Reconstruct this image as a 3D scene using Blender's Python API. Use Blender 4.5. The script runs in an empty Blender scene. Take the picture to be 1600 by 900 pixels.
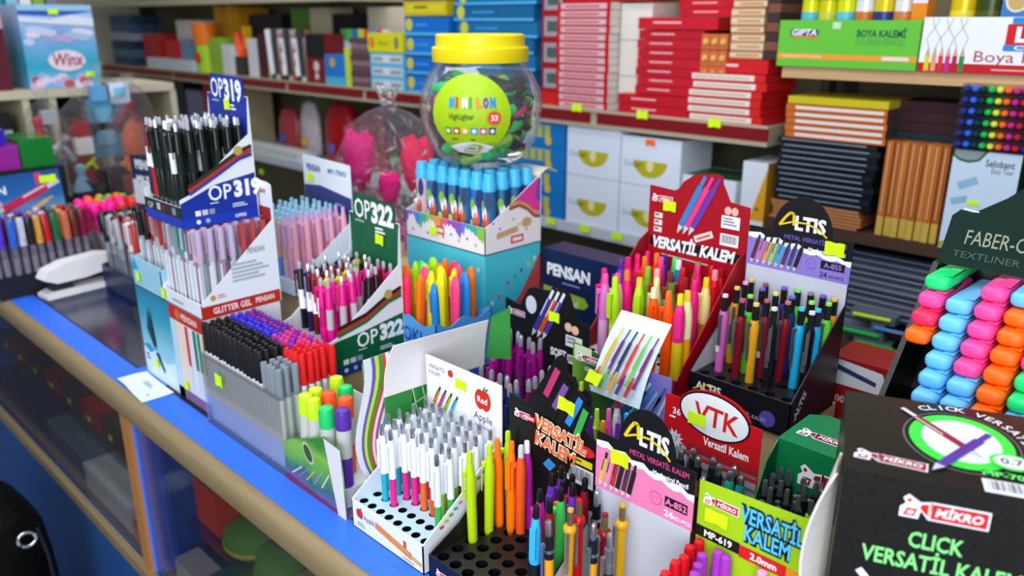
import bpy, math, random
from mathutils import Matrix, Vector
random.seed(7)
SC = bpy.context.scene
COL = SC.collection
# ---------------------------------------------------------------- camera
H = 0.92                                   # counter top height
F_PX = 1270.0
TH = math.atan(420 / F_PX)
AZ = math.atan(1360 / (F_PX / math.cos(TH)))
EYE = Vector((0, 0, H + 0.66))
FWD = Vector((-math.cos(AZ) * math.cos(TH), math.sin(AZ) * math.cos(TH), -math.sin(TH)))
RGT = Vector((math.sin(AZ), math.cos(AZ), 0))
UPV = RGT.cross(FWD)
cam_d = bpy.data.cameras.new('camera')
cam = bpy.data.objects.new('camera', cam_d)
COL.objects.link(cam)
cam.matrix_world = Matrix(((RGT.x, UPV.x, -FWD.x, EYE.x), (RGT.y, UPV.y, -FWD.y, EYE.y), (RGT.z, UPV.z, -FWD.z, EYE.z), (0, 0, 0, 1)))
cam_d.sensor_width = 36
cam_d.lens = 36 * F_PX / 1600
cam_d.clip_start = .02
cam_d.dof.use_dof = True
cam_d.dof.focus_distance = 0.98
cam_d.dof.aperture_fstop = 3.9
SC.camera = cam
# ---------------------------------------------------------------- light
SC.view_settings.view_transform = 'Standard'
SC.view_settings.look = 'None'
SC.view_settings.gamma = 1
SC.view_settings.use_curve_mapping = False
SC.view_settings.exposure = -0.28
w = bpy.data.worlds.new('daylight')
SC.world = w
w.use_nodes = True
w.node_tree.nodes['Background'].inputs[0].default_value = (.80, .90, 1.0, 1)
w.node_tree.nodes['Background'].inputs[1].default_value = 0.5
def area(name, loc, sx, sy, power, rot=(0, 0, 0), col=(.95, .98, 1.0)):
    d = bpy.data.lights.new(name, 'AREA')
    d.shape = 'RECTANGLE'; d.size = sx; d.size_y = sy; d.energy = power; d.color = col
    o = bpy.data.objects.new(name, d); COL.objects.link(o)
    o.location = loc; o.rotation_euler = rot
    return o
area('ceiling_light', (-1.3, .35, 2.72), 2.6, .35, 27)
area('ceiling_light', (-.2, -.5, 2.72), 1.6, .5, 23)
area('ceiling_light', (-2.2, 1.35, 2.72), 3.0, .25, 24)
area('front_fill_light', (.9, -1.6, 1.75), 2.2, 1.8, 88, (math.radians(80), 0, math.radians(32)), (.92, .97, 1.0))  # unseen fill added on the customer side to brighten fronts and counter interior
# ---------------------------------------------------------------- materials
_M = {}
def lin(h):
    h = h.lstrip('#')
    c = [int(h[i:i + 2], 16) / 255 for i in (0, 2, 4)]
    return [x / 12.92 if x <= .04045 else ((x + .055) / 1.055) ** 2.4 for x in c]
def M(hexs, rough=.45, metal=0., trans=0., noise=0., coat=0., alpha=1.):
    k = (hexs, rough, metal, trans, noise, coat, alpha)
    if k in _M: return _M[k]
    m = bpy.data.materials.new('paint_' + hexs.strip('#'))
    m.use_nodes = True
    nt = m.node_tree; b = nt.nodes['Principled BSDF']
    c = lin(hexs) + [1]
    b.inputs['Base Color'].default_value = c
    b.inputs['Roughness'].default_value = rough
    b.inputs['Metallic'].default_value = metal
    b.inputs['Transmission Weight'].default_value = trans
    b.inputs['Coat Weight'].default_value = coat
    b.inputs['Alpha'].default_value = alpha
    b.inputs['Specular IOR Level'].default_value = .36 if rough < .58 else .12
    if noise:
        n = nt.nodes.new('ShaderNodeTexNoise'); n.inputs['Scale'].default_value = 40; n.inputs['Detail'].default_value = 4
        r = nt.nodes.new('ShaderNodeValToRGB')
        r.color_ramp.elements[0].position = .3; r.color_ramp.elements[1].position = .7
        r.color_ramp.elements[0].color = [x * (1 - noise) for x in c[:3]] + [1]
        r.color_ramp.elements[1].color = [min(1, x * (1 + noise)) for x in c[:3]] + [1]
        nt.links.new(n.outputs['Fac'], r.inputs[0]); nt.links.new(r.outputs[0], b.inputs['Base Color'])
    _M[k] = m
    return m
def clear(name, tint, opacity, rough=.05, bump=0., gloss=.16, scale=30):
    """thin clear sheet: straight-through plus a glossy film"""
    m = bpy.data.materials.new(name); m.use_nodes = True
    nt = m.node_tree; nt.nodes.clear()
    o = nt.nodes.new('ShaderNodeOutputMaterial')
    t = nt.nodes.new('ShaderNodeBsdfTransparent'); g = nt.nodes.new('ShaderNodeBsdfGlossy'); d = nt.nodes.new('ShaderNodeBsdfDiffuse')
    c = lin(tint) + [1]
    d.inputs[0].default_value = c; g.inputs['Roughness'].default_value = rough
    m1 = nt.nodes.new('ShaderNodeMixShader'); m1.inputs[0].default_value = opacity
    nt.links.new(t.outputs[0], m1.inputs[1]); nt.links.new(d.outputs[0], m1.inputs[2])
    fr = nt.nodes.new('ShaderNodeFresnel'); fr.inputs[0].default_value = 1.45
    mu = nt.nodes.new('ShaderNodeMath'); mu.operation = 'MULTIPLY_ADD'; mu.inputs[1].default_value = .55; mu.inputs[2].default_value = gloss * .25
    nt.links.new(fr.outputs[0], mu.inputs[0])
    m2 = nt.nodes.new('ShaderNodeMixShader')
    nt.links.new(mu.outputs[0], m2.inputs[0]); nt.links.new(m1.outputs[0], m2.inputs[1]); nt.links.new(g.outputs[0], m2.inputs[2])
    if bump:
        n = nt.nodes.new('ShaderNodeTexNoise'); n.inputs['Scale'].default_value = scale; n.inputs['Detail'].default_value = 3
        b = nt.nodes.new('ShaderNodeBump'); b.inputs['Strength'].default_value = bump; b.inputs['Distance'].default_value = .02
        nt.links.new(n.outputs[0], b.inputs['Height'])
        nt.links.new(b.outputs[0], g.inputs['Normal']); nt.links.new(b.outputs[0], fr.inputs['Normal'])
    nt.links.new(m2.outputs[0], o.inputs[0])
    return m
def ramp_mat(name, stops, axis, scale=1., off=0., rough=.5, warp=0., wscale=6., mode='LINEAR'):
    """bands of print colour running along one object axis"""
    m = bpy.data.materials.new(name); m.use_nodes = True
    nt = m.node_tree; b = nt.nodes['Principled BSDF']; b.inputs['Roughness'].default_value = rough
    tc = nt.nodes.new('ShaderNodeTexCoord'); sp = nt.nodes.new('ShaderNodeSeparateXYZ')
    nt.links.new(tc.outputs['Object'], sp.inputs[0])
    mu = nt.nodes.new('ShaderNodeMath'); mu.operation = 'MULTIPLY_ADD'; mu.inputs[1].default_value = scale; mu.inputs[2].default_value = off
    nt.links.new(sp.outputs['XYZ'.index(axis)], mu.inputs[0])
    src = mu.outputs[0]
    if warp:
        n = nt.nodes.new('ShaderNodeTexNoise'); n.inputs['Scale'].default_value = wscale; n.inputs['Detail'].default_value = 3
        nt.links.new(tc.outputs['Object'], n.inputs[0])
        ma = nt.nodes.new('ShaderNodeMath'); ma.operation = 'MULTIPLY_ADD'; ma.inputs[1].default_value = warp
        nt.links.new(n.outputs[0], ma.inputs[0]); nt.links.new(src, ma.inputs[2]); src = ma.outputs[0]
    r = nt.nodes.new('ShaderNodeValToRGB'); r.color_ramp.interpolation = mode
    el = r.color_ramp.elements
    while len(el) < len(stops): el.new(.5)
    for e, (p, h) in zip(el, stops): e.position = p
    for e, (p, h) in zip(el, stops): e.color = lin(h) + [1]
    nt.links.new(src, r.inputs[0]); nt.links.new(r.outputs[0], b.inputs['Base Color'])
    return m
def wood(name, c1, c2, rough=.45):
    m = bpy.data.materials.new(name); m.use_nodes = True
    nt = m.node_tree; b = nt.nodes['Principled BSDF']; b.inputs['Roughness'].default_value = rough
    tc = nt.nodes.new('ShaderNodeTexCoord'); mp = nt.nodes.new('ShaderNodeMapping'); mp.inputs['Scale'].default_value = (3, 60, 60)
    n = nt.nodes.new('ShaderNodeTexNoise'); n.inputs['Scale'].default_value = 2; n.inputs['Detail'].default_value = 5
    r = nt.nodes.new('ShaderNodeValToRGB'); r.color_ramp.elements[0].color = lin(c1) + [1]; r.color_ramp.elements[1].color = lin(c2) + [1]
    nt.links.new(tc.outputs['Object'], mp.inputs[0]); nt.links.new(mp.outputs[0], n.inputs[0])
    nt.links.new(n.outputs[0], r.inputs[0]); nt.links.new(r.outputs[0], b.inputs['Base Color'])
    return m
WHITE = '#f1f3fb'; BLACK = '#101014'; NEON = '#d6ff1f'
CHROME = ('#b9bdc6', .22, .9)
GLASS = clear('counter_glass', '#0d1520', .04, .16, gloss=.08)
ACRYL = clear('clear_acrylic', '#d4dfe6', .06, .06, gloss=.2)
PETJAR = clear('clear_jar_plastic', '#e8eef2', .05, .05, gloss=.25)
CELLO = clear('cellophane', '#f6eef8', .012, .12, bump=.8, gloss=.06, scale=34)
GLINT = clear('cellophane_glint', '#f4f0fa', .42, .15, gloss=.8)  # whitish film for the painted glints on the wand bag
SLEEVE = clear('clear_sleeve', '#e9edf5', .012, .1, bump=.7, gloss=.05, scale=26)
# ---------------------------------------------------------------- mesh building
def mm(m):
    if isinstance(m, str): return M(m)
    if isinstance(m, tuple): return M(*m)
    return m
_TXT = {}
def text_geo(s, bold, shear):
    k = (s, bold, shear)
    if k in _TXT: return _TXT[k]
    cu = bpy.data.curves.new('lettering', 'FONT')
    cu.body = s; cu.size = 1; cu.offset = bold; cu.shear = shear; cu.resolution_u = 2; cu.fill_mode = 'FRONT'
    o = bpy.data.objects.new('lettering', cu); COL.objects.link(o)
    dg = bpy.context.evaluated_depsgraph_get(); dg.update()
    ev = o.evaluated_get(dg); me = ev.to_mesh()
    vs = [(v.co.x, v.co.y) for v in me.vertices]; fs = [tuple(p.vertices) for p in me.polygons]
    ev.to_mesh_clear()
    bpy.data.objects.remove(o); bpy.data.curves.remove(cu)
    x0 = min(v[0] for v in vs); x1 = max(v[0] for v in vs)
    _TXT[k] = ([((x - x0), y) for x, y in vs], fs, x1 - x0)
    return _TXT[k]
class MB:
    def __init__(s): s.v = []; s.f = []; s.mi = []; s.ms = []; s.T = None
    def m(s, mat):
        mat = mm(mat)
        if mat not in s.ms: s.ms.append(mat)
        return s.ms.index(mat)
    def add(s, vs, fs, mat):
        b = len(s.v); i = s.m(mat)
        for p in vs:
            p = Vector(p)
            s.v.append(s.T @ p if s.T else p)
        for f in fs: s.f.append([b + j for j in f]); s.mi.append(i)
    def box(s, x0, y0, z0, x1, y1, z1, mat):
        s.add([(x0, y0, z0), (x1, y0, z0), (x1, y1, z0), (x0, y1, z0), (x0, y0, z1), (x1, y0, z1), (x1, y1, z1), (x0, y1, z1)],
              [(3, 2, 1, 0), (4, 5, 6, 7), (0, 1, 5, 4), (1, 2, 6, 5), (2, 3, 7, 6), (3, 0, 4, 7)], mat)
    def poly(s, pts, mat): s.add(pts, [tuple(range(len(pts)))], mat)
    def prism(s, pts, fn, t0, t1, mat):
        n = len(pts)
        s.add([fn(a, b, t0) for a, b in pts] + [fn(a, b, t1) for a, b in pts],
              [tuple(range(n - 1, -1, -1)), tuple(range(n, 2 * n))] + [(i, (i + 1) % n, n + (i + 1) % n, n + i) for i in range(n)], mat)
    def lathe(s, prof, mat, seg=10, c=(0, 0, 0), sx=1., sy=1.):
        """prof: list of (r,z)"""
        vs = []; fs = []
        for r, z in prof:
            for k in range(seg):
                a = 2 * math.pi * k / seg
                vs.append((c[0] + r * sx * math.cos(a), c[1] + r * sy * math.sin(a), c[2] + z))
        for i in range(len(prof) - 1):
            for k in range(seg):
                k2 = (k + 1) % seg
                fs.append((i * seg + k, i * seg + k2, (i + 1) * seg + k2, (i + 1) * seg + k))
        fs.append(tuple(range(seg - 1, -1, -1))); fs.append(tuple((len(prof) - 1) * seg + k for k in range(seg)))
        s.add(vs, fs, mat)
    def tube(s, pts, r, mat, seg=8):
        pts = [Vector(p) for p in pts]; vs = []; fs = []
        for i, p in enumerate(pts):
            d = (pts[min(i + 1, len(pts) - 1)] - pts[max(i - 1, 0)]).normalized()
            a = d.orthogonal().normalized(); b = d.cross(a)
            rr = r[i] if isinstance(r, (list, tuple)) else r
            for k in range(seg):
                t = 2 * math.pi * k / seg
                vs.append(p + a * rr * math.cos(t) + b * rr * math.sin(t))
        for i in range(len(pts) - 1):
            for k in range(seg):
                k2 = (k + 1) % seg
                fs.append((i * seg + k, i * seg + k2, (i + 1) * seg + k2, (i + 1) * seg + k))
        fs.append(tuple(range(seg))); fs.append(tuple((len(pts) - 1) * seg + k for k in range(seg)))
        s.add(vs, fs, mat)
    def mesh(s, name, smooth=True):
        me = bpy.data.meshes.new(name)
        me.from_pydata([tuple(p) for p in s.v], [], s.f)
        for m in s.ms: me.materials.append(m)
        me.polygons.foreach_set('material_index', s.mi)
        if smooth:
            me.polygons.foreach_set('use_smooth', [True] * len(s.f))
            me.set_sharp_from_angle(angle=math.radians(38))
        me.update()
        return me
    def build(s, name, parent=None, loc=None, smooth=True):
        o = bpy.data.objects.new(name, s.mesh(name, smooth)); COL.objects.link(o)
        if parent is not None: o.parent = parent
        if loc: o.location = loc
        return o
class Print:
    """flat print on a face: origin, u and v directions; layers sit .25 mm apart"""
    def __init__(s, mb, O, u, v, e=.00025):
        s.mb = mb; s.O = Vector(O); s.u = Vector(u).normalized(); s.v = Vector(v).normalized(); s.n = s.u.cross(s.v); s.e = e
    def P(s, x, y, l): return s.O + s.u * x + s.v * y + s.n * (l * s.e)
    def poly(s, pts, mat, l=1): s.mb.poly([s.P(x, y, l) for x, y in pts], mat)
    def rect(s, x0, y0, x1, y1, mat, l=1): s.poly([(x0, y0), (x1, y0), (x1, y1), (x0, y1)], mat, l)
    def ell(s, cx, cy, rx, ry, mat, l=1, n=24, rot=0.):
        c, d = math.cos(rot), math.sin(rot)
        s.poly([(cx + rx * math.cos(t) * c - ry * math.sin(t) * d, cy + rx * math.cos(t) * d + ry * math.sin(t) * c) for t in [2 * math.pi * k / n for k in range(n)]], mat, l)
    def bar(s, x0, y0, x1, y1, w, mat, l=1):
        d = Vector((x1 - x0, y1 - y0)); q = Vector((-d.y, d.x)).normalized() * w / 2
        s.poly([(x0 - q.x, y0 - q.y), (x1 - q.x, y1 - q.y), (x1 + q.x, y1 + q.y), (x0 + q.x, y0 + q.y)], mat, l)
    def strip(s, pts, w, mat, l=1):
        for a, b in zip(pts, pts[1:]): s.bar(a[0], a[1], b[0], b[1], w, mat, l)
    def text(s, t, x, y, h, mat, l=2, bold=.0, shear=0., w=None, rot=0., align='L'):
        vs, fs, tw = text_geo(t, bold, shear)
        k = h / .72; kx = k if w is None else w / tw
        dx = {'L': 0, 'C': -tw * kx / 2, 'R': -tw * kx}[align]
        c, d = math.cos(rot), math.sin(rot)
        out = []
        for a, b in vs:
            a = a * kx + dx; b = b * k
            out.append(s.P(x + a * c - b * d, y + a * d + b * c, l))
        s.mb.add(out, fs, mat)
    def lines(s, x0, y0, x1, y1, n, mat, l=2):
        """fine print too small to read"""
        h = (y1 - y0) / n
        for i in range(n):
            r = .62 + .38 * ((i * 37) % 11) / 10
            s.rect(x0, y1 - i * h - h * .55, x0 + (x1 - x0) * r, y1 - i * h, mat, l)
    def barcode(s, x0, y0, x1, y1, l=2):
        s.rect(x0, y0, x1, y1, WHITE, l)
        n = 22; w = (x1 - x0) * .86 / n; q = x0 + (x1 - x0) * .07
        for i in range(n):
            s.rect(q + i * w, y0 + (y1 - y0) * .22, q + i * w + w * (.25 + .5 * ((i * 7) % 5) / 5), y1 - (y1 - y0) * .1, '#222222', l + 1)
    def mikro(s, x, y, wd, l=2, red='#d3182a', rot=0.):
        """pencil-figure emblem and red name plate"""
        h = wd * .24; c, d = math.cos(rot), math.sin(rot)
        R = lambda pts: [(x + (a * wd) * c - (b * wd) * d, y + (a * wd) * d + (b * wd) * c) for a, b in pts]
        s.poly(R([(.33, -.13), (1.0, -.13), (1.0, .13), (.33, .13)]), WHITE, l)
        s.poly(R([(.355, -.105), (.975, -.105), (.975, .105), (.355, .105)]), red, l + 1)
        s.poly(R([(.0, -.14), (.22, -.14), (.24, -.02), (.34, -.14), (.36, .13), (.22, .10), (.08, .19), (.02, .13), (.06, .06), (.0, .0)]), WHITE, l)
        s.poly(R([(.04, -.11), (.17, -.11), (.2, .0), (.08, -.0)]), red, l + 1)
        s.poly(R([(.22, .02), (.32, -.08), (.32, .09), (.24, .075)]), red, l + 1)
        s.poly(R([(.065, .10), (.1, .07), (.125, .11), (.09, .145)]), red, l + 1)
        s.poly(R([(.08, -.08), (.15, -.08), (.165, -.03), (.1, -.03)]), WHITE, l + 2)
        t = R([(.40, -.055)])[0]
        s.text('MİKRO', t[0], t[1], wd * .115, WHITE, l + 2, bold=.03, shear=.18, w=wd * .53, rot=rot)
    def pen(s, x0, y0, x1, y1, w, col, l=2, head='#33343c'):
        """drawing of a pen from tip (x0,y0) to button (x1,y1)"""
        f = lambda t: (x0 + (x1 - x0) * t, y0 + (y1 - y0) * t)
        a, b, cc, e = f(.0), f(.14), f(.82), f(1)
        d = Vector((x1 - x0, y1 - y0)); q = Vector((-d.y, d.x)).normalized() * w / 2
        s.poly([a, (b[0] - q.x, b[1] - q.y), (b[0] + q.x, b[1] + q.y)], '#c9ccd4', l)
        s.bar(*b, *cc, w, col, l)
        s.bar(*cc, *e, w * .6, head, l)
        g, h2 = f(.45), f(.8)
        s.bar(g[0] + q.x * .5, g[1] + q.y * .5, h2[0] + q.x * .5, h2[1] + q.y * .5, w * .22, head, l + 1)
def empty(name, loc=(0, 0, 0), rz=0., rot=None):
    o = bpy.data.objects.new(name, None); COL.objects.link(o)
    o.location = loc; o.rotation_euler = rot if rot else (0, 0, rz)
    o.empty_display_size = .01
    return o
def tag(o, label, cat, group=None):
    o['label'] = label; o['category'] = cat
    if group: o['group'] = group
    return o
def struct(o): o['kind'] = 'structure'; return o
ORD = ['first', 'second', 'third', 'fourth', 'fifth', 'sixth', 'seventh', 'eighth', 'ninth', 'tenth', 'eleventh', 'twelfth', 'thirteenth', 'fourteenth', 'fifteenth', 'sixteenth', 'seventeenth', 'eighteenth', 'nineteenth', 'twentieth']
def ray(px, py): return FWD + RGT * ((px - 800) / F_PX) - UPV * ((py - 450) / F_PX)
def on_y(px, py, Y): d = ray(px, py); return EYE + d * (Y / d.y)
def on_x(px, py, X): d = ray(px, py); return EYE + d * (X / d.x)
def on_z(px, py, Z): d = ray(px, py); return EYE + d * ((Z - EYE.z) / d.z)
def sticker(parent, O, u, v, x, y, w_=.022, h_=.014, rot=0.):
    """neon price sticker, corners a little curled"""
    mb = MB(); O = Vector(O); u = Vector(u).normalized(); v = Vector(v).normalized(); n = u.cross(v)
    c, d = math.cos(rot), math.sin(rot); vs = []; fs = []
    for j in range(3):
        for i in range(5):
            a = (i / 4 - .5) * w_; b = (j / 2 - .5) * h_ * (.86 if i in (2,) else 1)
            lift = .0016 + .0012 * (abs(i - 2) / 2) ** 2
            vs.append(O + u * (x + a * c - b * d) + v * (y + a * d + b * c) + n * lift)
    for j in range(2):
        for i in range(4): fs.append((j * 5 + i, j * 5 + i + 1, j * 5 + i + 6, j * 5 + i + 5))
    mb.add(vs, fs, (NEON, .6))
    return mb.build('price_sticker', parent)
# ================================================================ room and counter
BLUE = ('#2f6ff0', .42); TRIM = wood('trim_wood', '#7d6a4c', '#9c8866'); POSTW = wood('post_wood', '#a8703c', '#bd8450'); SHELFWOOD = wood('beech_wood', '#c79a6c', '#deb88a')
def slab(name, x0, y0, z0, x1, y1, z1, mat):
    mb = MB(); mb.box(x0, y0, z0, x1, y1, z1, mat); return struct(mb.build(name))
slab('floor', -5.4, -2.2, -.05, 1.4, 2.32, 0, ('#3b4048', .5, 0, 0, .15))
slab('wall_back', -5.4, 2.2, 0, 1.4, 2.3, 2.75, ('#8d8668', .8))
slab('wall_left', -5.4, -1.2, 0, -5.3, 2.2, 2.75, ('#b9b6a6', .8))
slab('ceiling', -5.4, -2.2, 2.75, 1.4, 2.32, 2.8, ('#e6e8ec', .9))
CX0, CX1, CY0, CY1 = -2.95, .35, .484, 1.36
ctr = tag(empty('display_counter', (0, 0, 0)), 'long blue shop counter with brown wooden edge and glazed front', 'counter')
mb = MB()                                           # blue laminate top with glazed openings
gx = [(-2.8, -1.575), (-1.455, -.05)]
gy0, gy1 = .536, 1.26
mb.box(CX0, CY0, H - .03, CX1, gy0, H, BLUE); mb.box(CX0, gy1, H - .03, CX1, CY1, H, BLUE)
for a, b in ((CX0, gx[0][0]), (gx[0][1], gx[1][0]), (gx[1][1], CX1)): mb.box(a, gy0, H - .03, b, gy1, H, BLUE)
mb.build('top_border', ctr)
for a, b in gx:
    mb = MB(); mb.box(a, gy0, H - .008, b, gy1, H - .001, GLASS); mb.build('top_glass', ctr)
    mb = MB()
    for q in ((a, gy0, b, gy0 + .004), (a, gy1 - .004, b, gy1), (a, gy0, a + .004, gy1), (b - .004, gy0, b, gy1)):
        mb.box(q[0], q[1], H - .001, q[2], q[3], H + .0006, '#1a2233')
    mb.build('glass_seal', ctr)
mb = MB(); pr = [(.484, H - .052), (.484, H - .001), (.477, H), (.468, H - .005), (.464, H - .014), (.464, H - .042), (.468, H - .05)]
mb.prism(pr, lambda a, b, t: (t, a, b), CX0, CX1, TRIM); mb.build('edge_trim', ctr)
for x in (-2.9, -1.54, -.2):
    mb = MB(); mb.box(x, .478, .0, x + .035, .486, H - .052, POSTW); p = mb.build('post', ctr)
    mb = MB(); mb.box(x + .004, .486, .0, x + .036, .53, H - .03, ('#5b7ff0', .4)); mb.build('post_lining', p)
mb = MB(); mb.box(CX0, .470, .478, CX1, .486, .502, TRIM); mb.build('lower_rail', ctr)
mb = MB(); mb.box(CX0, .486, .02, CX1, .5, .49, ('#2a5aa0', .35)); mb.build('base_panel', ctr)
for a, b in ((-2.865, -1.54), (-1.505, -.2)):
    mb = MB(); mb.box(a, .49, .502, b, .494, H - .052, GLASS); mb.build('front_glass', ctr)
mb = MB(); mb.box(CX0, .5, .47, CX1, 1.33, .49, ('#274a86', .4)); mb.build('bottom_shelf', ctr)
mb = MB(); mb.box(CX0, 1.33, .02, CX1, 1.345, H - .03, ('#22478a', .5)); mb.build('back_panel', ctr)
for a in (CX0, CX1 - .016):
    mb = MB(); mb.box(a, .5, .02, a + .016, 1.33, H - .03, BLUE); mb.build('end_panel', ctr)
mb = MB(); mb.box(-1.50, .53, .49, -1.485, 1.33, H - .03, ('#2f5fc0', .4)); mb.build('partition', ctr)
for a, b in ((-2.92, -1.505), (-1.48, -.15)):
    mb = MB(); mb.box(a, .55, .600, b, 1.32, .606, GLASS); mb.build('glass_shelf', ctr)
# ---------------------------------------------------------------- pens
_K = {}
def clipbox(mb, r, z0, z1, wd, mat, out=.0032):
    """pocket clip on the -y side, joined to the barrel at its top"""
    mb.prism([(-r - out, z0), (-r - out + .0012, z0 - .001), (-r - out + .0012, z1 - .006), (-r + .001, z1 - .004), (-r + .001, z1), (-r - out, z1)],
             lambda a, b, t: (t, a, b), -wd / 2, wd / 2, mat)
def K(kind, *c, fat=1.):
    k = (kind, fat) + c
    if k in _K: return _K[k]
    out = []
    def part(name, segs, seg=10, clip=None, extra=None):
        mb = MB()
        for mat, prof in segs: mb.lathe(prof, mat, seg)
        if clip: clipbox(mb, *clip)
        if extra: extra(mb)
        out.append((name, mb.mesh(name)))
    def clip(r, z0, z1, wd, mat, out_=.0032):
        mb = MB(); clipbox(mb, r, z0, z1, wd, mat, out_); out.append(('clip', mb.mesh('clip')))
    if kind == 'two_tone':                          # coloured lower barrel, white upper, chrome button
        part('barrel', [(c[0], [(.0012, 0), (.0022, .008), (.0046, .022), (.0046, .074)]), ((WHITE, .3), [(.0049, .074), (.0051, .095), (.0048, .124), (.0036, .131)])])
        clip(.005, .085, .126, .0052, (WHITE, .3))
        part('button', [(CHROME, [(.0031, .131), (.0031, .143), (.0024, .146)])], 8)
    elif kind == 'neon':                            # one-colour chunky click pencil
        lo = c[1] if len(c) > 1 else c[0]
        part('barrel', [((lo, .35), [(.0015, 0), (.0028, .007), (.0056, .022), (.0058, .070), (.0056, .076)]), ((c[0], .35), [(.0058, .076), (.0062, .105), (.0056, .118), (.0036, .133)])], 12)
        clip(.006, .085, .124, .0062, (c[0], .35))
        part('button', [((c[2] if len(c) > 2 else c[0], .35), [(.0034, .131), (.0033, .146), (.0027, .149)])], 8)
    elif kind == 'metal':                           # collar shaped barrel, dark head tube, coloured eraser disc
        part('barrel', [(CHROME, [(.0009, 0), (.0018, .008), (.0032, .016)]), ((c[0], .28), [(.0040, .016), (.0047, .022), (.0049, .095), (.0055, .112), (.0042, .121)])], 10,
             extra=lambda m_: m_.box(-.0035, -.0052, .058, .0005, -.0047, .088, (c[2] if len(c) > 2 else '#3c3d47', .4)))
        clip(.005, .070, .117, .0036, (c[3] if len(c) > 3 else '#8f929b', .25, .8))
        part('button', [(('#35363c', .25, .7), [(.0036, .121), (.0036, .142)]), ((c[1], .5), [(.0032, .142), (.0032, .146)])], 8)
    elif kind == 'chrome_head':                     # coloured barrel under a chrome clip head
        part('barrel', [(CHROME, [(.0009, 0), (.003, .016)]), ((c[0], .25), [(.0044, .016), (.0048, .10)])])
        part('head', [((c[1], .22, .8), [(.0050, .10), (.0052, .118), (.0046, .128)]), (CHROME, [(.0054, .108), (.0054, .112)])])
        clip(.005, .062, .12, .0036, CHROME)
        part('button', [(CHROME, [(.0031, .128), (.0031, .144), (.0022, .1465)])], 8)
    elif kind == 'collar':                          # clip ring collar of the barrel colour below the button
        part('barrel', [(CHROME, [(.0009, 0), (.003, .016)]), ((c[0], .25), [(.0044, .016), (.0048, .118)])])
        part('collar', [((c[0], .25), [(.0052, .118), (.0066, .121), (.0066, .126), (.0045, .129)])])
        clip(.0055, .07, .124, .0034, CHROME)
        part('button', [(('#8a7a55', .3, .6), [(.0032, .129), (.0032, .146)]), ((c[0], .4), [(.003, .146), (.003, .149)])], 8)
    elif kind == 'ball':                            # ball pen, white paper label, silver button
        part('barrel', [(CHROME, [(.0008, 0), (.0026, .014)]), ((c[0], .22), [(.0040, .014), (.0046, .02), (.0046, .128), (.0034, .132)])])
        part('label', [((c[1] if len(c) > 1 else WHITE, .6), [(.00475, .062), (.00475, .096)])])
        clip(.0048, .088, .129, .0042, (c[0], .22))
        part('button', [(('#d7d9e2', .2, .6), [(.0024, .132), (.0026, .142), (.0015, .145)])], 8)
    elif kind == 'gel':                             # capped gel pen
        part('barrel', [((c[1], .15), [(.0042, 0), (.0044, .01), (.0044, .096)])] + ([((c[2], .4), [(.0046, .03), (.0046, .07)])] if len(c) > 2 else []), 8, extra=None if len(c) > 2 else (lambda m_: m_.box(-.0019, -.0052, .012, .0019, -.0042, .084, (WHITE, .4))))
        part('cap', [((c[0], .15), [(.0052, .092), (.0054, .14), (.0044, .147)])], 8)
        clip(.0055, .108, .145, .004, (c[0], .2))
    elif kind == 'pastel':
        part('barrel', [((c[1], .3), [(.0012, 0), (.0044, .016), (.0050, .055)]), ((c[0], .3), [(.0050, .055), (.0053, .115), (.0040, .132)])])
        clip(.0055, .085, .128, .005, (c[2], .3))
        part('button', [((c[2], .3), [(.003, .132), (.0028, .147)])], 8)
    elif kind == 'fineliner':
        part('barrel', [(('#e4e6ea', .35), [(.0036, 0), (.0040, .01), (.0040, .130)])], 6)
        part('cap', [((c[0], .35), [(.0046, .128), (.0047, .172), (.0030, .178)])], 8)
    elif kind == 'fineliner_low':                   # grey capped
        part('barrel', [(('#e8eaee', .35), [(.0036, 0), (.0040, .01), (.0040, .120)])], 6)
        part('cap', [(('#7f8894', .4), [(.0046, .118), (.0046, .164), (.0040, .166)])], 8)
    elif kind == 'highlighter':
        part('barrel', [((c[0], .3), [(.0106, 0), (.0106, .045)]), (('#c3c8c2', .3), [(.0108, .045), (.0108, .09)])], 14)
        part('cap', [((c[0], .4), [(.0112, .088), (.0112, .110), (.0095, .117), (.004, .119)])], 14)
    elif kind == 'flat_marker':                     # broad flat neon marker, rounded end
        part('barrel', [((c[0], .3), [(.009, 0), (.010, .01), (.0105, .06)])], 14)
        out[-1] = ('barrel', (lambda: (lambda m_: (m_.lathe([(.008, 0), (.0102, .008), (.0106, .05)], (c[0], .3), 14, sx=1.0, sy=.62), m_.mesh('barrel'))[1])(MB()))())
        mb = MB(); mb.lathe([(.0106, .05), (.0110, .053), (.0110, .092), (.0100, .105), (.0076, .114), (.004, .119)], (c[0], .28), 14, sx=1., sy=.62); out.append(('cap', mb.mesh('cap')))
        mb = MB(); clipbox(mb, .0066, .070, .104, .005, (c[0], .3), .002); out.append(('clip', mb.mesh('clip')))
    elif kind == 'grip':                            # translucent body, wide grip, silver cone button
        part('barrel', [(CHROME, [(.001, 0), (.003, .014)]), ((c[0], .2, 0, .0), [(.005, .014), (.0062, .03), (.0055, .05), (.0056, .108), (.0046, .122)])], 12,
             extra=lambda m_: m_.box(-.0030, -.0060, .062, .0030, -.0054, .088, '#6a5a74'))
        clip(.0058, .08, .118, .0052, (c[0], .2))
        part('button', [((c[0], .2), [(.0042, .122), (.0036, .130)]), (('#b9b2c4', .2, .4), [(.0034, .130), (.0032, .146), (.0018, .149)])], 8)
    elif kind == 'tiny_top':                        # amber barrel, black collar, chrome ball top
        part('barrel', [((c[0], .2), [(.0012, 0), (.0042, .014), (.0046, .118)])])
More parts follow.
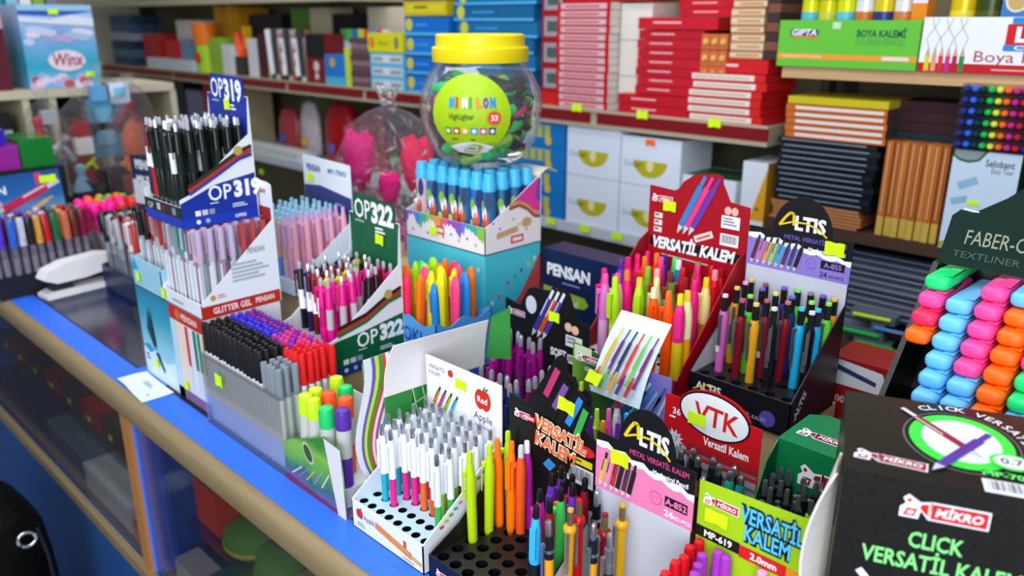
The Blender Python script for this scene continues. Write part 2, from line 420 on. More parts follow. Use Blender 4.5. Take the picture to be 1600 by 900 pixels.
        part('collar', [((c[1], .3), [(.0050, .116), (.0052, .13), (.0040, .134)])])
        clip(.005, .08, .124, .0036, (c[1], .3))
        part('button', [(CHROME, [(.0032, .134), (.0040, .139), (.0040, .144), (.002, .147)])], 8)
    elif kind == 'black_chrome':
        part('barrel', [((c[0], .22), [(.0012, 0), (.0044, .016), (.0050, .12), (.0042, .126)]), ((WHITE, .5), [(.00515, .062), (.00515, .095)])])
        clip(.005, .08, .122, .0042, CHROME)
        part('button', [(('#8a8e96', .25, .8), [(.0026, .126), (.0026, .142), (.0018, .145)])], 8)
    elif kind == 'capped':                          # slim fibre pen, darker cap
        part('barrel', [((c[1], .35), [(.0040, 0), (.0062, .012), (.0062, .100)])], 10)
        part('cap', [((c[0], .3), [(.0060, .098), (.0058, .134), (.0050, .141), (.002, .1425)])], 10)
    elif kind == 'tube_toy':                        # bubble tube: pale blue caps, picture sleeve
        part('tube', [((c[1], .3), [(.0118, .012), (.0118, .100)])], 16)
        mb = MB()
        for i in range(5):
            a = -2.2 + i * .32 + (hash(c) % 3) * .1; z = .026 + (i * 37 % 50) / 1000
            cc = ['#e9d34a', '#7fb53a', '#f2f2f4', '#d2552c', '#2b3a68'][i]
            p_ = Print(mb, (.0120 * math.cos(a), .0120 * math.sin(a), z), (-math.sin(a), math.cos(a), 0), (0, 0, 1))
            p_.ell(0, .006, .0055, .010 + .002 * i, cc, 1 + i % 2, 10)
        out.append(('sleeve_picture', mb.mesh('sleeve_picture')))
        part('bottom_cap', [(('#57c3ee', .3), [(.0122, 0), (.0126, .002), (.0126, .014)])], 16)
        part('top_cap', [(('#45b8ee', .3), [(.0126, .096), (.0126, .110), (.0104, .114), (.0104, .124), (.009, .127)])], 16)
    if fat != 1.:
        for n, me in out: me.transform(Matrix.Diagonal((fat, fat, 1, 1)))
    _K[k] = out
    return out
def put(kind, cols, loc, tilt=(0, 0), spin=0., name='pen', fat=1.):
    r = empty(name, loc, rot=(tilt[0], tilt[1], spin))
    for n, me in K(kind, *cols, fat=fat):
        o = bpy.data.objects.new(n, me); COL.objects.link(o); o.parent = r
    return r
NUM = {2: 'two', 3: 'three', 4: 'four', 5: 'five', 6: 'six', 7: 'seven', 8: 'eight', 9: 'nine', 10: 'ten'}
def rows(items, noun, cat, where, group, name, fat=1.):
    """items: (row, order, colour word, kind, cols, loc, tilt, spin). rows count from the front, order from the left"""
    items = sorted(items, key=lambda t: (t[0], t[1]))
    nrow = {}
    for it in items: nrow.setdefault(it[0], []).append(it)
    colours = {}
    for it in items: colours.setdefault(it[2], []).append(it)
    rk = sorted(nrow)
    for it in items:
        r = put(it[3], it[4], it[5], it[6], it[7], name, fat)
        row = nrow[it[0]]; k = row.index(it); same = colours[it[2]]
        if len(same) == 1: lab = 'the only %s %s standing in the %s' % (it[2], noun, where)
        else:
            lab = '%s %s in the %s, %s row, %s from left' % (it[2], noun, where, 'front' if it[0] == rk[0] else ORD[rk.index(it[0])], ORD[k])
        tag(r, lab, cat, group)
# ---------------------------------------------------------------- display boxes
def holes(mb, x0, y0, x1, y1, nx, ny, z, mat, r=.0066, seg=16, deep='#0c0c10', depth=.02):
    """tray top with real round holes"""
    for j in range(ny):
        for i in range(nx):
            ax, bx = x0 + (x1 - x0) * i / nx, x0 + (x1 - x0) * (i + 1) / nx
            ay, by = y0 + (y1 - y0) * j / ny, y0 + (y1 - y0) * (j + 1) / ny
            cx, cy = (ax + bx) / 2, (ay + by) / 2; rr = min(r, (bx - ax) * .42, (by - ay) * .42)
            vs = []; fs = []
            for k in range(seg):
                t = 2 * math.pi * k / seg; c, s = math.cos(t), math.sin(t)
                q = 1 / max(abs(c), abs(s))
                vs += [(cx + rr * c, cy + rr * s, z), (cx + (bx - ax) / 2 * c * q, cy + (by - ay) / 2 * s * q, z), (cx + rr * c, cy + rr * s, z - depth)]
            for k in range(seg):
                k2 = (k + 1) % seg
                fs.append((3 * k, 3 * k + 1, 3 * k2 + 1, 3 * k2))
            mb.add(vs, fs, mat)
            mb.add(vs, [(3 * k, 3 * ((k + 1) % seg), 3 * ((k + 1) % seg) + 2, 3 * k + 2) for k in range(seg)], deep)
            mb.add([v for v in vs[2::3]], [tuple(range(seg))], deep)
def cells(x0, y0, x1, y1, nx, ny):
    return [[(x0 + (x1 - x0) * (i + .5) / nx, y0 + (y1 - y0) * (j + .5) / ny) for i in range(nx)] for j in range(ny)]
def display(name, label, X0, X1, Y0, Y1, z, hb, hc, outline, col, inner=WHITE, tray=None, nx=0, ny=0, trayz=None, cheek=None, hole_r=.0066, lip=None, cat='display box', t=.0016, group=None):
    """counter display: tray with holes, two slanted cheeks and a printed header card. returns (root, P_front, P_cheek, P_header, finish)"""
    wd, d = X1 - X0, Y1 - Y0
    root = tag(empty(name, (X0, Y0, z)), label, cat, group)
    tray_z = trayz if trayz is not None else hb - .004
    T = MB()
    T.box(0, 0, 0, wd, t, lip or hb, col); T.box(0, 0, 0, wd, d, t, col)
    T.box(t, t, 0.002, wd - t, t * 1.6, (lip or hb) - .0004, inner)
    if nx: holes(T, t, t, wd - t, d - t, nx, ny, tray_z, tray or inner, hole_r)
    pf = Print(T, (0, 0, 0), (1, 0, 0), (0, 0, 1))
    cheek = cheek or [(0, 0), (d, 0), (d, hc), (d * .35, hb + (hc - hb) * .22), (0, hb)]
    L = MB(); L.prism(cheek, lambda a, b, s: (s, a, b), 0, t, col)
    L.poly([(t + .0002, a, b) for a, b in cheek], inner)
    Rr = MB(); Rr.prism(cheek, lambda a, b, s: (s, a, b), wd - t, wd, col)
    Rr.poly([(wd - t - .0002, a, b) for a, b in cheek[::-1]], inner)
    pc = Print(Rr, (wd, 0, 0), (0, 1, 0), (0, 0, 1))
    Hd = MB(); Hd.prism(outline, lambda a, b, s: (a, d + s, b), 0, t, col)
    ph = Print(Hd, (0, d, 0), (1, 0, 0), (0, 0, 1))
    def finish():
        T.build('tray', root); L.build('side_panel', root); Rr.build('side_panel', root)
        return Hd.build('header_card', root)
    return root, pf, pc, ph, finish
def arch(cx, base, rx, ry, n=14, a0=180, a1=0):
    return [(cx + rx * math.cos(math.radians(a0 + (a1 - a0) * i / n)), base + ry * math.sin(math.radians(a0 + (a1 - a0) * i / n))) for i in range(n + 1)]
def carton(name, label, X0, X1, Y0, Y1, z0, z1, mat, cat='box', group=None, deco=None):
    root = tag(empty(name, (X0, Y0, z0)), label, cat, group)
    mb = MB(); wd, d, h = X1 - X0, Y1 - Y0, z1 - z0
    mb.box(0, 0, 0, wd, d, h, mat)
    P = (Print(mb, (0, 0, 0), (1, 0, 0), (0, 0, 1)), Print(mb, (wd, 0, 0), (0, 1, 0), (0, 0, 1)), Print(mb, (0, 0, h), (1, 0, 0), (0, 1, 0)))
    if deco: deco(P, wd, d, h)
    mb.build('box_body', root)
    return root
# ================================================================ displays along the counter front
def spots(pts, ztop):
    """pen places from where their buttons stand, ztop high"""
    return [tuple(on_z(x, y, ztop)[:2]) for x, y in pts]
rnd = random.Random(5)
def jit(a=.03): return (rnd.uniform(-a, a), rnd.uniform(-a, a))
def clampxy(p, X0, X1, Y0, Y1, m=.009): return (min(max(p[0], X0 + m), X1 - m), min(max(p[1], Y0 + m), Y1 - m))
def spread_out(ps, dmin, X0, X1, Y0, Y1, m=.009, it=60):
    ps = [list(clampxy(p, X0, X1, Y0, Y1, m)) for p in ps]
    for _ in range(it):
        for i in range(len(ps)):
            for j in range(i):
                dx, dy = ps[i][0] - ps[j][0], ps[i][1] - ps[j][1]; q = math.hypot(dx, dy)
                if q < dmin:
                    if q < 1e-6: dx, dy, q = .001, .0005, .0011
                    k = (dmin - q) / 2 / q
                    ps[i][0] += dx * k; ps[i][1] += dy * k; ps[j][0] -= dx * k; ps[j][1] -= dy * k
        ps = [list(clampxy(p, X0, X1, Y0, Y1, m)) for p in ps]
    return ps
def loose(pts, ztop, box, zb, specs, noun, cat, where, group, name, dmin=.0125, tilt=.02, m=.009, nrow=4, fat=1.):
    """pens placed by sight; the label counts them from left to right among their own colour"""
    ps = spread_out(spots(pts, ztop), dmin, *box, m=m)
    its = []
    for p, s in zip(ps, specs):
        its.append((p, s))
    rowof = lambda p: min(nrow - 1, int((p[1] - box[2]) / (box[3] - box[2] + 1e-9) * nrow))
    its.sort(key=lambda t: (rowof(t[0]), t[0][0]))
    by = {}
    for p, s in its: by.setdefault(s[0], []).append(p)
    cnt = {}
    for p, s in its:
        r = put(s[1], s[2], (p[0], p[1], zb), jit(tilt), rnd.uniform(-.9, .5), name, fat)
        n = len(by[s[0]]); k = sorted(by[s[0]]).index(p)
        if n == 1: lab = 'the only %s %s in the %s' % (s[0], noun, where)
        elif k == 0: lab = 'leftmost of the %s %s %ss in the %s' % (NUM.get(n, str(n)), s[0], noun, where)
        elif k == n - 1: lab = 'rightmost of the %s %s %ss in the %s' % (NUM.get(n, str(n)), s[0], noun, where)
        else: lab = '%s from left of the %s %s %ss in the %s' % (ORD[k], NUM.get(n, str(n)), s[0], noun, where)
        tag(r, lab, cat, group)
# ---- white display with the red apple emblem
X0, X1, Y0, Y1 = -.827, -.676, .53, .668
wd, d = X1 - X0, Y1 - Y0
root, pf, pc, ph, fin = display('pencil_display', 'white display box with red apple emblem, front holes empty', X0, X1, Y0, Y1, H, .042, .14,
    [(0, 0), (wd, 0), (wd, .213), (0, .213)], ('#eef1f8', .4), tray=('#b4d4e6', .4), nx=8, ny=6, cheek=[(0, 0), (d, 0), (d, .135), (0, .042)], hole_r=.0062, inner='#dfe6f2')
def apple(P, x, y, r, l=2):
    P.ell(x - r * .38, y, r * .68, r, '#d2281c', l); P.ell(x + r * .38, y, r * .68, r, '#d2281c', l + 1)
    P.bar(x, y + r * .8, x + r * .25, y + r * 1.35, r * .14, '#5a3a22', l)
    P.ell(x + r * .5, y + r * 1.15, r * .3, r * .12, '#5a9a2e', l, rot=.5)
ph.text('VERSATİL', .006, .196, .0058, '#5c616b', bold=.0); ph.text('KALEM', .006, .187, .0058, '#5c616b')
apple(ph, .052, .199, .005)
for i, c in enumerate(('#d8822b', '#c8438a', '#9dbb3c', '#44b7d8')): ph.pen(.010 + i * .012, .134 - i * .001, .030 + i * .012, .172 - i * .001, .006, c)
ph.lines(.06, .125, .08, .130, 2, '#8a8f9a')
apple(ph, .116, .181, .0145); ph.text('Red', .116, .177, .009, WHITE, 5, bold=.02, align='C'); ph.text('Apple', .116, .150, .011, '#54357a', 2, align='C')
ph.lines(.100, .138, .140, .143, 2, '#a7abb5')
apple(pf, .018, .027, .007); pf.text('Apple', .027, .022, .007, '#54357a'); pf.lines(.012, .006, .035, .013, 2, '#a7abb5')
pf.pen(.038, .028, .148, .012, .010, '#e58a2c', head='#e8a65a'); pf.rect(.112, .022, .118, .032, '#d2502c')
pf.lines(.11, .003, .147, .007, 1, '#a7abb5')
for i in range(12): pc.rect(.02 + i * .008, .0465 + i * .0054, .027 + i * .008, .051 + i * .0054, ['#e9e9ee', '#d65a3a', '#e7bb3b', '#7fb24a', '#4fa8c8', '#e58ab0'][i % 6])
fin()
sticker(root, (0, d, 0), (1, 0, 0), (0, 0, 1), .075, .190, rot=-.03)
CC = [('cyan', '#1fa9c9'), ('cyan', '#1fa9c9'), ('pink', '#e0218a'), ('pink', '#e0218a'), ('orange', '#e2661f'), ('orange', '#d4561c'), ('lime green', '#86d04a'), ('green', '#3fae49')]
g = cells(X0 + .0016, Y0 + .0016, X1 - .0016, Y1 - .0016, 8, 6); its = []
for j in range(1, 6):
    for i in range(8):
        if j == 1 and i in (0, 3, 4, 5, 6): continue
        its.append((j, i, 'white and ' + CC[i][0], 'two_tone', (CC[i][1],), (g[j][i][0], g[j][i][1], H + .006), jit(.012), 0))
rows(its, 'pencil', 'pencil', 'white red-apple box', 'pencils in the white apple box', 'mechanical_pencil')
# ---- black display, orange lettering
X0, X1, Y0, Y1 = -.666, -.508, .531, .672
wd, d = X1 - X0, Y1 - Y0
ol = [(0, 0), (wd, 0), (wd, .182), (.118, .203), (.128, .222), (.135, .240), (.132, .250), (.124, .252), (.116, .244), (.112, .240), (.113, .252), (.108, .262), (.100, .262), (.096, .268), (.096, .278), (.088, .284), (.080, .280), (.040, .215), (.034, .203), (0, .206)]
root, pf, pc, ph, fin = display('pencil_display', 'black display box with orange lettering and pencil shapes along its top', X0, X1, Y0, Y1, H, .036, .13, ol, ('#121114', .35), inner=('#15120f', .5), tray=('#1b1918', .4), nx=7, ny=6, hole_r=.0078)
ph.mikro(.010, .183, .037)
for i, (a, c) in enumerate((((.040, .175, .086, .272), '#c0306f'), ((.055, .168, .100, .255), '#7a4aa0'), ((.075, .150, .124, .246), '#2f86d8'), ((.095, .135, .131, .235), '#3aa54a'))):
    ph.bar(*a, .016, '#08080a', 2 + i * 2); x0, y0, x1, y1 = a
    ph.bar(x0 + (x1 - x0) * .5, y0 + (y1 - y0) * .5, x1 - (x1 - x0) * .08, y1 - (y1 - y0) * .08, .009, c, 3 + i * 2)
ph.poly([(.060, .128), (.072, .122), (.082, .134), (.070, .140)], '#2f8fd0', 2); ph.poly([(.084, .128), (.092, .118), (.098, .132)], '#5f9a3a', 2)
for k, (cl, dx, b) in enumerate((('#f2e2d0', 0, .09), ('#ec6f35', 0, .03))):
    ph.text('VERSATİL', .046, .178, .017, cl, 12 + k, bold=b, w=.085, rot=-.12); ph.text('KALEM', .048, .155, .017, cl, 12 + k, bold=b, w=.066, rot=-.12)
ph.rect(.100, .151, .139, .160, '#e6d022', 2); ph.lines(.104, .1535, .134, .1575, 1, '#3a3410', 3)
ph.ell(.128, .172, .014, .007, '#d4222a', 2); ph.lines(.118, .170, .138, .174, 1, '#f0b0a8', 3)
ph.barcode(.100, .124, .141, .148)
pf.mikro(.014, .018, .032); pf.lines(.018, .004, .05, .008, 1, '#d8c43a'); pf.text('VERSATİL KALEM', .06, .012, .008, '#e8e4dc', bold=.01)
fin(); sticker(root, (0, d, 0), (1, 0, 0), (0, 0, 1), .098, .222, .026, .018, rot=-.15)
O_, L_, P_ = '#ff7a0a', '#b9dc14', '#6a35b8'
loose([(737, 705), (762, 692), (780, 683), (803, 671), (801, 690), (817, 692), (836, 684), (861, 739), (881, 727), (898, 740), (916, 749), (844, 762), (858, 778), (880, 760), (899, 761), (835, 789), (878, 752)], H + .158,
      (X0, X1, Y0, Y1), H + .008,
      [('lime', 'neon', (L_,)), ('lime', 'neon', (L_,)), ('orange', 'neon', (O_,)), ('lime', 'neon', (L_,)), ('orange', 'neon', (O_,)), ('red orange', 'neon', ('#f25a22', '#f25a22', '#c9ccd4')), ('magenta', 'neon', ('#b01e9c', '#b01e9c', WHITE)),
       ('purple', 'neon', (P_, P_, BLACK)), ('purple', 'neon', (P_, P_, BLACK)), ('magenta', 'neon', ('#b8248c', '#b8248c', BLACK)), ('dark red', 'neon', ('#8a1626', '#8a1626', BLACK)), ('magenta', 'neon', ('#c2259a', '#c2259a', BLACK)),
       ('dark red', 'neon', ('#8a1626', '#8a1626', BLACK)), ('green', 'neon', ('#3fd05a', '#3fd05a', BLACK)), ('purple', 'neon', (P_, P_, BLACK)), ('sky blue', 'neon', ('#34b3ee', '#15181e', BLACK)), ('orange', 'neon', ('#f0641e', '#f0641e', BLACK))],
      'pencil', 'pencil', 'black orange-lettered box', 'pencils in the black orange-lettered box', 'mechanical_pencil', dmin=.0158, fat=1.12)
# ---- two displays of the same make, arched black top over torn paper print
def torn(name, label, X0, X1, Y0, Y1, z, hb, tear, top, col, code, deep, cutcol, pens):
    wd, d = X1 - X0, Y1 - Y0
    sh = tear[1] + .056
    ol = [(0, 0), (wd, 0), (wd, sh), (wd * .80, sh + .001)] + arch(wd * .52, sh, wd * .285, top - sh, 14, 0, 180)[::1] + [(wd * .2, sh), (0, sh)]
    root, pf, pc, ph, fin = display(name, label, X0, X1, Y0, Y1, z, hb, .145, ol, ('#15151a', .35), inner=('#c9ccd9', .45), tray=('#1a1c24', .3), nx=6, ny=4, hole_r=.0075, cheek=[(0, 0), (d, 0), (d, tear[0] - .03), (d * .8, tear[0] - .05), (0, hb)])
    n = 16
    up = [(wd * i / n, tear[1] + .048 - .018 * (i / n) + .0022 * ((i * 7) % 3 - 1)) for i in range(n + 1)]
    lo = [(x, y - .006 - .0014 * ((k * 5) % 3)) for k, (x, y) in enumerate(up)]
    for k in range(n):
        ph.poly([lo[k], lo[k + 1], up[k + 1], up[k]], WHITE, 1)
        ph.poly([(lo[k][0], tear[0]), (lo[k + 1][0], tear[0]), lo[k + 1], lo[k]], (col, .4), 1)
    ph.rect(.0012, .0, wd - .0012, tear[0], ('#c3c6d4', .45), 1)
    cx = wd * .52; y = sh + .010
    ph.text('LTIS', wd * .45, y - .004, .020, WHITE, 3, bold=.04, w=wd * .29)
    Y_ = '#e8c81e'
    ph.strip([(wd * .30, y - .001), (wd * .355, y + .012), (wd * .395, y + .019), (wd * .43, y + .018), (wd * .44, y + .001)], .0038, Y_, 4)
    ph.strip([(wd * .30, y - .001), (wd * .42, y + .006), (wd * .56, y + .007), (wd * .68, y + .001), (wd * .76, y - .009)], .0024, Y_, 5)
    ph.text('METAL VERSATİL KALEM', wd * .36, sh - .010, .0065, deep, 2, bold=.01, w=wd * .58)
    ph.text('Mechanical Pencil', wd * .60, sh - .022, .0055, WHITE, 2, bold=.02, w=wd * .34)
    for i, c in enumerate(pens): ph.pen(wd * (.05 + .062 * i), tear[0] + .003, wd * (.120 + .062 * i), tear[0] + .048, .0062, c, 3 + 2 * (i % 2), '#2a2b33')
    ph.ell(wd * .64, tear[0] + .020, .008, .008, deep, 2); ph.ell(wd * .64, tear[0] + .020, .0068, .0068, col, 3); ph.text('0.7', wd * .64, tear[0] + .018, .005, deep, 4, align='C')
    ph.rect(wd * .73, tear[0] + .016, wd * .95, tear[0] + .028, '#15151a', 2); ph.text(code, wd * .84, tear[0] + .0185, .0075, col, 3, bold=.03, align='C')
    ph.text('24', wd * .73, tear[0] + .004, .008, cutcol, 2, bold=.03); ph.text('AD./PCS', wd * .81, tear[0] + .0045, .0045, cutcol, 2, bold=.02)
    pf.text('ALTIS', .012, hb * .55, .012, WHITE, 2, bold=.03); pf.strip([(.008, hb * .5), (.03, hb * .75), (.062, hb * .45)], .002, Y_, 3)
    pf.text('METAL VERSATİL KALEM', .05, hb * .22, .006, '#b9b2e0', 2, w=.075); pf.ell(wd * .8, hb * .35, .012, .012, '#5a4aa8', 1)
    pc.text('ALTIS', .018, .02, .012, WHITE, 2, bold=.02, rot=.9); pc.strip([(.012, .02), (.03, .05), (.035, .06)], .0022, Y_, 3)
    fin(); return root
rA = torn('pencil_display', 'display box with arched black top over pink torn print, nearest the camera', -.501, -.373, .535, .645, H, .04, (.155, .168), .272, '#ee7fb2', 'A-852', '#d8458c', WHITE, ['#d8b45a', '#e58ab0', '#b0342e', '#22232b', '#4a3a44', '#1c1c22'])
sticker(rA, (0, .11, 0), (1, 0, 0), (0, 0, 1), .034, .203, .024, .017, rot=.03)
Yw = '#eba51c'
loose([(853, 808), (877, 788), (902, 783), (922, 761), (928, 818), (948, 803), (954, 834), (975, 787)], H + .157, (-.501, -.373, .535, .645), H + .010,
      [('yellow', 'chrome_head', (Yw, '#3a3b42')), ('yellow', 'collar', (Yw,)), ('red', 'collar', ('#c3121c',)), ('olive', 'chrome_head', ('#8f9140', '#22232a')), ('yellow', 'chrome_head', (Yw, '#3a3b42')),
       ('dark red', 'collar', ('#8c1420',)), ('black', 'chrome_head', ('#3a1c1c', '#9a9ca4')), ('yellow', 'collar', ('#d8a81c',))], 'pencil', 'pencil', 'pink torn-print box', 'pencils in the pink torn-print box', 'mechanical_pencil', dmin=.0145, m=.012, fat=1.15)
carton('carton', 'plain carton raising the red lettered display box', -.775, -.60, .94, 1.12, H, H + .118, ('#b99a72', .8))
carton('carton', 'plain carton raising the purple torn-print display box', -.592, -.425, .97, 1.12, H, H + .118, ('#b99a72', .8))
rB = torn('pencil_display', 'display box with arched black top over purple torn print', -.583, -.424, .965, 1.105, H + .119, .05, (.186, .190), .300, '#8d78cc', 'A-855', '#6f5fc0', '#3a3258', ['#5a2f33', '#d86fa8', '#d8a02c', '#8fd04a', '#2fa8c8', '#4a3a6a', '#3a4a7a', '#22232b'])
sticker(rB, (0, .14, 0), (1, 0, 0), (0, 0, 1), .134, .234, .028, .020, rot=-.0)
A5 = [(1133, 458, 'pink', '#cf62b8', '#f2d7e8'), (1150, 447, 'gold', '#d89a1e', '#e8c860'), (1165, 440, 'pink', '#cf62b8', '#f2a7d8'), (1178, 433, 'gold', '#d89a1e', '#e8c860'), (1175, 460, 'lime', '#5fd83a', '#7fe85a'),
      (1189, 448, 'purple', '#4a2f9a', '#7a5ac8'), (1199, 442, 'brown', '#4a2a2a', '#8a5a4a'), (1160, 466, 'maroon', '#7a1420', '#b85a6a'), (1183, 472, 'gold', '#e0a01e', '#f0d070'), (1200, 466, 'maroon', '#7a1f2c', '#b85a6a'),
      (1213, 456, 'gold', '#d8a82e', '#f0d870'), (1211, 479, 'black', '#16161c', '#dfe1e8'), (1229, 448, 'purple', '#4a2f9a', '#7a5ac8'), (1229, 470, 'maroon', '#7a1420', '#d06a7a'), (1238, 460, 'blue', '#2438b0', '#5a7ad8'),
      (1247, 452, 'lime', '#5fd83a', '#7fe85a'), (1253, 479, 'cyan', '#1fa8d8', '#3fc8f0'), (1268, 469, 'lime', '#6fe03a', '#8ff06a'), (1278, 458, 'purple', '#4a2f8a', '#7a5ac8'), (1273, 484, 'black', '#0c0c10', '#dfe1e8'),
      (1281, 484, 'cyan', '#1fa8d8', '#3fc8f0'), (1293, 472, 'lime', '#5fd83a', '#8fe85a'), (1305, 465, 'gold', '#e0941e', '#f0c850'), (1295, 448, 'black', '#1a1a22', '#8a8c94')]
loose([a[:2] for a in A5], H + .286, (-.583, -.424, .965, 1.105), H + .139, [(a[2], 'metal', (a[3], a[4], '#cfd2da' if i % 3 == 0 else '#4a4b55')) for i, a in enumerate(A5)], 'pencil', 'pencil', 'purple torn-print box', 'pencils in the purple torn-print box', 'mechanical_pencil', dmin=.0165, fat=1.35)
# ---- red display with scalloped top
X0, X1, Y0, Y1 = -.776, -.591, .945, 1.118
wd, d = X1 - X0, Y1 - Y0; zr = H + .119
hL = .276
ol = [(0, 0), (wd, 0), (wd, hL - .008), (.150, hL - .004), (.143, hL + .010), (.136, hL + .022), (.134, hL + .034), (.122, hL + .036), (.096, hL + .032)] + [(.092 - i * .009, hL + .030 - .0032 * i * i * .5 + (.002 if i % 2 else 0)) for i in range(1, 5)] + [(.048, hL), (0, hL + .003)]
root, pf, pc, ph, fin = display('pencil_display', 'red display box with white lettering and scalloped top, full of bright pencils', X0, X1, Y0, Y1, zr, .036, .175, ol, ('#a50d1e', .35), inner=('#8c0f1c', .45), tray=('#e6e6ee', .5), nx=8, ny=6,
    cheek=[(0, 0), (d, 0), (d, .20), (d * .86, .19), (0, .036)])
ph.mikro(.006, hL - .017, .040)
for i, c in enumerate(('#2f86c8', '#e0418a', '#6a3aa8')): ph.pen(.058 + i * .011, hL - .070, .104 + i * .013, hL + .030, .0095, c, 3 + i, c)
for k, y in enumerate((hL - .050, hL - .062, hL - .074)): ph.rect(.012, y, .028, y + .009, '#e2d6d4', 2); ph.lines(.014, y + .002, .026, y + .007, 1, '#8a1c28', 3)
ph.bar(.092, hL - .074, .124, hL - .060, .011, '#ead9d6', 2); ph.bar(.096, hL - .073, .120, hL - .062, .004, '#b8746e', 3)
ph.ell(.148, hL - .018, .006, .0065, '#e9b5a4', 2); ph.ell(.160, hL - .018, .006, .0065, '#e9b5a4', 2)
ph.rect(.138, hL - .046, .170, hL - .026, '#eef0f4', 2); ph.lines(.141, hL - .043, .167, hL - .029, 3, '#8a8f9a', 3)
ph.barcode(.138, hL - .074, .170, hL - .055)
ph.poly([(.005, hL - .082), (.176, hL - .084), (.176, hL - .1), (.005, hL - .098)], '#1a1014', 1)
ph.text('VERSATİL KALEM', .012, hL - .100, .019, WHITE, 3, bold=.045, shear=.22, w=.155)
ph.strip([(.03, hL - .110), (.12, hL - .112)], .002, '#e8b8b8', 2)
pf.mikro(.014, .018, .034); fin()
sticker(root, (0, d, 0), (1, 0, 0), (0, 0, 1), .042, hL - .027, .024, .017)
HP, RD = '#f4187c', '#d0101c'
RV = [(939, 430, 'lilac', '#d86fc8', '#e0a0d8', '#ff4fae'), (948, 420, 'hot pink', HP, HP, HP), (956, 402, 'violet', '#7a3ab8', '#8a4ac8', '#5a1fa0'), (951, 437, 'lime', '#b0e01a', '#cfe060', '#c8e81a'), (967, 428, 'pale pink', '#f0c8e0', '#c83a9a', '#f84fa8'), (977, 400, 'hot pink', HP, HP, HP),
      (983, 423, 'hot pink', HP, '#f41868', '#ff7a1a'), (994, 396, 'hot pink', HP, HP, HP), (1009, 382, 'hot pink', HP, HP, HP), (1010, 401, 'orange', '#f0501a', RD, '#ff7a1a'), (1026, 390, 'orange', '#f0401a', RD, '#ff7a2a'), (1045, 389, 'navy', '#2a2f9a', '#2a2f9a', '#2a2f9a'),
      (1042, 400, 'hot pink', HP, '#e04f9a', '#ff4f9a'), (1059, 398, 'green', '#1fc85a', '#2a8a4a', '#2fe86a'), (1082, 393, 'blue', '#1f7ab8', '#1f5a8a', WHITE), (1014, 416, 'leaf green', '#6fb01f', '#4a8a2a', '#8ac83a'), (1029, 420, 'red', RD, RD, '#f0b8b8'), (999, 434, 'lime', '#b4e41e', '#d8e88a', '#e8d03a'),
      (1027, 434, 'cream', '#e8e29a', '#5a9a3a', '#f0eaa8'), (1050, 424, 'brown', '#8a4a2a', '#8a4a2a', '#7a3a1a'), (1064, 418, 'red', '#c01420', '#a0101c', '#d01828'), (1068, 434, 'dark red', '#8a0c18', '#8a0c18', '#9a1420'), (1099, 414, 'hot pink', '#e81f6a', '#c01a5a', HP), (1111, 413, 'red', RD, RD, RD),
      (1119, 422, 'red', '#e0141e', '#b86fb0', '#f08a9a'), (1130, 417, 'red', '#c81018', '#c81018', '#a81018'), (1105, 434, 'yellow', '#ecd68a', '#c87a10', '#f0c81a'), (1085, 438, 'hot pink', HP, '#e81f7a', HP), (1020, 450, 'orange', '#ff5a0a', '#ff5a0a', '#f0e8b8'), (1040, 460, 'orange', '#ff5a0a', '#ff5a0a', '#ff6a1a'),
      (1064, 464, 'yellow', '#f0308a', '#e0c010', '#e8e01a'), (1078, 454, 'cream', '#f0ecb0', '#f0a010', '#f8c83a'), (1049, 443, 'green', '#5a9a4a', '#6a8a2a', '#3a8a3a'), (1094, 408, 'green', '#7a9a4a', '#5a7a3a', '#6fa06a')]
loose([a[:2] for a in RV], H + .287, (X0, X1, Y0, Y1), H + .138, [(a[2], 'neon', (a[3], a[4], a[5])) for a in RV], 'pencil', 'pencil', 'red scalloped box', 'pencils in the red scalloped box', 'mechanical_pencil', dmin=.0185, nrow=5, fat=1.45)
# ---- lime display, right of the pink one
X0, X1, Y0, Y1 = -.372, -.238, .54, .652
wd, d = X1 - X0, Y1 - Y0
root, pf, pc, ph, fin = display('pen_display', 'lime green display box with blue outlined lettering', X0, X1, Y0, Y1, H, .05, .11, [(0, 0), (wd, 0), (wd, .222), (0, .214)], ('#a4cc1c', .4), inner='#9cc41c', tray=('#88ac20', .5), nx=6, ny=4)
ph.mikro(.006, .196, .040)
ph.rect(.0, .150, .050, .163, '#141414', 2); ph.text('MP-619', .010, .153, .0075, WHITE, 3, bold=.03)
ph.rect(.050, .148, .100, .162, '#d21c20', 2); ph.text('2.0mm', .062, .1515, .0075, WHITE, 3, bold=.03)
ph.rect(.100, .146, wd, .161, '#e88a1e', 2)
for k, (cl, b) in enumerate((('#15264a', .11), ('#5ac6f2', .02))):
    ph.text('VERSATİL', .048, .190, .018, cl, 4 + k, bold=b, w=.066); ph.text('KALEM', .054, .170, .018, cl, 4 + k, bold=b, w=.048)
ph.lines(.114, .18, .131, .198, 3, '#4a5a1a'); ph.barcode(.112, .163, .132, .179)
fin(); sticker(root, (0, d, 0), (1, 0, 0), (0, 0, 1), .023, .180, .026, .016)
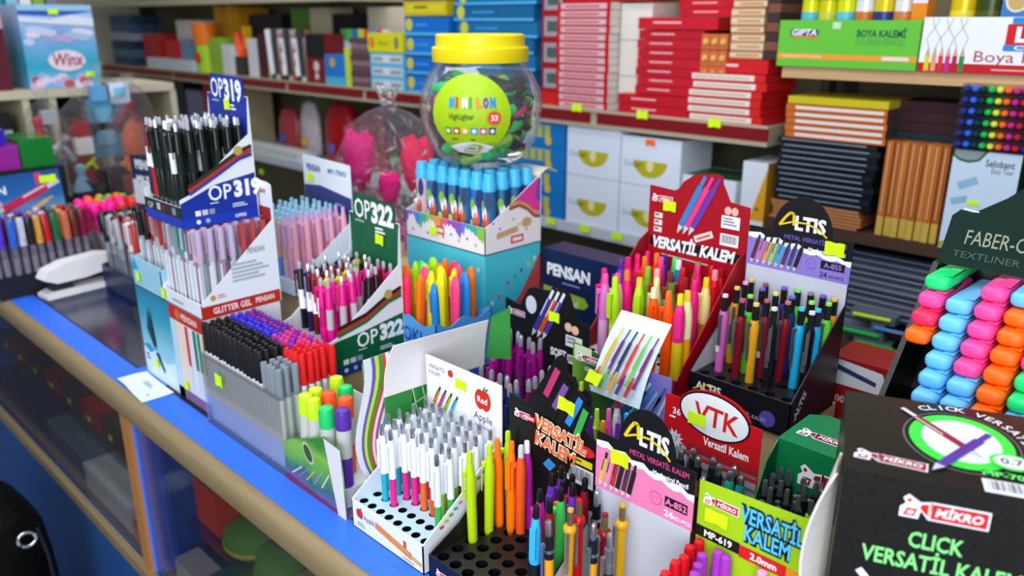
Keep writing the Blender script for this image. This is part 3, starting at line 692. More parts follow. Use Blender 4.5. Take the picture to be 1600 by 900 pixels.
loose([(1097, 835), (1079, 850), (1076, 865), (1057, 877), (1041, 895), (1121, 852), (1106, 860), (1091, 880), (1081, 895), (1197, 887), (1140, 868)], H + .15, (X0, X1, Y0, Y1), H + .008,
      [('orange', 'capped', ('#d8141c', '#f07a1a'))] + [('orange', 'capped', ('#d8141c', '#f0701a'))] * 2 + [('red', 'capped', ('#d8141c', '#d02018'))] * 2 + [('pink', 'capped', ('#a83ac0', '#f06ab0'))] * 2 + [('purple', 'capped', ('#a03ab8', '#b04ac8'))] * 2 + [('pale pink', 'capped', ('#e8a0c8', '#f0c0d8')), ('pink', 'capped', ('#a83ac0', '#f06ab0'))],
      'fibre pen', 'pen', 'lime green box', 'fibre pens in the lime green box', 'fibre_pen', dmin=.0150)
# ---- big black box at the right front, standing on a second one
def click_deco(P, wd, dp, h):
    f, c, t = P
    G = '#3fe64a'
    f.mikro(.045, h - .024, .064, 2, '#d8221c')
    f.text('CLICK', .075, h - .059, .0145, '#8cf28a', 3, bold=.022, w=.040, align='C'); f.text('VERSATİL KALEM', .080, h - .080, .0150, '#8cf28a', 3, bold=.022, w=.116, align='C')
    f.ell(.086, h - .137, .042, .032, '#8a8f8a', 1); f.ell(.086, h - .137, .040, .030, '#15151a', 2); f.ell(.086, h - .137, .037, .027, G, 3); f.ell(.086, h - .139, .028, .020, '#dfe6ea', 4)
    f.pen(.074, h - .148, .022, h - .090, .010, '#4a2f9a', 5, WHITE)
    f.text('MP-7', .112, h - .100, .008, '#8cf28a', 3, bold=.03)
    t.mikro(.008, .030, .056, 2, '#a81c2a', rot=-.10)
    t.ell(.094, .084, .046, .056, '#6a6f6a', 1, 40); t.ell(.094, .084, .0445, .0545, '#131316', 2, 40); t.ell(.094, .084, .041, .050, G, 3, 40); t.ell(.094, .084, .031, .039, '#e2e8ee', 4, 40)
    t.pen(.108, .056, .050, .134, .0078, '#9a2436', 6, '#d8d8dc'); t.pen(.066, .020, .118, .104, .0085, '#5a3aa0', 8, '#5a3aa0')
    for i, ch in enumerate('CLICK VERSATİL'):
        if ch == ' ': continue
        a = math.radians(118 - i * 8.6)
        t.text(ch, .094 + .050 * math.cos(a), .084 + .061 * math.sin(a), .0095, '#e8eaec', 3, bold=.02, rot=a - math.pi / 2, align='C')
    t.ell(.128, .056, .0165, .0145, G, 9); t.ell(.128, .056, .0135, .0115, '#dfe6ea', 10); t.text('0.7', .128, .0515, .010, '#15151a', 11, align='C')
    t.text('MP-700', .104, .030, .0085, '#6ff07a', 3, bold=.03); t.barcode(.102, .003, .160, .024, 2)
BK = M('#1c1a18', .32, 0, 0, .25)
for k, (zz, lab) in enumerate(((H + .0005, 'black box with green lettering hidden under the topmost black box'), (H + .1565, 'large black box with neon green ring and lettering, right front corner'))):
    h = .1555
    r = carton('pencil_box', lab, 0, .205, 0, .158, 0, h, BK, 'box', None, click_deco if k else None)
    r.location = (-.216, .606, zz); r.rotation_euler = (0, 0, math.radians(23))
    if k:
        mb = MB(); n = 10                                # bent white side flap bulging past the edge
        pts = [(-.002 - .021 * math.sin(math.pi * (i / n * .86 + .02)) ** .8, h - .002 - (h - .008) * i / n) for i in range(n + 1)]
        for (xa, za), (xb, zb) in zip(pts, pts[1:]):
            ya, yb = .006 - .2 * (xa + .002), .006 - .2 * (xb + .002)
            mb.add([(xa, -ya, za), (xb, -yb, zb), (-.0012, .030, zb), (-.0012, .030, za), (xa - .0016, -ya, za), (xb - .0016, -yb, zb), (-.0030, .030, zb), (-.0030, .030, za)],
                   [(0, 1, 2, 3), (7, 6, 5, 4), (0, 4, 5, 1), (2, 6, 7, 3)], ('#efeae0', .6))
        mb.build('side_flap', r)
# ================================================================ second row and stacked displays
def low_card(P, x, y, wd_, h, c):
    P.rect(x, y, x + wd_, y + h, c, 2)
# ---- red display, oval emblem
X0, X1, Y0, Y1 = -.516, -.383, .70, .802
wd, d = X1 - X0, Y1 - Y0; hh = .150
ol = [(0, 0), (wd, 0), (wd, hh + .058), (.112, hh + .060)] + arch(.070, hh + .055, .050, .030, 12, 14, 166)[::1] + [(.016, hh + .062), (0, hh + .062)]
root, pf, pc, ph, fin = display('pencil_display', 'red display box with white oval emblem and grey striped lower half', X0, X1, Y0, Y1, H, .04, .12, ol, ('#c8161f', .35), inner='#8e8f9a', tray=('#2a2a30', .4), nx=6, ny=4)
ph.ell(.070, hh + .053, .049, .030, '#101014', 1, 32, -.04); ph.ell(.070, hh + .053, .0465, .0275, '#eceef4', 2, 32, -.04)
ph.text('VTK', .042, hh + .041, .026, '#d22420', 3, bold=.02, w=.062, rot=-.04)
ph.text('36', .012, hh + .038, .009, WHITE, 2, bold=.02); ph.lines(.008, hh + .030, .022, hh + .035, 1, WHITE)
ph.text('Versatil Kalem', .058, hh + .012, .011, WHITE, 2, bold=.03, w=.062)
ph.poly([(.016 + .015 * (1 if i % 2 else .62) * math.cos(i * math.pi / 12), hh + .004 + .014 * (1 if i % 2 else .6) * math.sin(i * math.pi / 12)) for i in range(24)], '#d9dbe4', 2)
ph.text('0.7', .016, hh + .001, .008, '#6a6a78', 3, align='C')
ph.rect(0.001, 0, wd - .001, hh - .004, '#9a9ba8', 1)
for k in range(7): ph.rect(.03 if k < 4 else 0.001, hh - .013 - k * .013, wd - .001, hh - .0085 - k * .013, ['#c8161f', '#6a6a74', '#5c5c68', '#6a6a74', '#5c5c68', '#6a6a74', '#5c5c68'][k], 2)
for k in range(9): ph.rect(.036, hh - .008 + k * .0018, wd - .001, hh - .0072 + k * .0018, '#8c2a34', 2)
fin(); sticker(root, (0, d, 0), (1, 0, 0), (0, 0, 1), .048, hh + .043, .024, .017)
AM = '#b5501c'
loose([(1058, 686), (1080, 690), (1091, 710), (1064, 703), (1118, 715), (1121, 724), (1154, 722), (1143, 734), (1102, 747), (1086, 704), (1162, 745)], H + .155, (X0, X1, Y0, Y1), H + .008,
      [('silver', 'tiny_top', ('#c8ccd8', '#c8ccd8')), ('silver', 'tiny_top', ('#dfe2ea', '#c8ccd8')), ('amber', 'tiny_top', (AM, '#1a1a20')), ('amber', 'tiny_top', (AM, '#1a1a20')), ('amber', 'tiny_top', (AM, '#1a1a20')), ('amber', 'tiny_top', (AM, '#1a1a20')), ('amber', 'tiny_top', (AM, '#1a1a20')),
       ('teal', 'tiny_top', ('#1fa08a', '#1fa08a')), ('black', 'tiny_top', ('#1a1a22', '#1a1a20')), ('amber', 'tiny_top', (AM, '#1a1a20')), ('teal', 'tiny_top', ('#1f8a8a', '#1f8a8a'))],
      'pencil', 'pencil', 'red oval-emblem box', 'pencils in the red oval-emblem box', 'mechanical_pencil', dmin=.014, fat=1.1)
# ---- green box with folded lid
X0, X1, Y0, Y1 = -.380, -.256, .757, .838
wd, d = X1 - X0, Y1 - Y0; hh = .185
root, pf, pc, ph, fin = display('pen_display', 'green display box with folded back lid, full of black pens', X0, X1, Y0, Y1, H, .05, .17, [(0, 0), (wd, 0), (wd, hh), (0, hh)], ('#0e7a48', .35), inner=('#0b5d37', .4), tray=('#0b1a12', .4), nx=6, ny=5, cheek=[(0, 0), (d, 0), (d, hh), (d * .7, hh * .9), (0, .05)])
ph.mikro(.030, hh - .035, .085, 2, '#8c1824'); fin()
mb = MB(); mb.prism([(0, 0), (wd, 0), (wd, .098), (.018, .098), (0, .085)], lambda a, b, s: (a, d + b * .99, hh + s), 0, .0016, ('#0f7d4a', .35))
pt = Print(mb, (0, d, hh + .0017), (1, 0, 0), (0, .99, .0))
pt.mikro(.010, .034, .062, 2, '#8c1824'); pt.ell(.112, .058, .040, .034, '#0a3a24', 1); pt.ell(.112, .058, .038, .032, '#a8a62a', 2); pt.ell(.114, .058, .029, .024, '#e4e8f0', 3)
pt.pen(.108, .044, .082, .094, .006, '#26443a', 5, '#14261e'); pt.pen(.076, .030, .138, .058, .007, '#5ab8d8', 6, '#16161c')
pt.ell(.096, .040, .003, .003, '#15151a', 8, 10); pt.ell(.106, .046, .004, .004, '#8a2a4a', 8, 10)
pt.text('MP-6', .118, .006, .010, WHITE, 2, bold=.02)
mb.build('lid', root)
loose([(1203, 715), (1212, 738), (1199, 747), (1227, 727), (1241, 735), (1266, 743), (1211, 760), (1232, 762), (1242, 766), (1272, 780), (1222, 748), (1255, 752)], H + .158, (X0, X1, Y0, Y1), H + .010,
      [('black', 'black_chrome', ('#0f0f13',))] * 9 + [('lime', 'black_chrome', ('#7ac81e',))] + [('black', 'black_chrome', ('#0f0f13',))] * 2, 'pen', 'pen', 'green lidded box', 'pens in the green lidded box', 'ball_pen', dmin=.0165, fat=1.25)
# ---- green and blue box with curved picture card
X0, X1, Y0, Y1 = -.712, -.540, .735, .852
wd, d = X1 - X0, Y1 - Y0
gb = ramp_mat('green_to_violet_print', [(0, '#7fae3a'), (.25, '#2f5a24'), (.5, '#33502c'), (.62, '#2f6aa8'), (.8, '#5a5fb8'), (1, '#7d74c0')], 'X', 1 / .17, 0, .35, .12, 14)
root, pf, pc, ph, fin = display('pen_display', 'green and blue display box with raised card showing slanting pens', X0, X1, Y0, Y1, H, .05, .10, [(0, 0), (wd, 0), (wd, .206), (.05, .204), (0, .212)], gb, inner='#8aa890', tray=('#5a6a58', .5), nx=8, ny=5)
ph.rect(.003, .186, .035, .209, '#cfe0b8', 1); ph.mikro(.008, .192, .046, 3, '#9a1a24'); ph.text('VERSATİL', .022, .172, .008, '#dfe6df', 2, w=.03)
ph.text('48PCS 0.7', .108, .110, .007, '#dfe4f4', 2, bold=.01); ph.barcode(.100, .066, .140, .098)
for i in range(10): ph.strip([(.075 + i * .008, .13 + .004 * (i % 3)), (.115 + i * .006, .19 - .005 * (i % 4))], .004, ['#3a8ac8', '#6fb0e0', '#8a8ad0', '#2f5aa0', '#a8d0e8'][i % 5], 2)
fin()
mb = MB(); n = 8                                      # picture card curling forward at the top
cv = [(-.024 + .066 * (i / n) - .010 * math.sin(math.pi * i / n), .160 + .104 * i / n) for i in range(n + 1)]
for i in range(n):
    (a, za), (b, zb) = cv[i], cv[i + 1]
    x0 = .055; x1 = .140
    mb.add([(x0, d + a - .002, za), (x1, d + a - .002, za), (x1, d + b - .002, zb), (x0, d + b - .002, zb)], [(0, 1, 2, 3)], ('#cfe4f2', .4))
    mb.add([(x0, d + a - .001, za), (x1, d + a - .001, za), (x1, d + b - .001, zb), (x0, d + b - .001, zb)], [(3, 2, 1, 0)], WHITE)
class OnCard(Print):
    def P(s, x, y, l):
        t = y / .118; return Vector((.055 + x, d - .0023 - .024 + .066 * t - .010 * math.sin(math.pi * t) - .0011 * l, .160 + .104 * t + .0006 * l))
pq = OnCard(mb, (0, 0, 0), (1, 0, 0), (0, 0, 1))
for i, c in enumerate(('#d8b84a', '#6a3a78', '#2f3a5a', '#c84a3a', '#7fb85a', '#7a3a6a')): pq.pen(.008 + i * .0125, .012, .022 + i * .0118, .098, .0055, c, 5, c)
for i, c in enumerate(('#b8743a', '#7fb85a', '#d8a82e', '#5a3a7a', '#b83a4a')): pq.pen(.006 + i * .0145, .004, .014 + i * .0145, .040, .0062, c, 9, c)
mb.build('picture_card', root)
sticker(root, (.070, d - .036, .187), (1, 0, 0), (0, .5, .85), 0, 0, .024, .017, rot=-.12)
PC = [(909, 572, 'white', '#f0f2f4', '#2a8a5a', '#2fc86a'), (925, 585, 'magenta', '#c02a8a', '#8ab83a', '#c8d83a'), (972, 617, 'white', '#eef0f4', '#6a3ab8', '#e02a2a'), (910, 645, 'green', '#1f9a4a', '#1f9a4a', '#6fc83a'), (922, 650, 'purple', '#6a2a9a', '#6a2a9a', '#6a2a9a'), (944, 657, 'orange', '#f08a1e', '#f08a1e', '#f0a02e'),
      (981, 645, 'blue', '#2fa8d8', '#2fa8d8', '#2fa8d8'), (991, 652, 'yellow', '#e0c83a', '#e0c83a', '#e8d83a'), (1010, 655, 'orange', '#f0901e', '#f0901e', '#f8a83a'), (965, 660, 'purple', '#7a2ab0', '#7a2ab0', '#7a2ab0'), (935, 640, 'lime', '#a8d83a', '#a8d83a', '#b8e84a'), (955, 640, 'pink', '#e04aa0', '#e04aa0', '#f06ab0'),
      (1000, 668, 'purple', '#8a3ac0', '#6a2a9a', '#8a3ac0'), (1022, 668, 'green', '#5ac86a', '#5ac86a', '#7ae08a'), (1028, 680, 'white', '#e8eaf0', '#c8ccd8', '#f8f8fa')]
loose([a[:2] for a in PC], H + .157, (X0, X1, Y0, Y1), H + .008, [(a[2], 'neon', (a[3], a[4], a[5])) for a in PC], 'pencil', 'pencil', 'green and blue box', 'pencils in the green and blue box', 'mechanical_pencil', dmin=.0145, fat=1.05)
# ---- black box of magenta pencils
X0, X1, Y0, Y1 = -.922, -.738, .745, .922
wd, d = X1 - X0, Y1 - Y0
ol = [(0, 0), (wd, 0), (wd, .208), (.160, .214), (.150, .232), (.142, .250), (.136, .256), (.128, .252), (.122, .258), (.114, .252), (.107, .256), (.100, .247), (.085, .246), (.066, .246), (.052, .240), (.042, .222), (.034, .207), (0, .213)]
root, pf, pc, ph, fin = display('pencil_display', 'black display box with three pens on its header, full of magenta pencils', X0, X1, Y0, Y1, H, .04, .13, ol, ('#16161a', .35), inner=('#1a181c', .5), tray=('#16161a', .4), nx=9, ny=8, hole_r=.0075)
ph.mikro(.006, .192, .040, 2, '#c03a4a'); ph.ell(.060, .214, .012, .0155, '#d6d9ea', 2)
for i, c in enumerate(('#3a3a9a', '#c8502a', '#4a3aa0')): ph.pen(.062 + i * .012, .160, .108 + i * .012, .250, .009, c, 3 + i, '#dfe1ea')
ph.ell(.141, .196, .0075, .0075, '#e6c0a0', 2); ph.ell(.155, .194, .0075, .0075, '#e6c0a0', 2)
ph.rect(.136, .164, .170, .183, '#e2e6ee', 2); ph.lines(.139, .167, .167, .180, 2, '#7a8a9a', 3)
ph.text('SOFT', .104, .140, .013, '#e8e8f0', 3, bold=.05, w=.034); ph.barcode(.140, .135, .160, .150)
fin(); sticker(root, (0, d, 0), (1, 0, 0), (0, 0, 1), .112, .206, .023, .017)
MG, VI = '#c01a96', '#8a1a86'
PV = [(774, 510, 'magenta', MG), (787, 501, 'magenta', MG), (791, 516, 'magenta', MG), (800, 500, 'violet', VI), (808, 503, 'violet', VI), (823, 511, 'violet', '#a01a8c'), (818, 525, 'violet', '#a01a8c'), (838, 522, 'violet', '#a01a8c'), (836, 533, 'violet', '#a01a8c'), (849, 523, 'magenta', '#b01a8c'), (764, 545, 'magenta', MG), (872, 552, 'magenta', '#a81a80'), (884, 560, 'magenta', '#a81a80'),
      (738, 580, 'plum', '#6a1a4a'), (753, 570, 'plum', '#8a1a5a'), (764, 578, 'plum', '#8a1a5a'), (776, 585, 'red', '#c02a2a'), (791, 591, 'navy', '#2a2a6a'), (805, 598, 'navy', '#1f2f6a'), (820, 601, 'blue', '#1f6ab8'), (855, 576, 'violet', '#7a1a6a'), (866, 588, 'blue', '#1f5aa8'), (838, 586, 'violet', '#7a1a6a'), (780, 604, 'navy', '#2a2a5a'), (850, 604, 'plum', '#6a1a4a')]
loose([a[:2] for a in PV], H + .162, (X0, X1, Y0, Y1), H + .013, [(a[2], 'grip', (a[3],)) for a in PV], 'pencil', 'pencil', 'black three-pen box', 'pencils in the black three-pen box', 'mechanical_pencil', dmin=.0165, fat=1.2, tilt=.05, nrow=5)
# ---- navy box with lime band behind it
X0, X1 = -1.0, -.80
root = carton('pen_box', 'navy blue box with white lettering and lime band, behind the magenta pencils', X0, X1, 1.10, 1.16, H, H + .250, ('#14224c', .35), 'box', None,
    lambda P, w_, d_, h_: (P[0].text('PENSAN', .012, h_ - .048, .022, WHITE, 2, bold=.05, w=.105), P[0].lines(.05, h_ - .064, .12, h_ - .058, 1, '#7a8ac0'),
                           P[0].poly([(.003, h_ - .110), (.105, h_ - .100), (.115, h_ - .090), (.105, h_ - .078), (.003, h_ - .072)], '#9ab82a', 1), P[0].text('Neon Gel', .02, h_ - .100, .015, '#dfe8d0', 3, bold=.02, w=.07),
                           P[0].lines(.015, h_ - .128, .07, h_ - .120, 1, '#7a8ac0'), P[0].poly([(.0, h_ - .20), (.2, h_ - .17), (.2, h_ - .14), (.12, h_ - .14), (.0, h_ - .18)], '#2f7fb8', 1)))
# ---- crayon blue cup box of neon markers
X0, X1, Y0, Y1 = -1.106, -.962, .800, .926
wd, d = X1 - X0, Y1 - Y0
root = tag(empty('marker_box', (X0, Y0, H)), 'light blue open box of neon markers with wavy top edge', 'display box')
BL = M('#4f9fe6', .4)
def wavy(L, n=14, z=.178): return [(0, 0), (L, 0)] + [(L * (1 - i / n), z + .006 * math.cos(4 * math.pi * i / n)) for i in range(n + 1)]
mb = MB()
mb.prism(wavy(wd), lambda a, b, s: (a, s, b), 0, .0016, BL); mb.prism(wavy(wd), lambda a, b, s: (a, d - s, b), 0, .0016, BL)
mb.prism(wavy(d), lambda a, b, s: (wd - s, a, b), 0, .0016, BL); mb.prism(wavy(d), lambda a, b, s: (s, a, b), 0, .0016, BL)
mb.box(.002, .002, .128, wd - .002, d - .002, .131, '#e8eef4')
for P, L in ((Print(mb, (0, 0, 0), (1, 0, 0), (0, 0, 1)), wd), (Print(mb, (wd, 0, 0), (0, 1, 0), (0, 0, 1)), d)):
    P.text('NOKI', L * .24, .138, .026, '#2338b0', 2, bold=.01, w=L * .5)
    P.lines(L * .2, .112, L * .85, .128, 2, '#2f5ac8'); P.ell(L * .10, .150, .012, .012, '#b85a8a', 1); P.ell(L * .10, .150, .008, .008, BL, 2)
    P.ell(L * .12, .108, .016, .016, '#1fa898', 2); P.ell(L * .12, .108, .009, .009, '#7fd8c8', 3); P.ell(L * .88, .150, .010, .012, '#c84a6a', 1); P.ell(L * .88, .150, .006, .008, BL, 2)
    P.rect(L * .03, .03, L * .22, .085, '#c8dc5a', 1); P.rect(L * .4, .04, L * .9, .09, '#3f6fd8', 1)
mb.build('box_body', root)
NK = {'lime': '#b4f01a', 'red pink': '#ff2a5c', 'orange': '#ff7a12', 'yellow': '#f0f01e', 'blue': '#1f86d8', 'pink': '#ff4a8a', 'green': '#3fe07a'}
NP = [(633, 424, 'red pink'), (649, 423, 'orange'), (665, 421, 'yellow'), (676, 439, 'blue'), (689, 421, 'yellow'), (708, 426, 'pink'), (708, 416, 'yellow'), (725, 422, 'blue'), (733, 406, 'pink'), (752, 405, 'orange'), (640, 407, 'orange'), (636, 400, 'lime'), (648, 398, 'green'), (662, 406, 'lime'), (700, 399, 'orange'), (714, 400, 'red pink'), (664, 413, 'pink'), (692, 408, 'yellow'), (688, 400, 'lime'), (728, 396, 'orange')]
loose([a[:2] for a in NP], H + .257, (X0, X1, Y0, Y1), H + .132, [(a[2], 'flat_marker', (NK[a[2]],)) for a in NP], 'marker', 'marker', 'light blue box', 'neon markers in the light blue box', 'neon_marker', dmin=.0225, m=.0135, tilt=.06, fat=1.05)
tag(put('flat_marker', (NK['lime'],), (-1.073, .818, H + .150), (.05, -.42), .2, 'neon_marker', 1.05), 'lime marker leaning out over the left side of the light blue box', 'marker', 'neon markers in the light blue box')
# ---- teal box with a rainbow tube display on it
X0, X1, Y0, Y1 = -1.221, -1.001, .95, 1.093
wd, d = X1 - X0, Y1 - Y0
def teal_deco(P, w_, d_, h_):
    for Q, L in ((P[0], w_), (P[1], d_)):
        for k in range(14):
            a = (k * 37 % 97) / 97; b = (k * 61 % 89) / 89
            Q.ell(.01 + a * (L - .02), .1 + b * (h_ - .115), .0035, .0045, ['#d8c83a', '#b83a5a', '#2f5aa8', '#e8e0c0', '#3aa06a'][k % 5], 1, 8)
    n = 10
    c = [(d_ * (.25 + .75 * i / n), h_ * (.42 + .10 * math.sin(i / n * 3.6))) for i in range(n + 1)]
    P[1].poly([(d_ - .001, h_ - .02), (d_ * .75, h_ * .74)] + c, '#b8454a', 2)
    for k, cl in enumerate(('#8a5a62', '#c48a80', '#7a4a52')): P[1].strip([(x, y - .006 * k) for x, y in c], .0065, cl, 3 + k)
    P[1].poly([(x, y - .018) for x, y in c] + [(d_ - .001, .03), (d_ * .4, .03)], '#2a9ad6', 2)
carton('toy_box', 'teal box with tiny coloured dots under the rainbow tube display', X0, X1, Y0, Y1, H, H + .262, ramp_mat('teal_print', [(0, '#1a86b8'), (.5, '#27a8d0'), (1, '#46c4d8')], 'Z', 3.6, 0, .4, .3, 9), 'box', None, teal_deco)
zt = H + .263
root, pf, pc, ph, fin = display('toy_display', 'white display box with dripping rainbow print, holding blue tubes', X0, X1, Y0, Y1, zt, .050, .14, [(0, 0), (wd, 0), (wd, .125), (0, .125)], ('#f0eaf0', .4), tray=('#14161c', .5), trayz=.040, inner='#d8d4dc',
    cheek=[(0, 0), (d, 0), (d, .125), (d * .93, .122), (d * .12, .056), (0, .050)])
RB = ['#8a5ac0', '#4a8ad8', '#3ab0a0', '#8ac04a', '#e8a03a', '#e0607a', '#a04ab0']
n = 22
for i in range(n):
    x0, x1 = wd * i / n, wd * (i + 1) / n; y = .034 + .009 * math.sin(i * 1.15) + .003 * (i % 3)
    pf.poly([(x0, .050), (x0, y), ((x0 + x1) / 2, y - .006), (x1, .034 + .009 * math.sin((i + 1) * 1.15) + .003 * ((i + 1) % 3)), (x1, .050)], RB[(i // 2) % 7], 1)
for i in range(9): pf.ell(.02 + i * .022, .015 + .008 * (i % 2), .003, .003, RB[(i * 3) % 7], 1, 8)
pf.rect(.088, .018, .112, .034, '#d8404a', 2); pf.rect(.091, .022, .109, .030, '#f0d8dc', 3)
pc.poly([(d - .001, .122), (d * .93, .121), (d * .42, .081), (d * .55, .086), (d * .72, .080), (d * .85, .064), (d - .001, .058)], '#e0409a', 1)
pc.poly([(d - .001, .122), (d - .001, .075), (d * .90, .085), (d * .93, .115)], '#6a52b8', 2)
pc.strip([(d * .42, .080), (d * .6, .084), (d * .75, .074), (d * .88, .058), (d - .001, .055)], .006, '#d89a5a', 3); pc.strip([(d * .42, .075), (d * .6, .078), (d * .75, .068), (d * .88, .052), (d - .001, .049)], .005, '#9a4a5a', 4)
pc.bar(d * .2, .030, d * .58, .036, .011, '#c9a878', 2); pc.ell(d * .74, .044, .013, .009, '#c9a878', 2); pc.rect(d * .45, .010, d * .68, .024, '#d8404a', 2); pc.rect(d * .48, .0135, d * .65, .0205, '#f4e8e8', 3)
for i in range(7): pc.ell(.02 + i * .017, .055 - .012 * (i % 3), .0025, .0025, RB[i], 1, 8)
fin(); sticker(root, (0, 0, 0), (1, 0, 0), (0, 0, 1), .083, .022, .022, .016)
mb = MB()                                               # curled paper edge at the back right
for i in range(6):
    a0, a1 = i / 6, (i + 1) / 6
    f = lambda t: (d - .004 + .050 * t, .1245 + .012 * math.sin(t * 3.0))
    (ya, za), (yb, zb) = f(a0), f(a1)
    mb.add([(wd - .07, ya, za), (wd, ya, za), (wd, yb, zb), (wd - .07, yb, zb), (wd - .07, ya, za - .001), (wd, ya, za - .001), (wd, yb, zb - .001), (wd - .07, yb, zb - .001)], [(0, 1, 2, 3), (7, 6, 5, 4), (0, 4, 5, 1), (1, 5, 6, 2), (2, 6, 7, 3), (3, 7, 4, 0)], '#e6dfd4')
mb.build('lid_flap', root)
g = cells(X0 + .004, Y0 + .012, X1 - .002, Y1 - .004, 7, 4); its = []
for j in range(4):
    for i in range(7):
        c = ('#2f9ad8', '#2a6a9c')
        if i == 0 and j == 0: c = ('#e8d0e0', '#e4c4dc')
        elif (i + 2 * j) % 7 == 5: c = ('#2f6ad8', '#2a6ad0')
        its.append((j, i, 'pale pink' if i == 0 and j == 0 else ('blue' if c[1] == '#2a6ad0' else 'light blue'), 'tube_toy', c, (g[j][i][0], g[j][i][1], zt + .014), (0, 0), rnd.uniform(-.3, .9)))
rows(its, 'bubble tube', 'toy', 'rainbow display', 'bubble tubes in the rainbow display', 'bubble_tube', 1.0)
# ---- clear jar of mini highlighters standing on the tubes
JX, JY, JZ = -1.108, 1.045, zt + .1415
jar = tag(empty('jar', (JX, JY, JZ)), 'big clear round jar with yellow lid, standing on the blue tubes', 'jar')
prof = [(.0, .001), (.062, .0), (.078, .012), (.098, .040), (.110, .075), (.113, .105), (.108, .135), (.096, .160), (.084, .176), (.080, .182), (.080, .192)]
mb = MB(); mb.lathe(prof, PETJAR, 40); mb.f.pop(); mb.mi.pop(); mb.build('jar_body', jar)
mb = MB(); mb.lathe([(.086, .183), (.087, .185), (.087, .207), (.085, .209), (.080, .210), (.080, .228), (.077, .231), (.0, .231)], ('#f4dc12', .35), 40)
mb.build('lid', jar)
mb = MB()
class Curved(Print):
    def P(s, x, y, l):
        r = .1135 + .0006 * l + .0008
        a, b = x / .112, y / .112
        fw = Vector((.1, .0, 0)); dirv = s.n0 * (math.cos(a) * math.cos(b)) + s.u * (math.sin(a) * math.cos(b)) + s.v * math.sin(b)
        return Vector((0, 0, .103)) + dirv * r
az = math.atan2(-JY, -JX) - math.radians(10)
P = Curved(mb, (0, 0, 0), (-math.sin(az), math.cos(az), 0), (0, 0, 1)); P.n0 = Vector((math.cos(az), math.sin(az), 0))
def disc(P, cx, cy, r, mat, l, n=32, rings=5, clip=None):
    for k in range(rings):
        for i in range(n):
            a, b = 2 * math.pi * i / n, 2 * math.pi * (i + 1) / n; r0, r1 = r * k / rings, r * (k + 1) / rings
            P.poly([(cx + r0 * math.cos(a), cy + r0 * math.sin(a)), (cx + r1 * math.cos(a), cy + r1 * math.sin(a)), (cx + r1 * math.cos(b), cy + r1 * math.sin(b)), (cx + r0 * math.cos(b), cy + r0 * math.sin(b))], mat, l)
disc(P, 0, -.004, .072, '#a8cc12', 0)
for i, (ch, c) in enumerate(zip('MINILON', ('#1fa0d8', '#d8402a', '#f0e6d0', '#3aa03a', '#e08a1e', '#7a3ab0', '#1f8ad0'))): P.text(ch, -.036 + i * .0118, .010, .015, c, 2, bold=.09, w=.005 if ch == 'I' else .0098)
P.text('HighLighter', -.036, -.010, .010, '#3f5a0a', 2, bold=.01, w=.044)
P.poly([(.042 + .014 * (1 if i % 2 else .72) * math.cos(i * math.pi / 12), -.008 + .014 * (1 if i % 2 else .72) * math.sin(i * math.pi / 12)) for i in range(24)], '#e0502a', 2); P.text('33', .042, -.012, .009, WHITE, 3, bold=.03, align='C')
for i, c in enumerate(('#4a9a3a', '#b83a2a', '#d8c03a', '#3a9ad8', '#c84aa0', '#2a3a9a')): P.rect(-.046 + i * .0158, -.036, -.034 + i * .0158, -.024, c, 2); P.ell(-.040 + i * .0158, -.030, .004, .004, '#e8ecd8', 3, 10)
P.lines(-.036, -.050, .036, -.044, 1, '#5a7a0a'); P.poly([(-.044, -.060)] + [(-.044 + .088 * i / 8, -.060 + .010 * math.sin(math.pi * i / 8)) for i in range(1, 8)] + [(.044, -.060), (.03, -.072), (0, -.0765), (-.03, -.072)], WHITE, 3)
P.barcode(-.010, -.068, .012, -.058, 4)
mb.build('label', jar)
def mini(col, dark):
    k = ('mini', col, dark)
    if k not in _K:
        a = MB(); a.lathe([(.004, -.029), (.0100, -.027), (.0115, -.02), (.0115, .006)], (dark, .35), 12, sy=.8)
        b = MB(); b.lathe([(.0118, .004), (.0118, .022), (.0095, .028), (.003, .029)], (col, .3), 12, sy=.8)
        _K[k] = [('barrel', a.mesh('barrel')), ('cap', b.mesh('cap'))]
    return _K[k]
MC = [('green', '#2fe07a', '#2fe07a'), ('black and lime', '#b8f03a', '#1c1c22'), ('black', '#1c1c22', '#1c1c22'), ('black and pink', '#ff3a9a', '#1c1c22'), ('black and green', '#2fd86a', '#1c1c22'), ('black and green', '#2fd86a', '#1c1c22'), ('lime', '#b4f04a', '#b4f04a'), ('black', '#202026', '#202026')]
k = 0
for ring, (zz, rr, nn) in enumerate(((.022, .036, 7), (.045, .060, 11), (.078, .074, 14), (.108, .077, 14), (.136, .064, 11), (.148, .028, 5), (.03, .012, 2), (.085, .035, 5))):
    for i in range(nn):
        a = 2 * math.pi * (i + .37 * ring) / nn
        c = MC[(k * 5 + ring) % 8]; k += 1
        r = empty('mini_highlighter', (JX + rr * math.cos(a), JY + rr * math.sin(a), JZ + zz + rnd.uniform(-.004, .004)), rot=(math.pi / 2 + rnd.uniform(-.5, .5), 0, a + rnd.uniform(-.4, .4)))
        for n_, me in mini(c[1], c[2]):
            o = bpy.data.objects.new(n_, me); COL.objects.link(o); o.parent = r
        r.scale = (1.18, 1.18, 1.18)
        tag(r, 'small %s highlighter lying with others inside the clear round jar' % c[0], 'highlighter', '%s mini highlighters in the jar' % c[0])
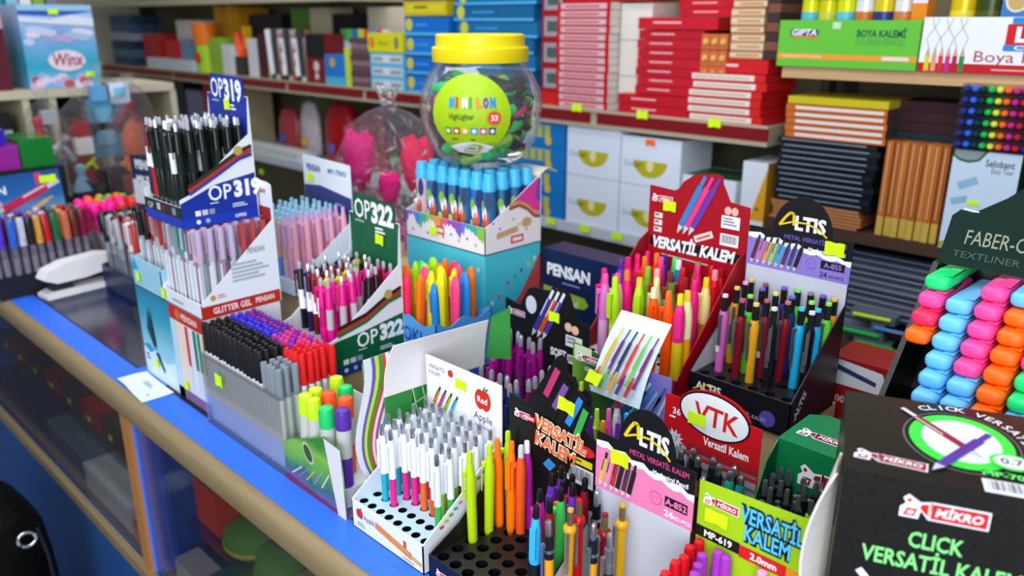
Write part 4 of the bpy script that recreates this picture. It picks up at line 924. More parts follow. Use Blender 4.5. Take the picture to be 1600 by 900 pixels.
# ---- green and navy display, left of the neon markers
def opd(name, label, X0, X1, Y0, Y1, z, base, band, num, hb, hh, cards, where):
    wd, d = X1 - X0, Y1 - Y0
    ol = [(0, 0), (wd, 0), (wd, hh), (0, hh)]
    root, pf, pc, ph, fin = display(name, label, X0, X1, Y0, Y1, z, hb, .09, ol, ('#e6e8ee', .35), inner=('#d9dbe2', .4), tray=('#9aa0a8', .3), nx=7, ny=6, cheek=[(0, 0), (d, 0), (d, hh - .004), (d * .97, hh * .70), (d * .80, hh * .62), (d * .12, hb + .018), (0, hb + .012)], lip=hb + .0)
    ph.rect(.0008, 0, wd - .0008, hh - .0008, (base, .35), 1)
    ph.text('OP', .018, hh - .006, .034, WHITE, 3, bold=.01, w=.046); ph.text(num, .066, hh - .008, .034, WHITE, 3, bold=.05, w=.062)
    ph.poly([(.012, hh - .001), (wd - .01, hh - .001), (wd - .012, hh + .030), (.020, hh + .034)], (base, .35), 1); ph.poly([(.018, hh), (wd - .012, hh), (wd - .016, hh + .028), (.024, hh + .030)], ('#e6e8ee', .35), 0)
    ph.poly([(wd - .012, hh + .030), (.020, hh + .034), (.012, hh - .001), (wd - .01, hh - .001)], (base, .35), -6)
    ph.text('OFFISMEGA', .018, hh - .014, .004, WHITE, 3, w=.026); ph.lines(.075, hh - .028, .11, hh - .016, 2, WHITE)
    ph.ell(.022, hh * .62, .006, .006, '#c8a86a', 2); ph.ell(wd - .022, hh * .55, .006, .007, '#c8d0e0', 2)
    # cheek print
    a = d
    pc.poly([(0, 0), (a, 0), (a, .078), (a * .45, .066), (a * .12, hb + .012), (0, hb + .006)], (base, .35), 1)
    pc.rect(0, 0, a, .016, (band, .35), 2)
    pc.text('OP', a * .36, .040, .026, WHITE, 3, bold=.01, w=.042); pc.text(num, a * .36 + .046, .042, .026, WHITE, 3, bold=.06, w=.050)
    pc.lines(a * .37, .034, a * .55, .0365, 1, WHITE, 3); pc.lines(a * .66, .022, a * .92, .030, 2, '#cfd6e6', 3)
    for i in range(3): pc.rect(a * (.17 + .09 * i), .018, a * (.24 + .09 * i), .027, ['#e8eaf0', '#c8ccd6', '#8a94a8'][i], 3)
    pc.ell(a * .2, .008, .004, .004, '#dfe4f0', 3, 12); pc.ell(a * .32, .008, .004, .004, '#9ab0e0', 3, 12); pc.text('OFFIS', a * .68, .005, .006, WHITE, 3, bold=.02)
    for k, c in enumerate(cards): pc.strip([(a * .12, hb + .020 + k * .006), (a * .5, .082 + k * .006), (a * .8, .104 + k * .006), (a * .985, .110 + k * .007)], .0062, c, 4 + k)
    pc.ell(a * .8, .118, .008, .008, '#b8a05a', 8)
    pf.rect(0, 0, wd, .016, (band, .35), 1); pf.rect(.0, .016, wd, hb, '#23262e', 1); pf.text('OP', .014, hb * .5, .012, '#dfe4ec', 3); 
    for i in range(4): pf.rect(.05 + i * .02, .02, .064 + i * .02, hb - .004, ['#b8bcc6', '#6a1f1c', '#2a2c34', '#8a9098'][i], 2)
    fin(); return root
X0, X1, Y0, Y1 = -1.187, -1.046, .648, .798; z2 = H + .108
carton('carton', 'plain carton raising the green and white pen display', X0 + .004, X1 - .004, .672, Y1, H, z2 - .001, ('#b99a72', .8))
r = opd('pen_display', 'white display box with green header card and navy bottom band', X0, X1, Y0, Y1, z2, '#0c5a38', '#1c3a86', '322', .05, .232, ('#1f6a3a', '#a83a24', '#2a1a14'), '')
sticker(r, (0, Y1 - Y0, 0), (1, 0, 0), (0, 0, 1), .088, .196, .022, .018, rot=-.1)
OC = [('black', '#141418'), ('dark purple', '#2a1a4a'), ('dark red', '#7a161c'), ('dark red', '#8a1a1c'), ('yellow', '#d8d03a', '#c8c03a'), ('magenta', '#e0168c', '#c01478'), ('magenta', '#e0168c', '#b8b0b8')]
g = cells(X0 + .0016, Y0 + .0016, X1 - .0016, Y1 - .0016, 7, 6); its = []
for j in range(6):
    for i in range(7):
        if j == 0 and i in (0, 1, 2, 3, 4): continue
        c = OC[(i + j // 3) % 7] if j < 5 else OC[(i * 3 + 1) % 7]
        its.append((j, i, c[0], 'ball', c[1:], (g[j][i][0], g[j][i][1], z2 + .020), jit(.03), rnd.uniform(-.8, .4)))
rows(its, 'ball pen', 'pen', 'green-header box', 'ball pens in the green-header box', 'ball_pen', 1.25)
# ---- tall boxes at the left with displays stacked on them
zs = H + .181
def sail(P, w_, d_, h_):
    f = P[0]
    f.poly([(.03, .10), (.055, .06), (.062, .09), (.045, .145)], '#0f4a5e', 2); f.poly([(.05, .09), (.064, .062), (.066, .08), (.056, .15)], '#14323e', 3)
    f.poly([(.055, .055), (.085, .02), (.092, .03), (.07, .06)], '#0f4a5e', 2)
    f.poly([(0, .055), (.04, .062), (.10, .045), (.146, .06), (.146, 0), (0, 0)], '#d6ecf6', 1); f.poly([(0, .060), (.03, .068), (.05, .058), (.03, .05)], '#2f9ac8', 2)
    f.lines(.01, .03, .03, .045, 2, '#3a5a8a')
b = carton('pen_box', 'tall box with blue sailing print standing at the counter edge', -1.545, -1.401, .546, .69, H, zs - .001, ramp_mat('sea_print', [(0, '#bfe4f4'), (.45, '#8fd0e4'), (.75, '#3fa8c4'), (1, '#1f86b0')], 'Z', 5.4, 0, .35, .1, 20), 'box', None, sail)
sticker(b, (0, 0, 0), (1, 0, 0), (0, 0, 1), .060, .035, .018, .016)
def redpens(P, w_, d_, h_):
    f = P[0]; f.rect(0, h_ - .028, w_, h_, '#c02a20', 1); f.text('PENSAN', .05, h_ - .02, .012, '#f0d8d0', 2, bold=.03, w=.06); f.ell(.035, h_ - .014, .010, .010, '#e06a3a', 2)
    f.rect(0, 0, .024, h_ - .028, '#bfe0ee', 1); f.rect(.024, .03, .06, h_ - .028, '#f2dccf', 1)
    for i, (x, c) in enumerate(((.058, '#d83a34'), (.088, '#0f7a64'), (.104, '#1f8a5a'), (.124, '#c88a2a'))): f.rect(x, .075, x + .011, h_ - .030, c, 2); f.rect(x + .001, .03, x + .010, .075, '#cfe4ea', 2)
    f.rect(.0, .0, w_, .020, '#8c6a8a', 1)
b = carton('pen_box', 'tall white box with red top band and drawn pens, at the counter edge', -1.400, -1.263, .546, .69, H, zs - .001, ('#e4e4ec', .4), 'box', None, redpens)
sticker(b, (0, 0, 0), (1, 0, 0), (0, 0, 1), .040, .030, .018, .018)
# glitter pen display on top of both
X0, X1, Y0, Y1 = -1.415, -1.263, .546, .692
wd, d = X1 - X0, Y1 - Y0
root, pf, pc, ph, fin = display('pen_display', 'white display box with red bottom band holding glitter gel pens', X0, X1, Y0, Y1, zs, .026, .15, [(0, 0), (wd, 0), (wd, .208), (wd - .012, .212), (0, .218)], ('#e6eaf4', .4), tray=('#aab4c0', .4), nx=0, ny=0, cheek=[(0, 0), (d, 0), (d, .15), (0, .026)])
pc.rect(0, 0, d, .022, '#b8261e', 1); pc.text('GLITTER GEL', .02, .006, .011, '#f0dcd8', 2, bold=.03, w=.07); pc.text('PENSAN', .098, .007, .010, '#f0dcd8', 2, bold=.03, w=.036)
pc.ell(.022, .034, .005, .005, '#c89a3a', 2); pc.lines(.03, .030, .05, .038, 2, '#d88a88'); pc.lines(.06, .05, .135, .085, 5, '#a8b4c8'); pc.text('PENSAN', .092, .098, .010, '#8a9ab8', 2, bold=.02, w=.032)
pf.lines(.04, .006, .11, .014, 1, '#a8acb8'); ph.text('PENSAN', .10, .192, .008, '#a83a4a', 2, bold=.03, w=.034); ph.rect(.10, .135, wd - .006, .168, '#a02a2c', 2); ph.lines(.105, .145, .125, .15, 1, '#e0b0b0', 3)
fin(); sticker(root, (0, 0, 0), (1, 0, 0), (0, 0, 1), .008, .014, .015, .020)
GC = [('red', '#a8444a'), ('silver', '#a0a6b2'), ('pearl', '#c4c8d4'), ('silver', '#8a8f9c'), ('teal', '#4a9a96'), ('pearl', '#cfd3de'), ('grey', '#6a6f84'), ('pale pink', '#d0a8c0'), ('lilac', '#b8a8c8')]
g = cells(X0 + .004, Y0 + .004, X1 - .004, Y1 - .004, 9, 7); its = []
for j in range(7):
    for i in range(9):
        c = GC[(i + (j > 3)) % 9]
        its.append((j, i, c[0] + ' capped', 'gel', (c[1], ['#c8ccda', '#9a7a96', '#a8b4c4'][(i + j) % 3]), (g[j][i][0], g[j][i][1], zs + .0024), jit(.012), 0))
rows(its, 'gel pen', 'pen', 'red-banded white box', 'glitter gel pens', 'gel_pen', 1.1)
# little blue display on the sailing box
X0b, X1b = -1.545, -1.417
wd2 = X1b - X0b
root, pf, pc, ph, fin = display('pen_display', 'small pale blue display box stacked on the sailing box', X0b, X1b, Y0, Y1, zs, .058, .07, [(0, 0), (wd2, 0), (wd2, .10), (0, .10)], ('#9fd4ea', .35), inner='#d4e6ee', tray=('#16181e', .5), cheek=[(0, 0), (d, 0), (d, .10), (0, .052)])
pf.poly([(.0, .03), (.030, .036), (.012, .057)], '#1fa8e0', 1); fin()
sticker(root, (0, 0, 0), (1, 0, 0), (0, 0, 1), .030, .022, .016, .018)
g = cells(X0b + .006, Y0 + .006, X1b - .006, Y1 - .006, 6, 4); its = []
for j in range(4):
    for i in range(6):
        c = [('black', '#15161a'), ('black', '#1c1e26'), ('black', '#15161a'), ('red', '#b8221e'), ('silver', '#aab0ba'), ('red', '#a81f1c')][i]
        its.append((j, i, c[0], 'gel', (c[1], '#a8aeb8'), (g[j][i][0], g[j][i][1], zs + .0024), (rnd.uniform(-.05, .05), -.05), 0))
rows(its, 'capped pen', 'pen', 'small pale blue box', 'pens in the small pale blue box', 'gel_pen', 1.1)
# black pens, top of the stack
z3 = zs + .150
r = opd('pen_display', 'royal blue and white display box of black pens, topmost of its stack', -1.442, -1.298, .548, .684, z3, '#16319a', '#173ab4', '319', .036, .205, ('#3a3a9a', '#a83a2a', '#3a2a24'), '')
sticker(r, (0, .136, 0), (1, 0, 0), (0, 0, 1), .075, .188, .020, .018)
g = cells(-1.440, .550, -1.300, .682, 8, 6); its = []
for j in range(6):
    for i in range(8):
        c = ('dark purple', '#2a1f44') if (i, j) == (0, 0) else ('red', '#c8101c') if (i, j) == (1, 0) else ('black', '#121a17', '#e8eaf0' if (i * 5 + j * 3) % 6 == 0 else '#1c2824')
        its.append((j, i, c[0], 'ball', c[1:], (g[j][i][0], g[j][i][1], z3 + .026), jit(.03), rnd.uniform(-.8, .4)))
rows(its, 'ball pen', 'pen', 'royal blue box', 'ball pens in the royal blue box', 'ball_pen', 1.25)
# pastel pens in a white display further back
X0, X1, Y0, Y1 = -1.505, -1.335, .765, .905; z4 = H + .150
wd, d = X1 - X0, Y1 - Y0
carton('carton', 'plain carton raising the white pastel pen display', X0 + .004, X1 - .004, Y0 + .004, Y1, H, z4 - .001, ('#b99a72', .8))
root, pf, pc, ph, fin = display('pen_display', 'white display box with navy printed header holding pastel pens', X0, X1, Y0, Y1, z4, .03, .10, [(0, 0), (wd, 0), (wd, .238), (0, .243)], ('#e4eaf6', .4), tray=('#b8c4d4', .4), nx=8, ny=5, cheek=[(0, 0), (d, 0), (d, .13), (0, .03)])
ph.rect(.001, 0, wd - .001, .168, '#2a3a70', 1); ph.poly([(.001, .168), (wd - .001, .168), (wd - .001, .172), (.06, .185), (.001, .180)], '#343a7a', 1)
ph.text('PENSAN', .014, .212, .014, '#3a5a9a', 2, bold=.03, w=.05); ph.text('MY-TRIO', .092, .214, .010, '#4a7ab0', 2, bold=.03, w=.065); ph.lines(.11, .150, .15, .156, 1, '#9aa8d0', 3); ph.pen(.02, .10, .05, .16, .008, '#bfd4f0', 3)
pc.lines(.06, .02, .12, .05, 3, '#a8b4c8'); fin(); sticker(root, (0, d, 0), (1, 0, 0), (0, 0, 1), .026, .198, .022, .018)
PS = [('lavender', '#b088d8', '#a07ad0', '#9fd8f0'), ('pale blue', '#9cc4ee', '#6a9ae0', '#b8e8f8'), ('pale blue', '#a8ccf0', '#7aa8e8', '#a8e4f4'), ('peach', '#f0b8b8', '#7ab4f0', '#b0e4f4'), ('peach', '#f0b4b4', '#6aa8f0', '#9fe0f4'), ('peach', '#eeb0b4', '#e8c0c8', '#8fdcf4'), ('rose', '#e8a8b8', '#d8a0c0', '#c8b0e8'), ('rose', '#e8a0b4', '#d890b8', '#d0a8e0')]
g = cells(X0 + .0016, Y0 + .0016, X1 - .0016, Y1 - .0016, 8, 5); its = []
for j in range(5):
    for i in range(8):
        c = PS[i]; its.append((j, i, c[0], 'pastel', c[1:], (g[j][i][0], g[j][i][1], z4 + .010), jit(.02), rnd.uniform(-.5, .3)))
rows(its, 'pastel pen', 'pen', 'white navy-header box', 'pastel pens in the white navy-header box', 'ball_pen', 1.3)
# navy headed display behind, left of the tall boxes
X0, X1, Y0, Y1 = -2.165, -1.945, .69, .80
wd, d = X1 - X0, Y1 - Y0
root, pf, pc, ph, fin = display('pen_display', 'white and navy display box with shell picture, right of the neon bucket', X0, X1, Y0, Y1, H, .06, .10, [(0, 0), (wd, 0), (wd, .352), (0, .330)], ('#16264e', .35), inner='#1a2038', tray=('#16181e', .5))
ph.poly([(0, .205), (wd, .222), (wd, .285), (0, .268)], '#d6dfea', 1); ph.text('PENSAN', .030, .300, .022, '#dfe6f4', 2, bold=.05, w=.15, rot=.05); ph.text('MY-TECH', .030, .262, .020, '#f4f6fa', 4, bold=.05, w=.15, rot=.05)
ph.ell(.11, .236, .022, .014, '#6a6460', 3); ph.ell(.12, .240, .010, .007, '#dde6ee', 4); ph.pen(.16, .21, .20, .30, .014, '#58b0d8', 5, '#58b0d8')
fin()
g = cells(X0 + .006, Y0 + .006, X1 - .006, Y1 - .006, 9, 4); its = []
for j in range(4):
    for i in range(9):
        c = [('black', '#15161a'), ('black', '#1c1e26'), ('silver', '#b8bcc6'), ('black', '#15161a'), ('red', '#b8221e'), ('silver', '#aab0ba'), ('red', '#a81f1c'), ('white', '#dfe2e8'), ('red', '#b8281e')][i]
        its.append((j, i, c[0], 'gel', (c[1], '#8a8e98', '#6a6e78'), (g[j][i][0], g[j][i][1], H + .003), (rnd.uniform(-.05, .05), -.06), 0))
rows(its, 'capped pen', 'pen', 'shell picture box', 'pens in the shell picture box', 'gel_pen', 1.35)
for o in list(COL.objects):
    if o.get('group') == 'pens in the shell picture box': o.scale = (1, 1, 1.32)
# ================================================================ counter front left, right end, far left
# ---- clear case of fineliners
X0, X1, Y0, Y1 = -1.262, -1.006, .532, .644
wd, d = X1 - X0, Y1 - Y0
root = tag(empty('pen_case', (X0, Y0, H)), 'clear plastic case full of grey fineliners at the counter edge', 'pen case')
for nm, q in (('front_wall', (0, 0, 0, wd, .002, .128)), ('back_wall', (0, d - .002, 0, wd, d, .128)), ('side_wall', (0, .002, 0, .002, d - .002, .128)), ('side_wall', (wd - .002, .002, 0, wd, d - .002, .128)), ('base', (.002, .002, 0, wd - .002, d - .002, .003))):
    mb = MB(); mb.box(*q, ACRYL)
    if nm == 'front_wall': mb.box(0, -.001, .126, wd, .003, .130, ACRYL); mb.box(0, -.0012, .0, wd, .0, .006, ACRYL)
    mb.build(nm, root)
mb = MB(); mb.box(.002, -.0006, .02, wd - .002, -.0002, .0206, '#e8eef2'); mb.box(.002, -.0006, .09, wd - .002, -.0002, .0906, '#e8eef2')
sticker(root, (0, 0, 0), (1, 0, 0), (0, 0, 1), .068, .098, .024, .022)
g = cells(X0 + .004, Y0 + .004, X1 - .004, Y1 - .004, 19, 8); its = []
for j in range(8):
    for i in range(19):
        if i >= 15:
            c = ('grey', 'fineliner_low', ()) if j < 3 else ('red', 'fineliner', ('#d81c22',)) if (j < 6 or i > 16) else ('pink', 'fineliner', ('#d83a78',))
            if j < 2 and i == 18: c = ('grey', 'fineliner_low', ())
        elif j < 4: c = ('black', 'fineliner', ('#16161a',))
        elif i < 10: c = ('violet blue', 'fineliner', ('#3b2fd0',)) if j < 6 else ('purple', 'fineliner', ('#7a2a9a',))
        else: c = ('pink', 'fineliner', ('#d03a8a',)) if (i + j) % 3 else ('purple', 'fineliner', ('#8a2ab0',))
        its.append((j, i, c[0] + ' capped', c[1], c[2], (g[j][i][0], g[j][i][1], H + .004), jit(.012), 0))
rows(its, 'fineliner', 'pen', 'clear case', 'fineliners in the clear case', 'fineliner', 1.2)
# ---- highlighter box with rainbow striped side card
X0, X1, Y0, Y1 = -1.001, -.842, .530, .640
wd, d = X1 - X0, Y1 - Y0
root = tag(empty('highlighter_box', (X0, Y0, H)), 'green printed open box of highlighters with white bent side card', 'display box')
pr = ramp_mat('leafy_print', [(0, '#4a3a6a'), (.3, '#6a5f8a'), (.45, '#3f6a5a'), (.6, '#5fa83a'), (.8, '#86c04a'), (1, '#3f8a2a')], 'Z', 9, -.1, .35, .55, 22)
mb = MB(); mb.prism([(0, 0), (wd, 0), (wd - .004, .108), (wd - .045, .112), (.004, .066)], lambda a, b, s: (a, s, b), 0, .0016, pr)
P = Print(mb, (0, 0, 0), (1, 0, 0), (0, 0, 1)); P.poly([(0, 0), (wd - .02, 0), (wd - .02, .006), (0, .012)], '#7a2a4a', 1)
for i in range(5): P.bar(.02 + i * .02, .018 + .002 * i, .05 + i * .018, .04 + .004 * i, .0022, ['#d8d0e8', '#8a7ab8', '#c8b83a', '#9a8ac8', '#e0e0ea'][i], 1)
P.ell(.07, .07, .012, .018, '#c8c4b0', 1, 14, .6); P.ell(.07, .07, .009, .014, '#3a5a2a', 2, 14, .6)
P.poly([(wd - .020, .0), (wd, .0), (wd - .0042, .1078), (wd - .044, .1115)], ('#e4dff0', .5), 2)
mb.build('front_panel', root)
mb = MB(); mb.box(0, 0, 0, wd, d, .0016, pr); mb.box(0, .002, .002, .0016, d, .06, pr); mb.build('base', root)
mb = MB(); mb.box(.0, d - .0016, 0, wd + .0, d, .12, '#e8eaf0'); mb.build('back_panel', root)
mb = MB(); n = 14                                      # bent side card with wavy colour stripes
def prof(t): return (.052 - .026 * t + .018 * math.sin(t * 5.4 + 2.6), .005 + .222 * t)
def wdt(t): return .0030 + .0030 * min(1, t * 1.2)
cols = ['#e8e6f2', '#e8e6f2', '#5a62b0', '#d8dc3a', '#2f9a4a', '#c8502a', '#f0e8f0', '#b84aa0', '#f0f0f4', '#3fb0e8']
for k, c in enumerate(cols):
    for i in range(n):
        (ya, za), (yb, zb) = prof(i / n), prof((i + 1) / n)
        a0, a1, b0, b1 = k * wdt(i / n), (k + 1) * wdt(i / n), k * wdt((i + 1) / n), (k + 1) * wdt((i + 1) / n)
        x = wd - .001 + .0
        mb.add([(x, ya + a0, za), (x, ya + a1, za), (x, yb + b1, zb), (x, yb + b0, zb)], [(0, 1, 2, 3)], (c, .4))
        mb.add([(x - .0014, ya + a0, za), (x - .0014, ya + a1, za), (x - .0014, yb + b1, zb), (x - .0014, yb + b0, zb)], [(3, 2, 1, 0)], ('#ebe8f2', .5))
mb.build('side_card', root)
HC = {'lime': '#c4f020', 'green': '#1fc86a', 'orange': '#ff5a2a', 'purple': '#5a2aa0'}
HP_ = [(467, 620, 'lime'), (485, 625, 'lime'), (503, 640, 'green'), (496, 607, 'lime'), (515, 612, 'orange'), (538, 622, 'orange'), (526, 590, 'lime'), (540, 604, 'green'), (530, 640, 'purple')]
loose([a[:2] for a in HP_], H + .150, (X0, X1, Y0, Y1), H + .033, [(a[2], 'highlighter', (HC[a[2]],)) for a in HP_], 'highlighter', 'highlighter', 'green printed box', 'highlighters in the green printed box', 'highlighter', dmin=.0245, m=.0145, tilt=.02)
mb = MB(); mb.box(.003, .004, .003, wd - .02, d - .004, .032, '#d8dce4'); mb.build('insert_tray', root)
# ---- open green carton behind, white flap standing up
root = tag(empty('carton', (-.958, .650, H)), 'open carton with green netted print and big white flap standing up', 'box')
net = ramp_mat('green_net_print', [(0, '#7fc24a'), (.4, '#58ae48'), (.55, '#a8d878'), (.7, '#3f9a3c'), (1, '#2a8a34')], 'Z', 4, 0, .4, .8, 18)
wd, d = .120, .088
def netting(P, L, h_):
    for i in range(5): P.bar(.0 + i * L / 5, .01, min(L, .03 + i * L / 5), h_ - .004, .0014, '#e2f0d8', 1); P.bar(min(L, .03 + i * L / 5), .01, i * L / 5, h_ - .004, .0014, '#e2f0d8', 2)
    for k in range(4): P.bar(0, .03 + k * .036, L, .05 + k * .036, .0014, '#e2f0d8', 3)
mb = MB(); mb.box(0, 0, 0, wd, .0016, .166, net); netting(Print(mb, (0, 0, 0), (1, 0, 0), (0, 0, 1)), wd, .166); mb.build('front_panel', root)
mb = MB(); mb.box(0, d - .0016, 0, wd, d, .166, net); mb.build('back_panel', root)
mb = MB(); mb.box(0, .0016, 0, .0016, d - .0016, .166, net); mb.build('side_panel', root)
mb = MB(); mb.prism([(-.048, .080), (-.01, 0), (d, 0), (d, .166), (-.048, .164)], lambda a, b, s: (wd - .0016 + s, a, b), 0, .0016, net); netting(Print(mb, (wd, 0, 0), (0, 1, 0), (0, 0, 1)), d, .166); mb.build('side_panel', root)
mb = MB(); n = 6
for i in range(n):
    f = lambda t: (wd + .0025 + .010 * t * t, .166 + .076 * t)
    e = lambda t: (-.050 + .012 * t * t * t, .139 - .0 * t)
    (xa, za), (xb, zb) = f(i / n), f((i + 1) / n); (pa, qa), (pb, qb) = e(i / n), e((i + 1) / n)
    mb.add([(xa, pa, za), (xa, qa, za - .010), (xb, qb, zb - .010), (xb, pb, zb), (xa - .0015, pa, za), (xa - .0015, qa, za - .010), (xb - .0015, qb, zb - .010), (xb - .0015, pb, zb)],
           [(0, 1, 2, 3), (7, 6, 5, 4), (0, 4, 5, 1), (3, 2, 6, 7), (0, 3, 7, 4), (1, 5, 6, 2)], ('#f0ebf0', .6))
mb.build('flap', root)
mb = MB(); mb.prism([(0, .168), (.052, .180), (.050, .262), (.012, .238)], lambda a, b, s: (wd + .004 + a, .142 + s, b), 0, .0014, net); mb.build('end_flap', root)
# ---- cellophane bag of pink wands
WX, WY, WZ = -1.545, 1.20, H + .11
carton('carton', 'plain carton under the wrapped pink wands', WX - .09, WX + .09, WY - .07, WY + .07, H, WZ - .002, ('#c8b08a', .8))
PK = M('#ff0a86', .9, 0, 0, .2)
def fuzzy(mb, c, rx, rz, mat, seed, heart=False):
    r_ = random.Random(seed); n, m_ = 22, 14; vs = []; fs = []
    for j in range(m_ + 1):
        ph_ = math.pi * j / m_
        for i in range(n):
            t = 2 * math.pi * i / n; k = 1 + r_.uniform(-.11, .11)
            x, y, z = rx * math.sin(ph_) * math.cos(t), rx * .55 * math.sin(ph_) * math.sin(t), rz * math.cos(ph_)
            if heart:
                q = (z / rz + 1) / 2; x *= .35 + .85 * q ** .7; z -= .35 * rz * max(0, 1 - abs(x) / (rx * .5)) * q ** 3
            vs.append((c[0] + x * k, c[1] + y * k, c[2] + z * k))
    for j in range(m_):
        for i in range(n): fs.append((j * n + i, (j + 1) * n + i, (j + 1) * n + (i + 1) % n, j * n + (i + 1) % n))
    mb.add(vs, fs, mat)
for k, (hx, hy, hz, rx, rz, hrt, lab) in enumerate(((-.135, -.03, .222, .056, .076, True, 'fluffy bright pink wand, leftmost inside the clear bag'), (.055, .0, .225, .055, .075, True, 'heart shaped pink red wand, rightmost inside the clear bag'), (-.085, .02, .15, .040, .045, True, 'lower small pink wand, middle one inside the clear bag'))):
    w_ = tag(empty('wand', (WX, WY, WZ)), lab, 'toy', 'pink wands in the clear bag')
    mb = MB(); fuzzy(mb, (hx, hy, hz), rx, rz, PK if k != 1 else M('#f0185a', .8, 0, 0, .2), k, hrt); mb.build('wand_head', w_)
    mb = MB(); mb.tube([(hx * .95, hy, hz - rz * .6), (hx * .4 + .02, hy * .5, hz * .45), (.035 - .02 * k, 0, .004)], .005, ('#f05aa8', .3)); mb.build('stick', w_)
bag = tag(empty('gift_bag', (WX, WY, WZ)), 'crinkled cellophane bag tied at the top around pink wands', 'bag')
def crumple(name, parent, prof, mat, seed, seg=28, sx=1., sy=.6, amp=.12, lean=(0, 0), flat=False):
    r_ = random.Random(seed); mb = MB(); vs = []; fs = []
    for j, (r, z) in enumerate(prof):
        for i in range(seg):
            t = 2 * math.pi * i / seg; k = 1 + amp * (.6 * math.sin(t * 5 + j * 1.3 + seed) + .5 * r_.uniform(-1, 1))
            q = z / prof[-1][1]
            vs.append((r * sx * math.cos(t) * k + lean[0] * q, r * sy * math.sin(t) * k + lean[1] * q, z + r_.uniform(-1, 1) * .003))
    for j in range(len(prof) - 1):
        for i in range(seg): fs.append((j * seg + i, j * seg + (i + 1) % seg, (j + 1) * seg + (i + 1) % seg, (j + 1) * seg + i))
    mb.add(vs, fs, mat); return mb.build(name, parent, smooth=flat is False)
crumple('bag_film', bag, [(.045, .003), (.065, .03), (.095, .08), (.150, .15), (.178, .21), (.172, .26), (.14, .30), (.075, .335), (.022, .352), (.018, .36), (.030, .385), (.036, .40)], CELLO, 4, 44, amp=.17, lean=(-.055, 0), flat=True)
mb = MB(); r_ = random.Random(11)                      # whitish fold slivers that paint glints onto the film
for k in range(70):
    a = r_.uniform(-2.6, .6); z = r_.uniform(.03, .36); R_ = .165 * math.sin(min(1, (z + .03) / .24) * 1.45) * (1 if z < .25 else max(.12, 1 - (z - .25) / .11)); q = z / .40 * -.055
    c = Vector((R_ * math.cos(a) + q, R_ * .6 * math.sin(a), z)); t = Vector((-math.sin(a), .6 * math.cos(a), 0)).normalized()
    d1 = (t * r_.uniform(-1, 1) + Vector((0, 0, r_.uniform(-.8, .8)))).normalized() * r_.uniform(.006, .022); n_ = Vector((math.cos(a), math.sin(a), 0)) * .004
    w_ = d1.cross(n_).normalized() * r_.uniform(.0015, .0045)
    mb.add([c - d1, c + w_ + n_, c + d1, c - w_ + n_ * .4], [(0, 1, 3), (1, 2, 3)], GLINT)
mb.build('film_glints', bag, smooth=False)
# ---- red carton with rounded white label, behind
def redlab(P, w_, d_, h_):
    f = P[0]; f.poly([(0, h_ * .76), (w_ * .68, h_ * .76), (w_ * .72, h_ * .80), (w_ * .72, h_ * .86), (w_ * .66, h_ * .95), (0, h_ - .002)], ('#dfe3ea', .4), 1)
    f.poly([(0, h_ * .90), (w_ * .6, h_ * .82), (w_ * .6, h_ * .86), (0, h_ * .95)], '#2f3a6a', 2)
    f.text('100', .008, h_ * .60, .011, '#e8c8c4', 2, bold=.03); f.text('Roll', .010, h_ * .36, .011, '#e8c8c4', 2, bold=.03)
carton('box', 'red box with rounded white label behind the purple torn-print box', -.452, -.335, 1.15, 1.23, H, H + .178, ('#96141c', .4), 'box', None, redlab)
# ---- dark green highlighter stand, right edge
ST = tag(empty('highlighter_stand', (-.276, .935, H)), 'dark green and black stand of stacked highlighters, right edge', 'display stand')
DG = ('#06221b', .6)
sy, sz = .0128, .0172                                   # one row down: this much forward and this much lower
def at_row(r): return (.921 - .935 - sy * r, .387 - sz * r)
mb = MB(); mb.box(0, .0, 0, .33, .11, .250, ('#0a0b0d', .4)); mb.build('base', ST)
mb = MB(); y7, z7 = at_row(7.45); y0, z0 = at_row(-.6)
mb.prism([(y7 + .02, z7 - .009), (y7 + .13, z7 - .014), (y0 + .14, z0 + .0), (y0 + .045, z0), ], lambda a, b, s: (s, a, b), -.006, .0, ('#0a0b0d', .35)); mb.build('side_rail', ST)
mb = MB(); mb.prism([(y7 + .118, z7 - .014), (y7 + .13, z7 - .014), (y0 + .14, z0), (y0 + .128, z0)], lambda a, b, s: (s, a, b), .0, .31, ('#0a0b0d', .35)); mb.build('back_rail', ST)
mb = MB(); mb.prism([(y7 + .02, z7 - .009), (y7 + .118, z7 - .012), (y7 + .118, z7 - .016), (y7 + .02, z7 - .013)], lambda a, b, s: (s, a, b), .0, .31, ('#0a0b0d', .35)); mb.build('shelf', ST)
hx = .0
mb = MB(); hy, hz = at_row(-1.0)
ol = [(0, 0), (.30, 0), (.30, .135), (.085, .135), (.048, .092), (.020, .068), (.006, .070), (0, .062)]
dv = Vector((0, sy, sz)).normalized()
T_ = Matrix.Translation((hx, hy + .032, hz - .005)) @ Matrix(((1, 0, 0, 0), (0, dv.y, -dv.z * 0 - dv.z, 0), (0, dv.z, dv.y, 0), (0, 0, 0, 1)))
mb.T = None
fn = lambda a, b, s: (hx + a, hy + .032 + dv.y * b * .75 + s, hz - .005 + dv.z * b)
mb.prism(ol, fn, 0, .004, DG)
P = Print(mb, (hx, hy + .032, hz - .005), (1, 0, 0), (0, dv.y * .75, dv.z), .0006)
P.text('FABER-CASTELL', .021, .026, .0175, '#848a72', 2, w=.112); P.text('TEXTLINER 48 REFILL', .013, .010, .008, '#2f4a3e', 2, w=.125)
P.bar(.010, .066, .026, .064, .0014, '#cfd6d2', 2); P.ell(.085, .066, .010, .005, '#8a7a4a', 2, 12, .5)  # the pale bar is a painted glint on the card's upper edge

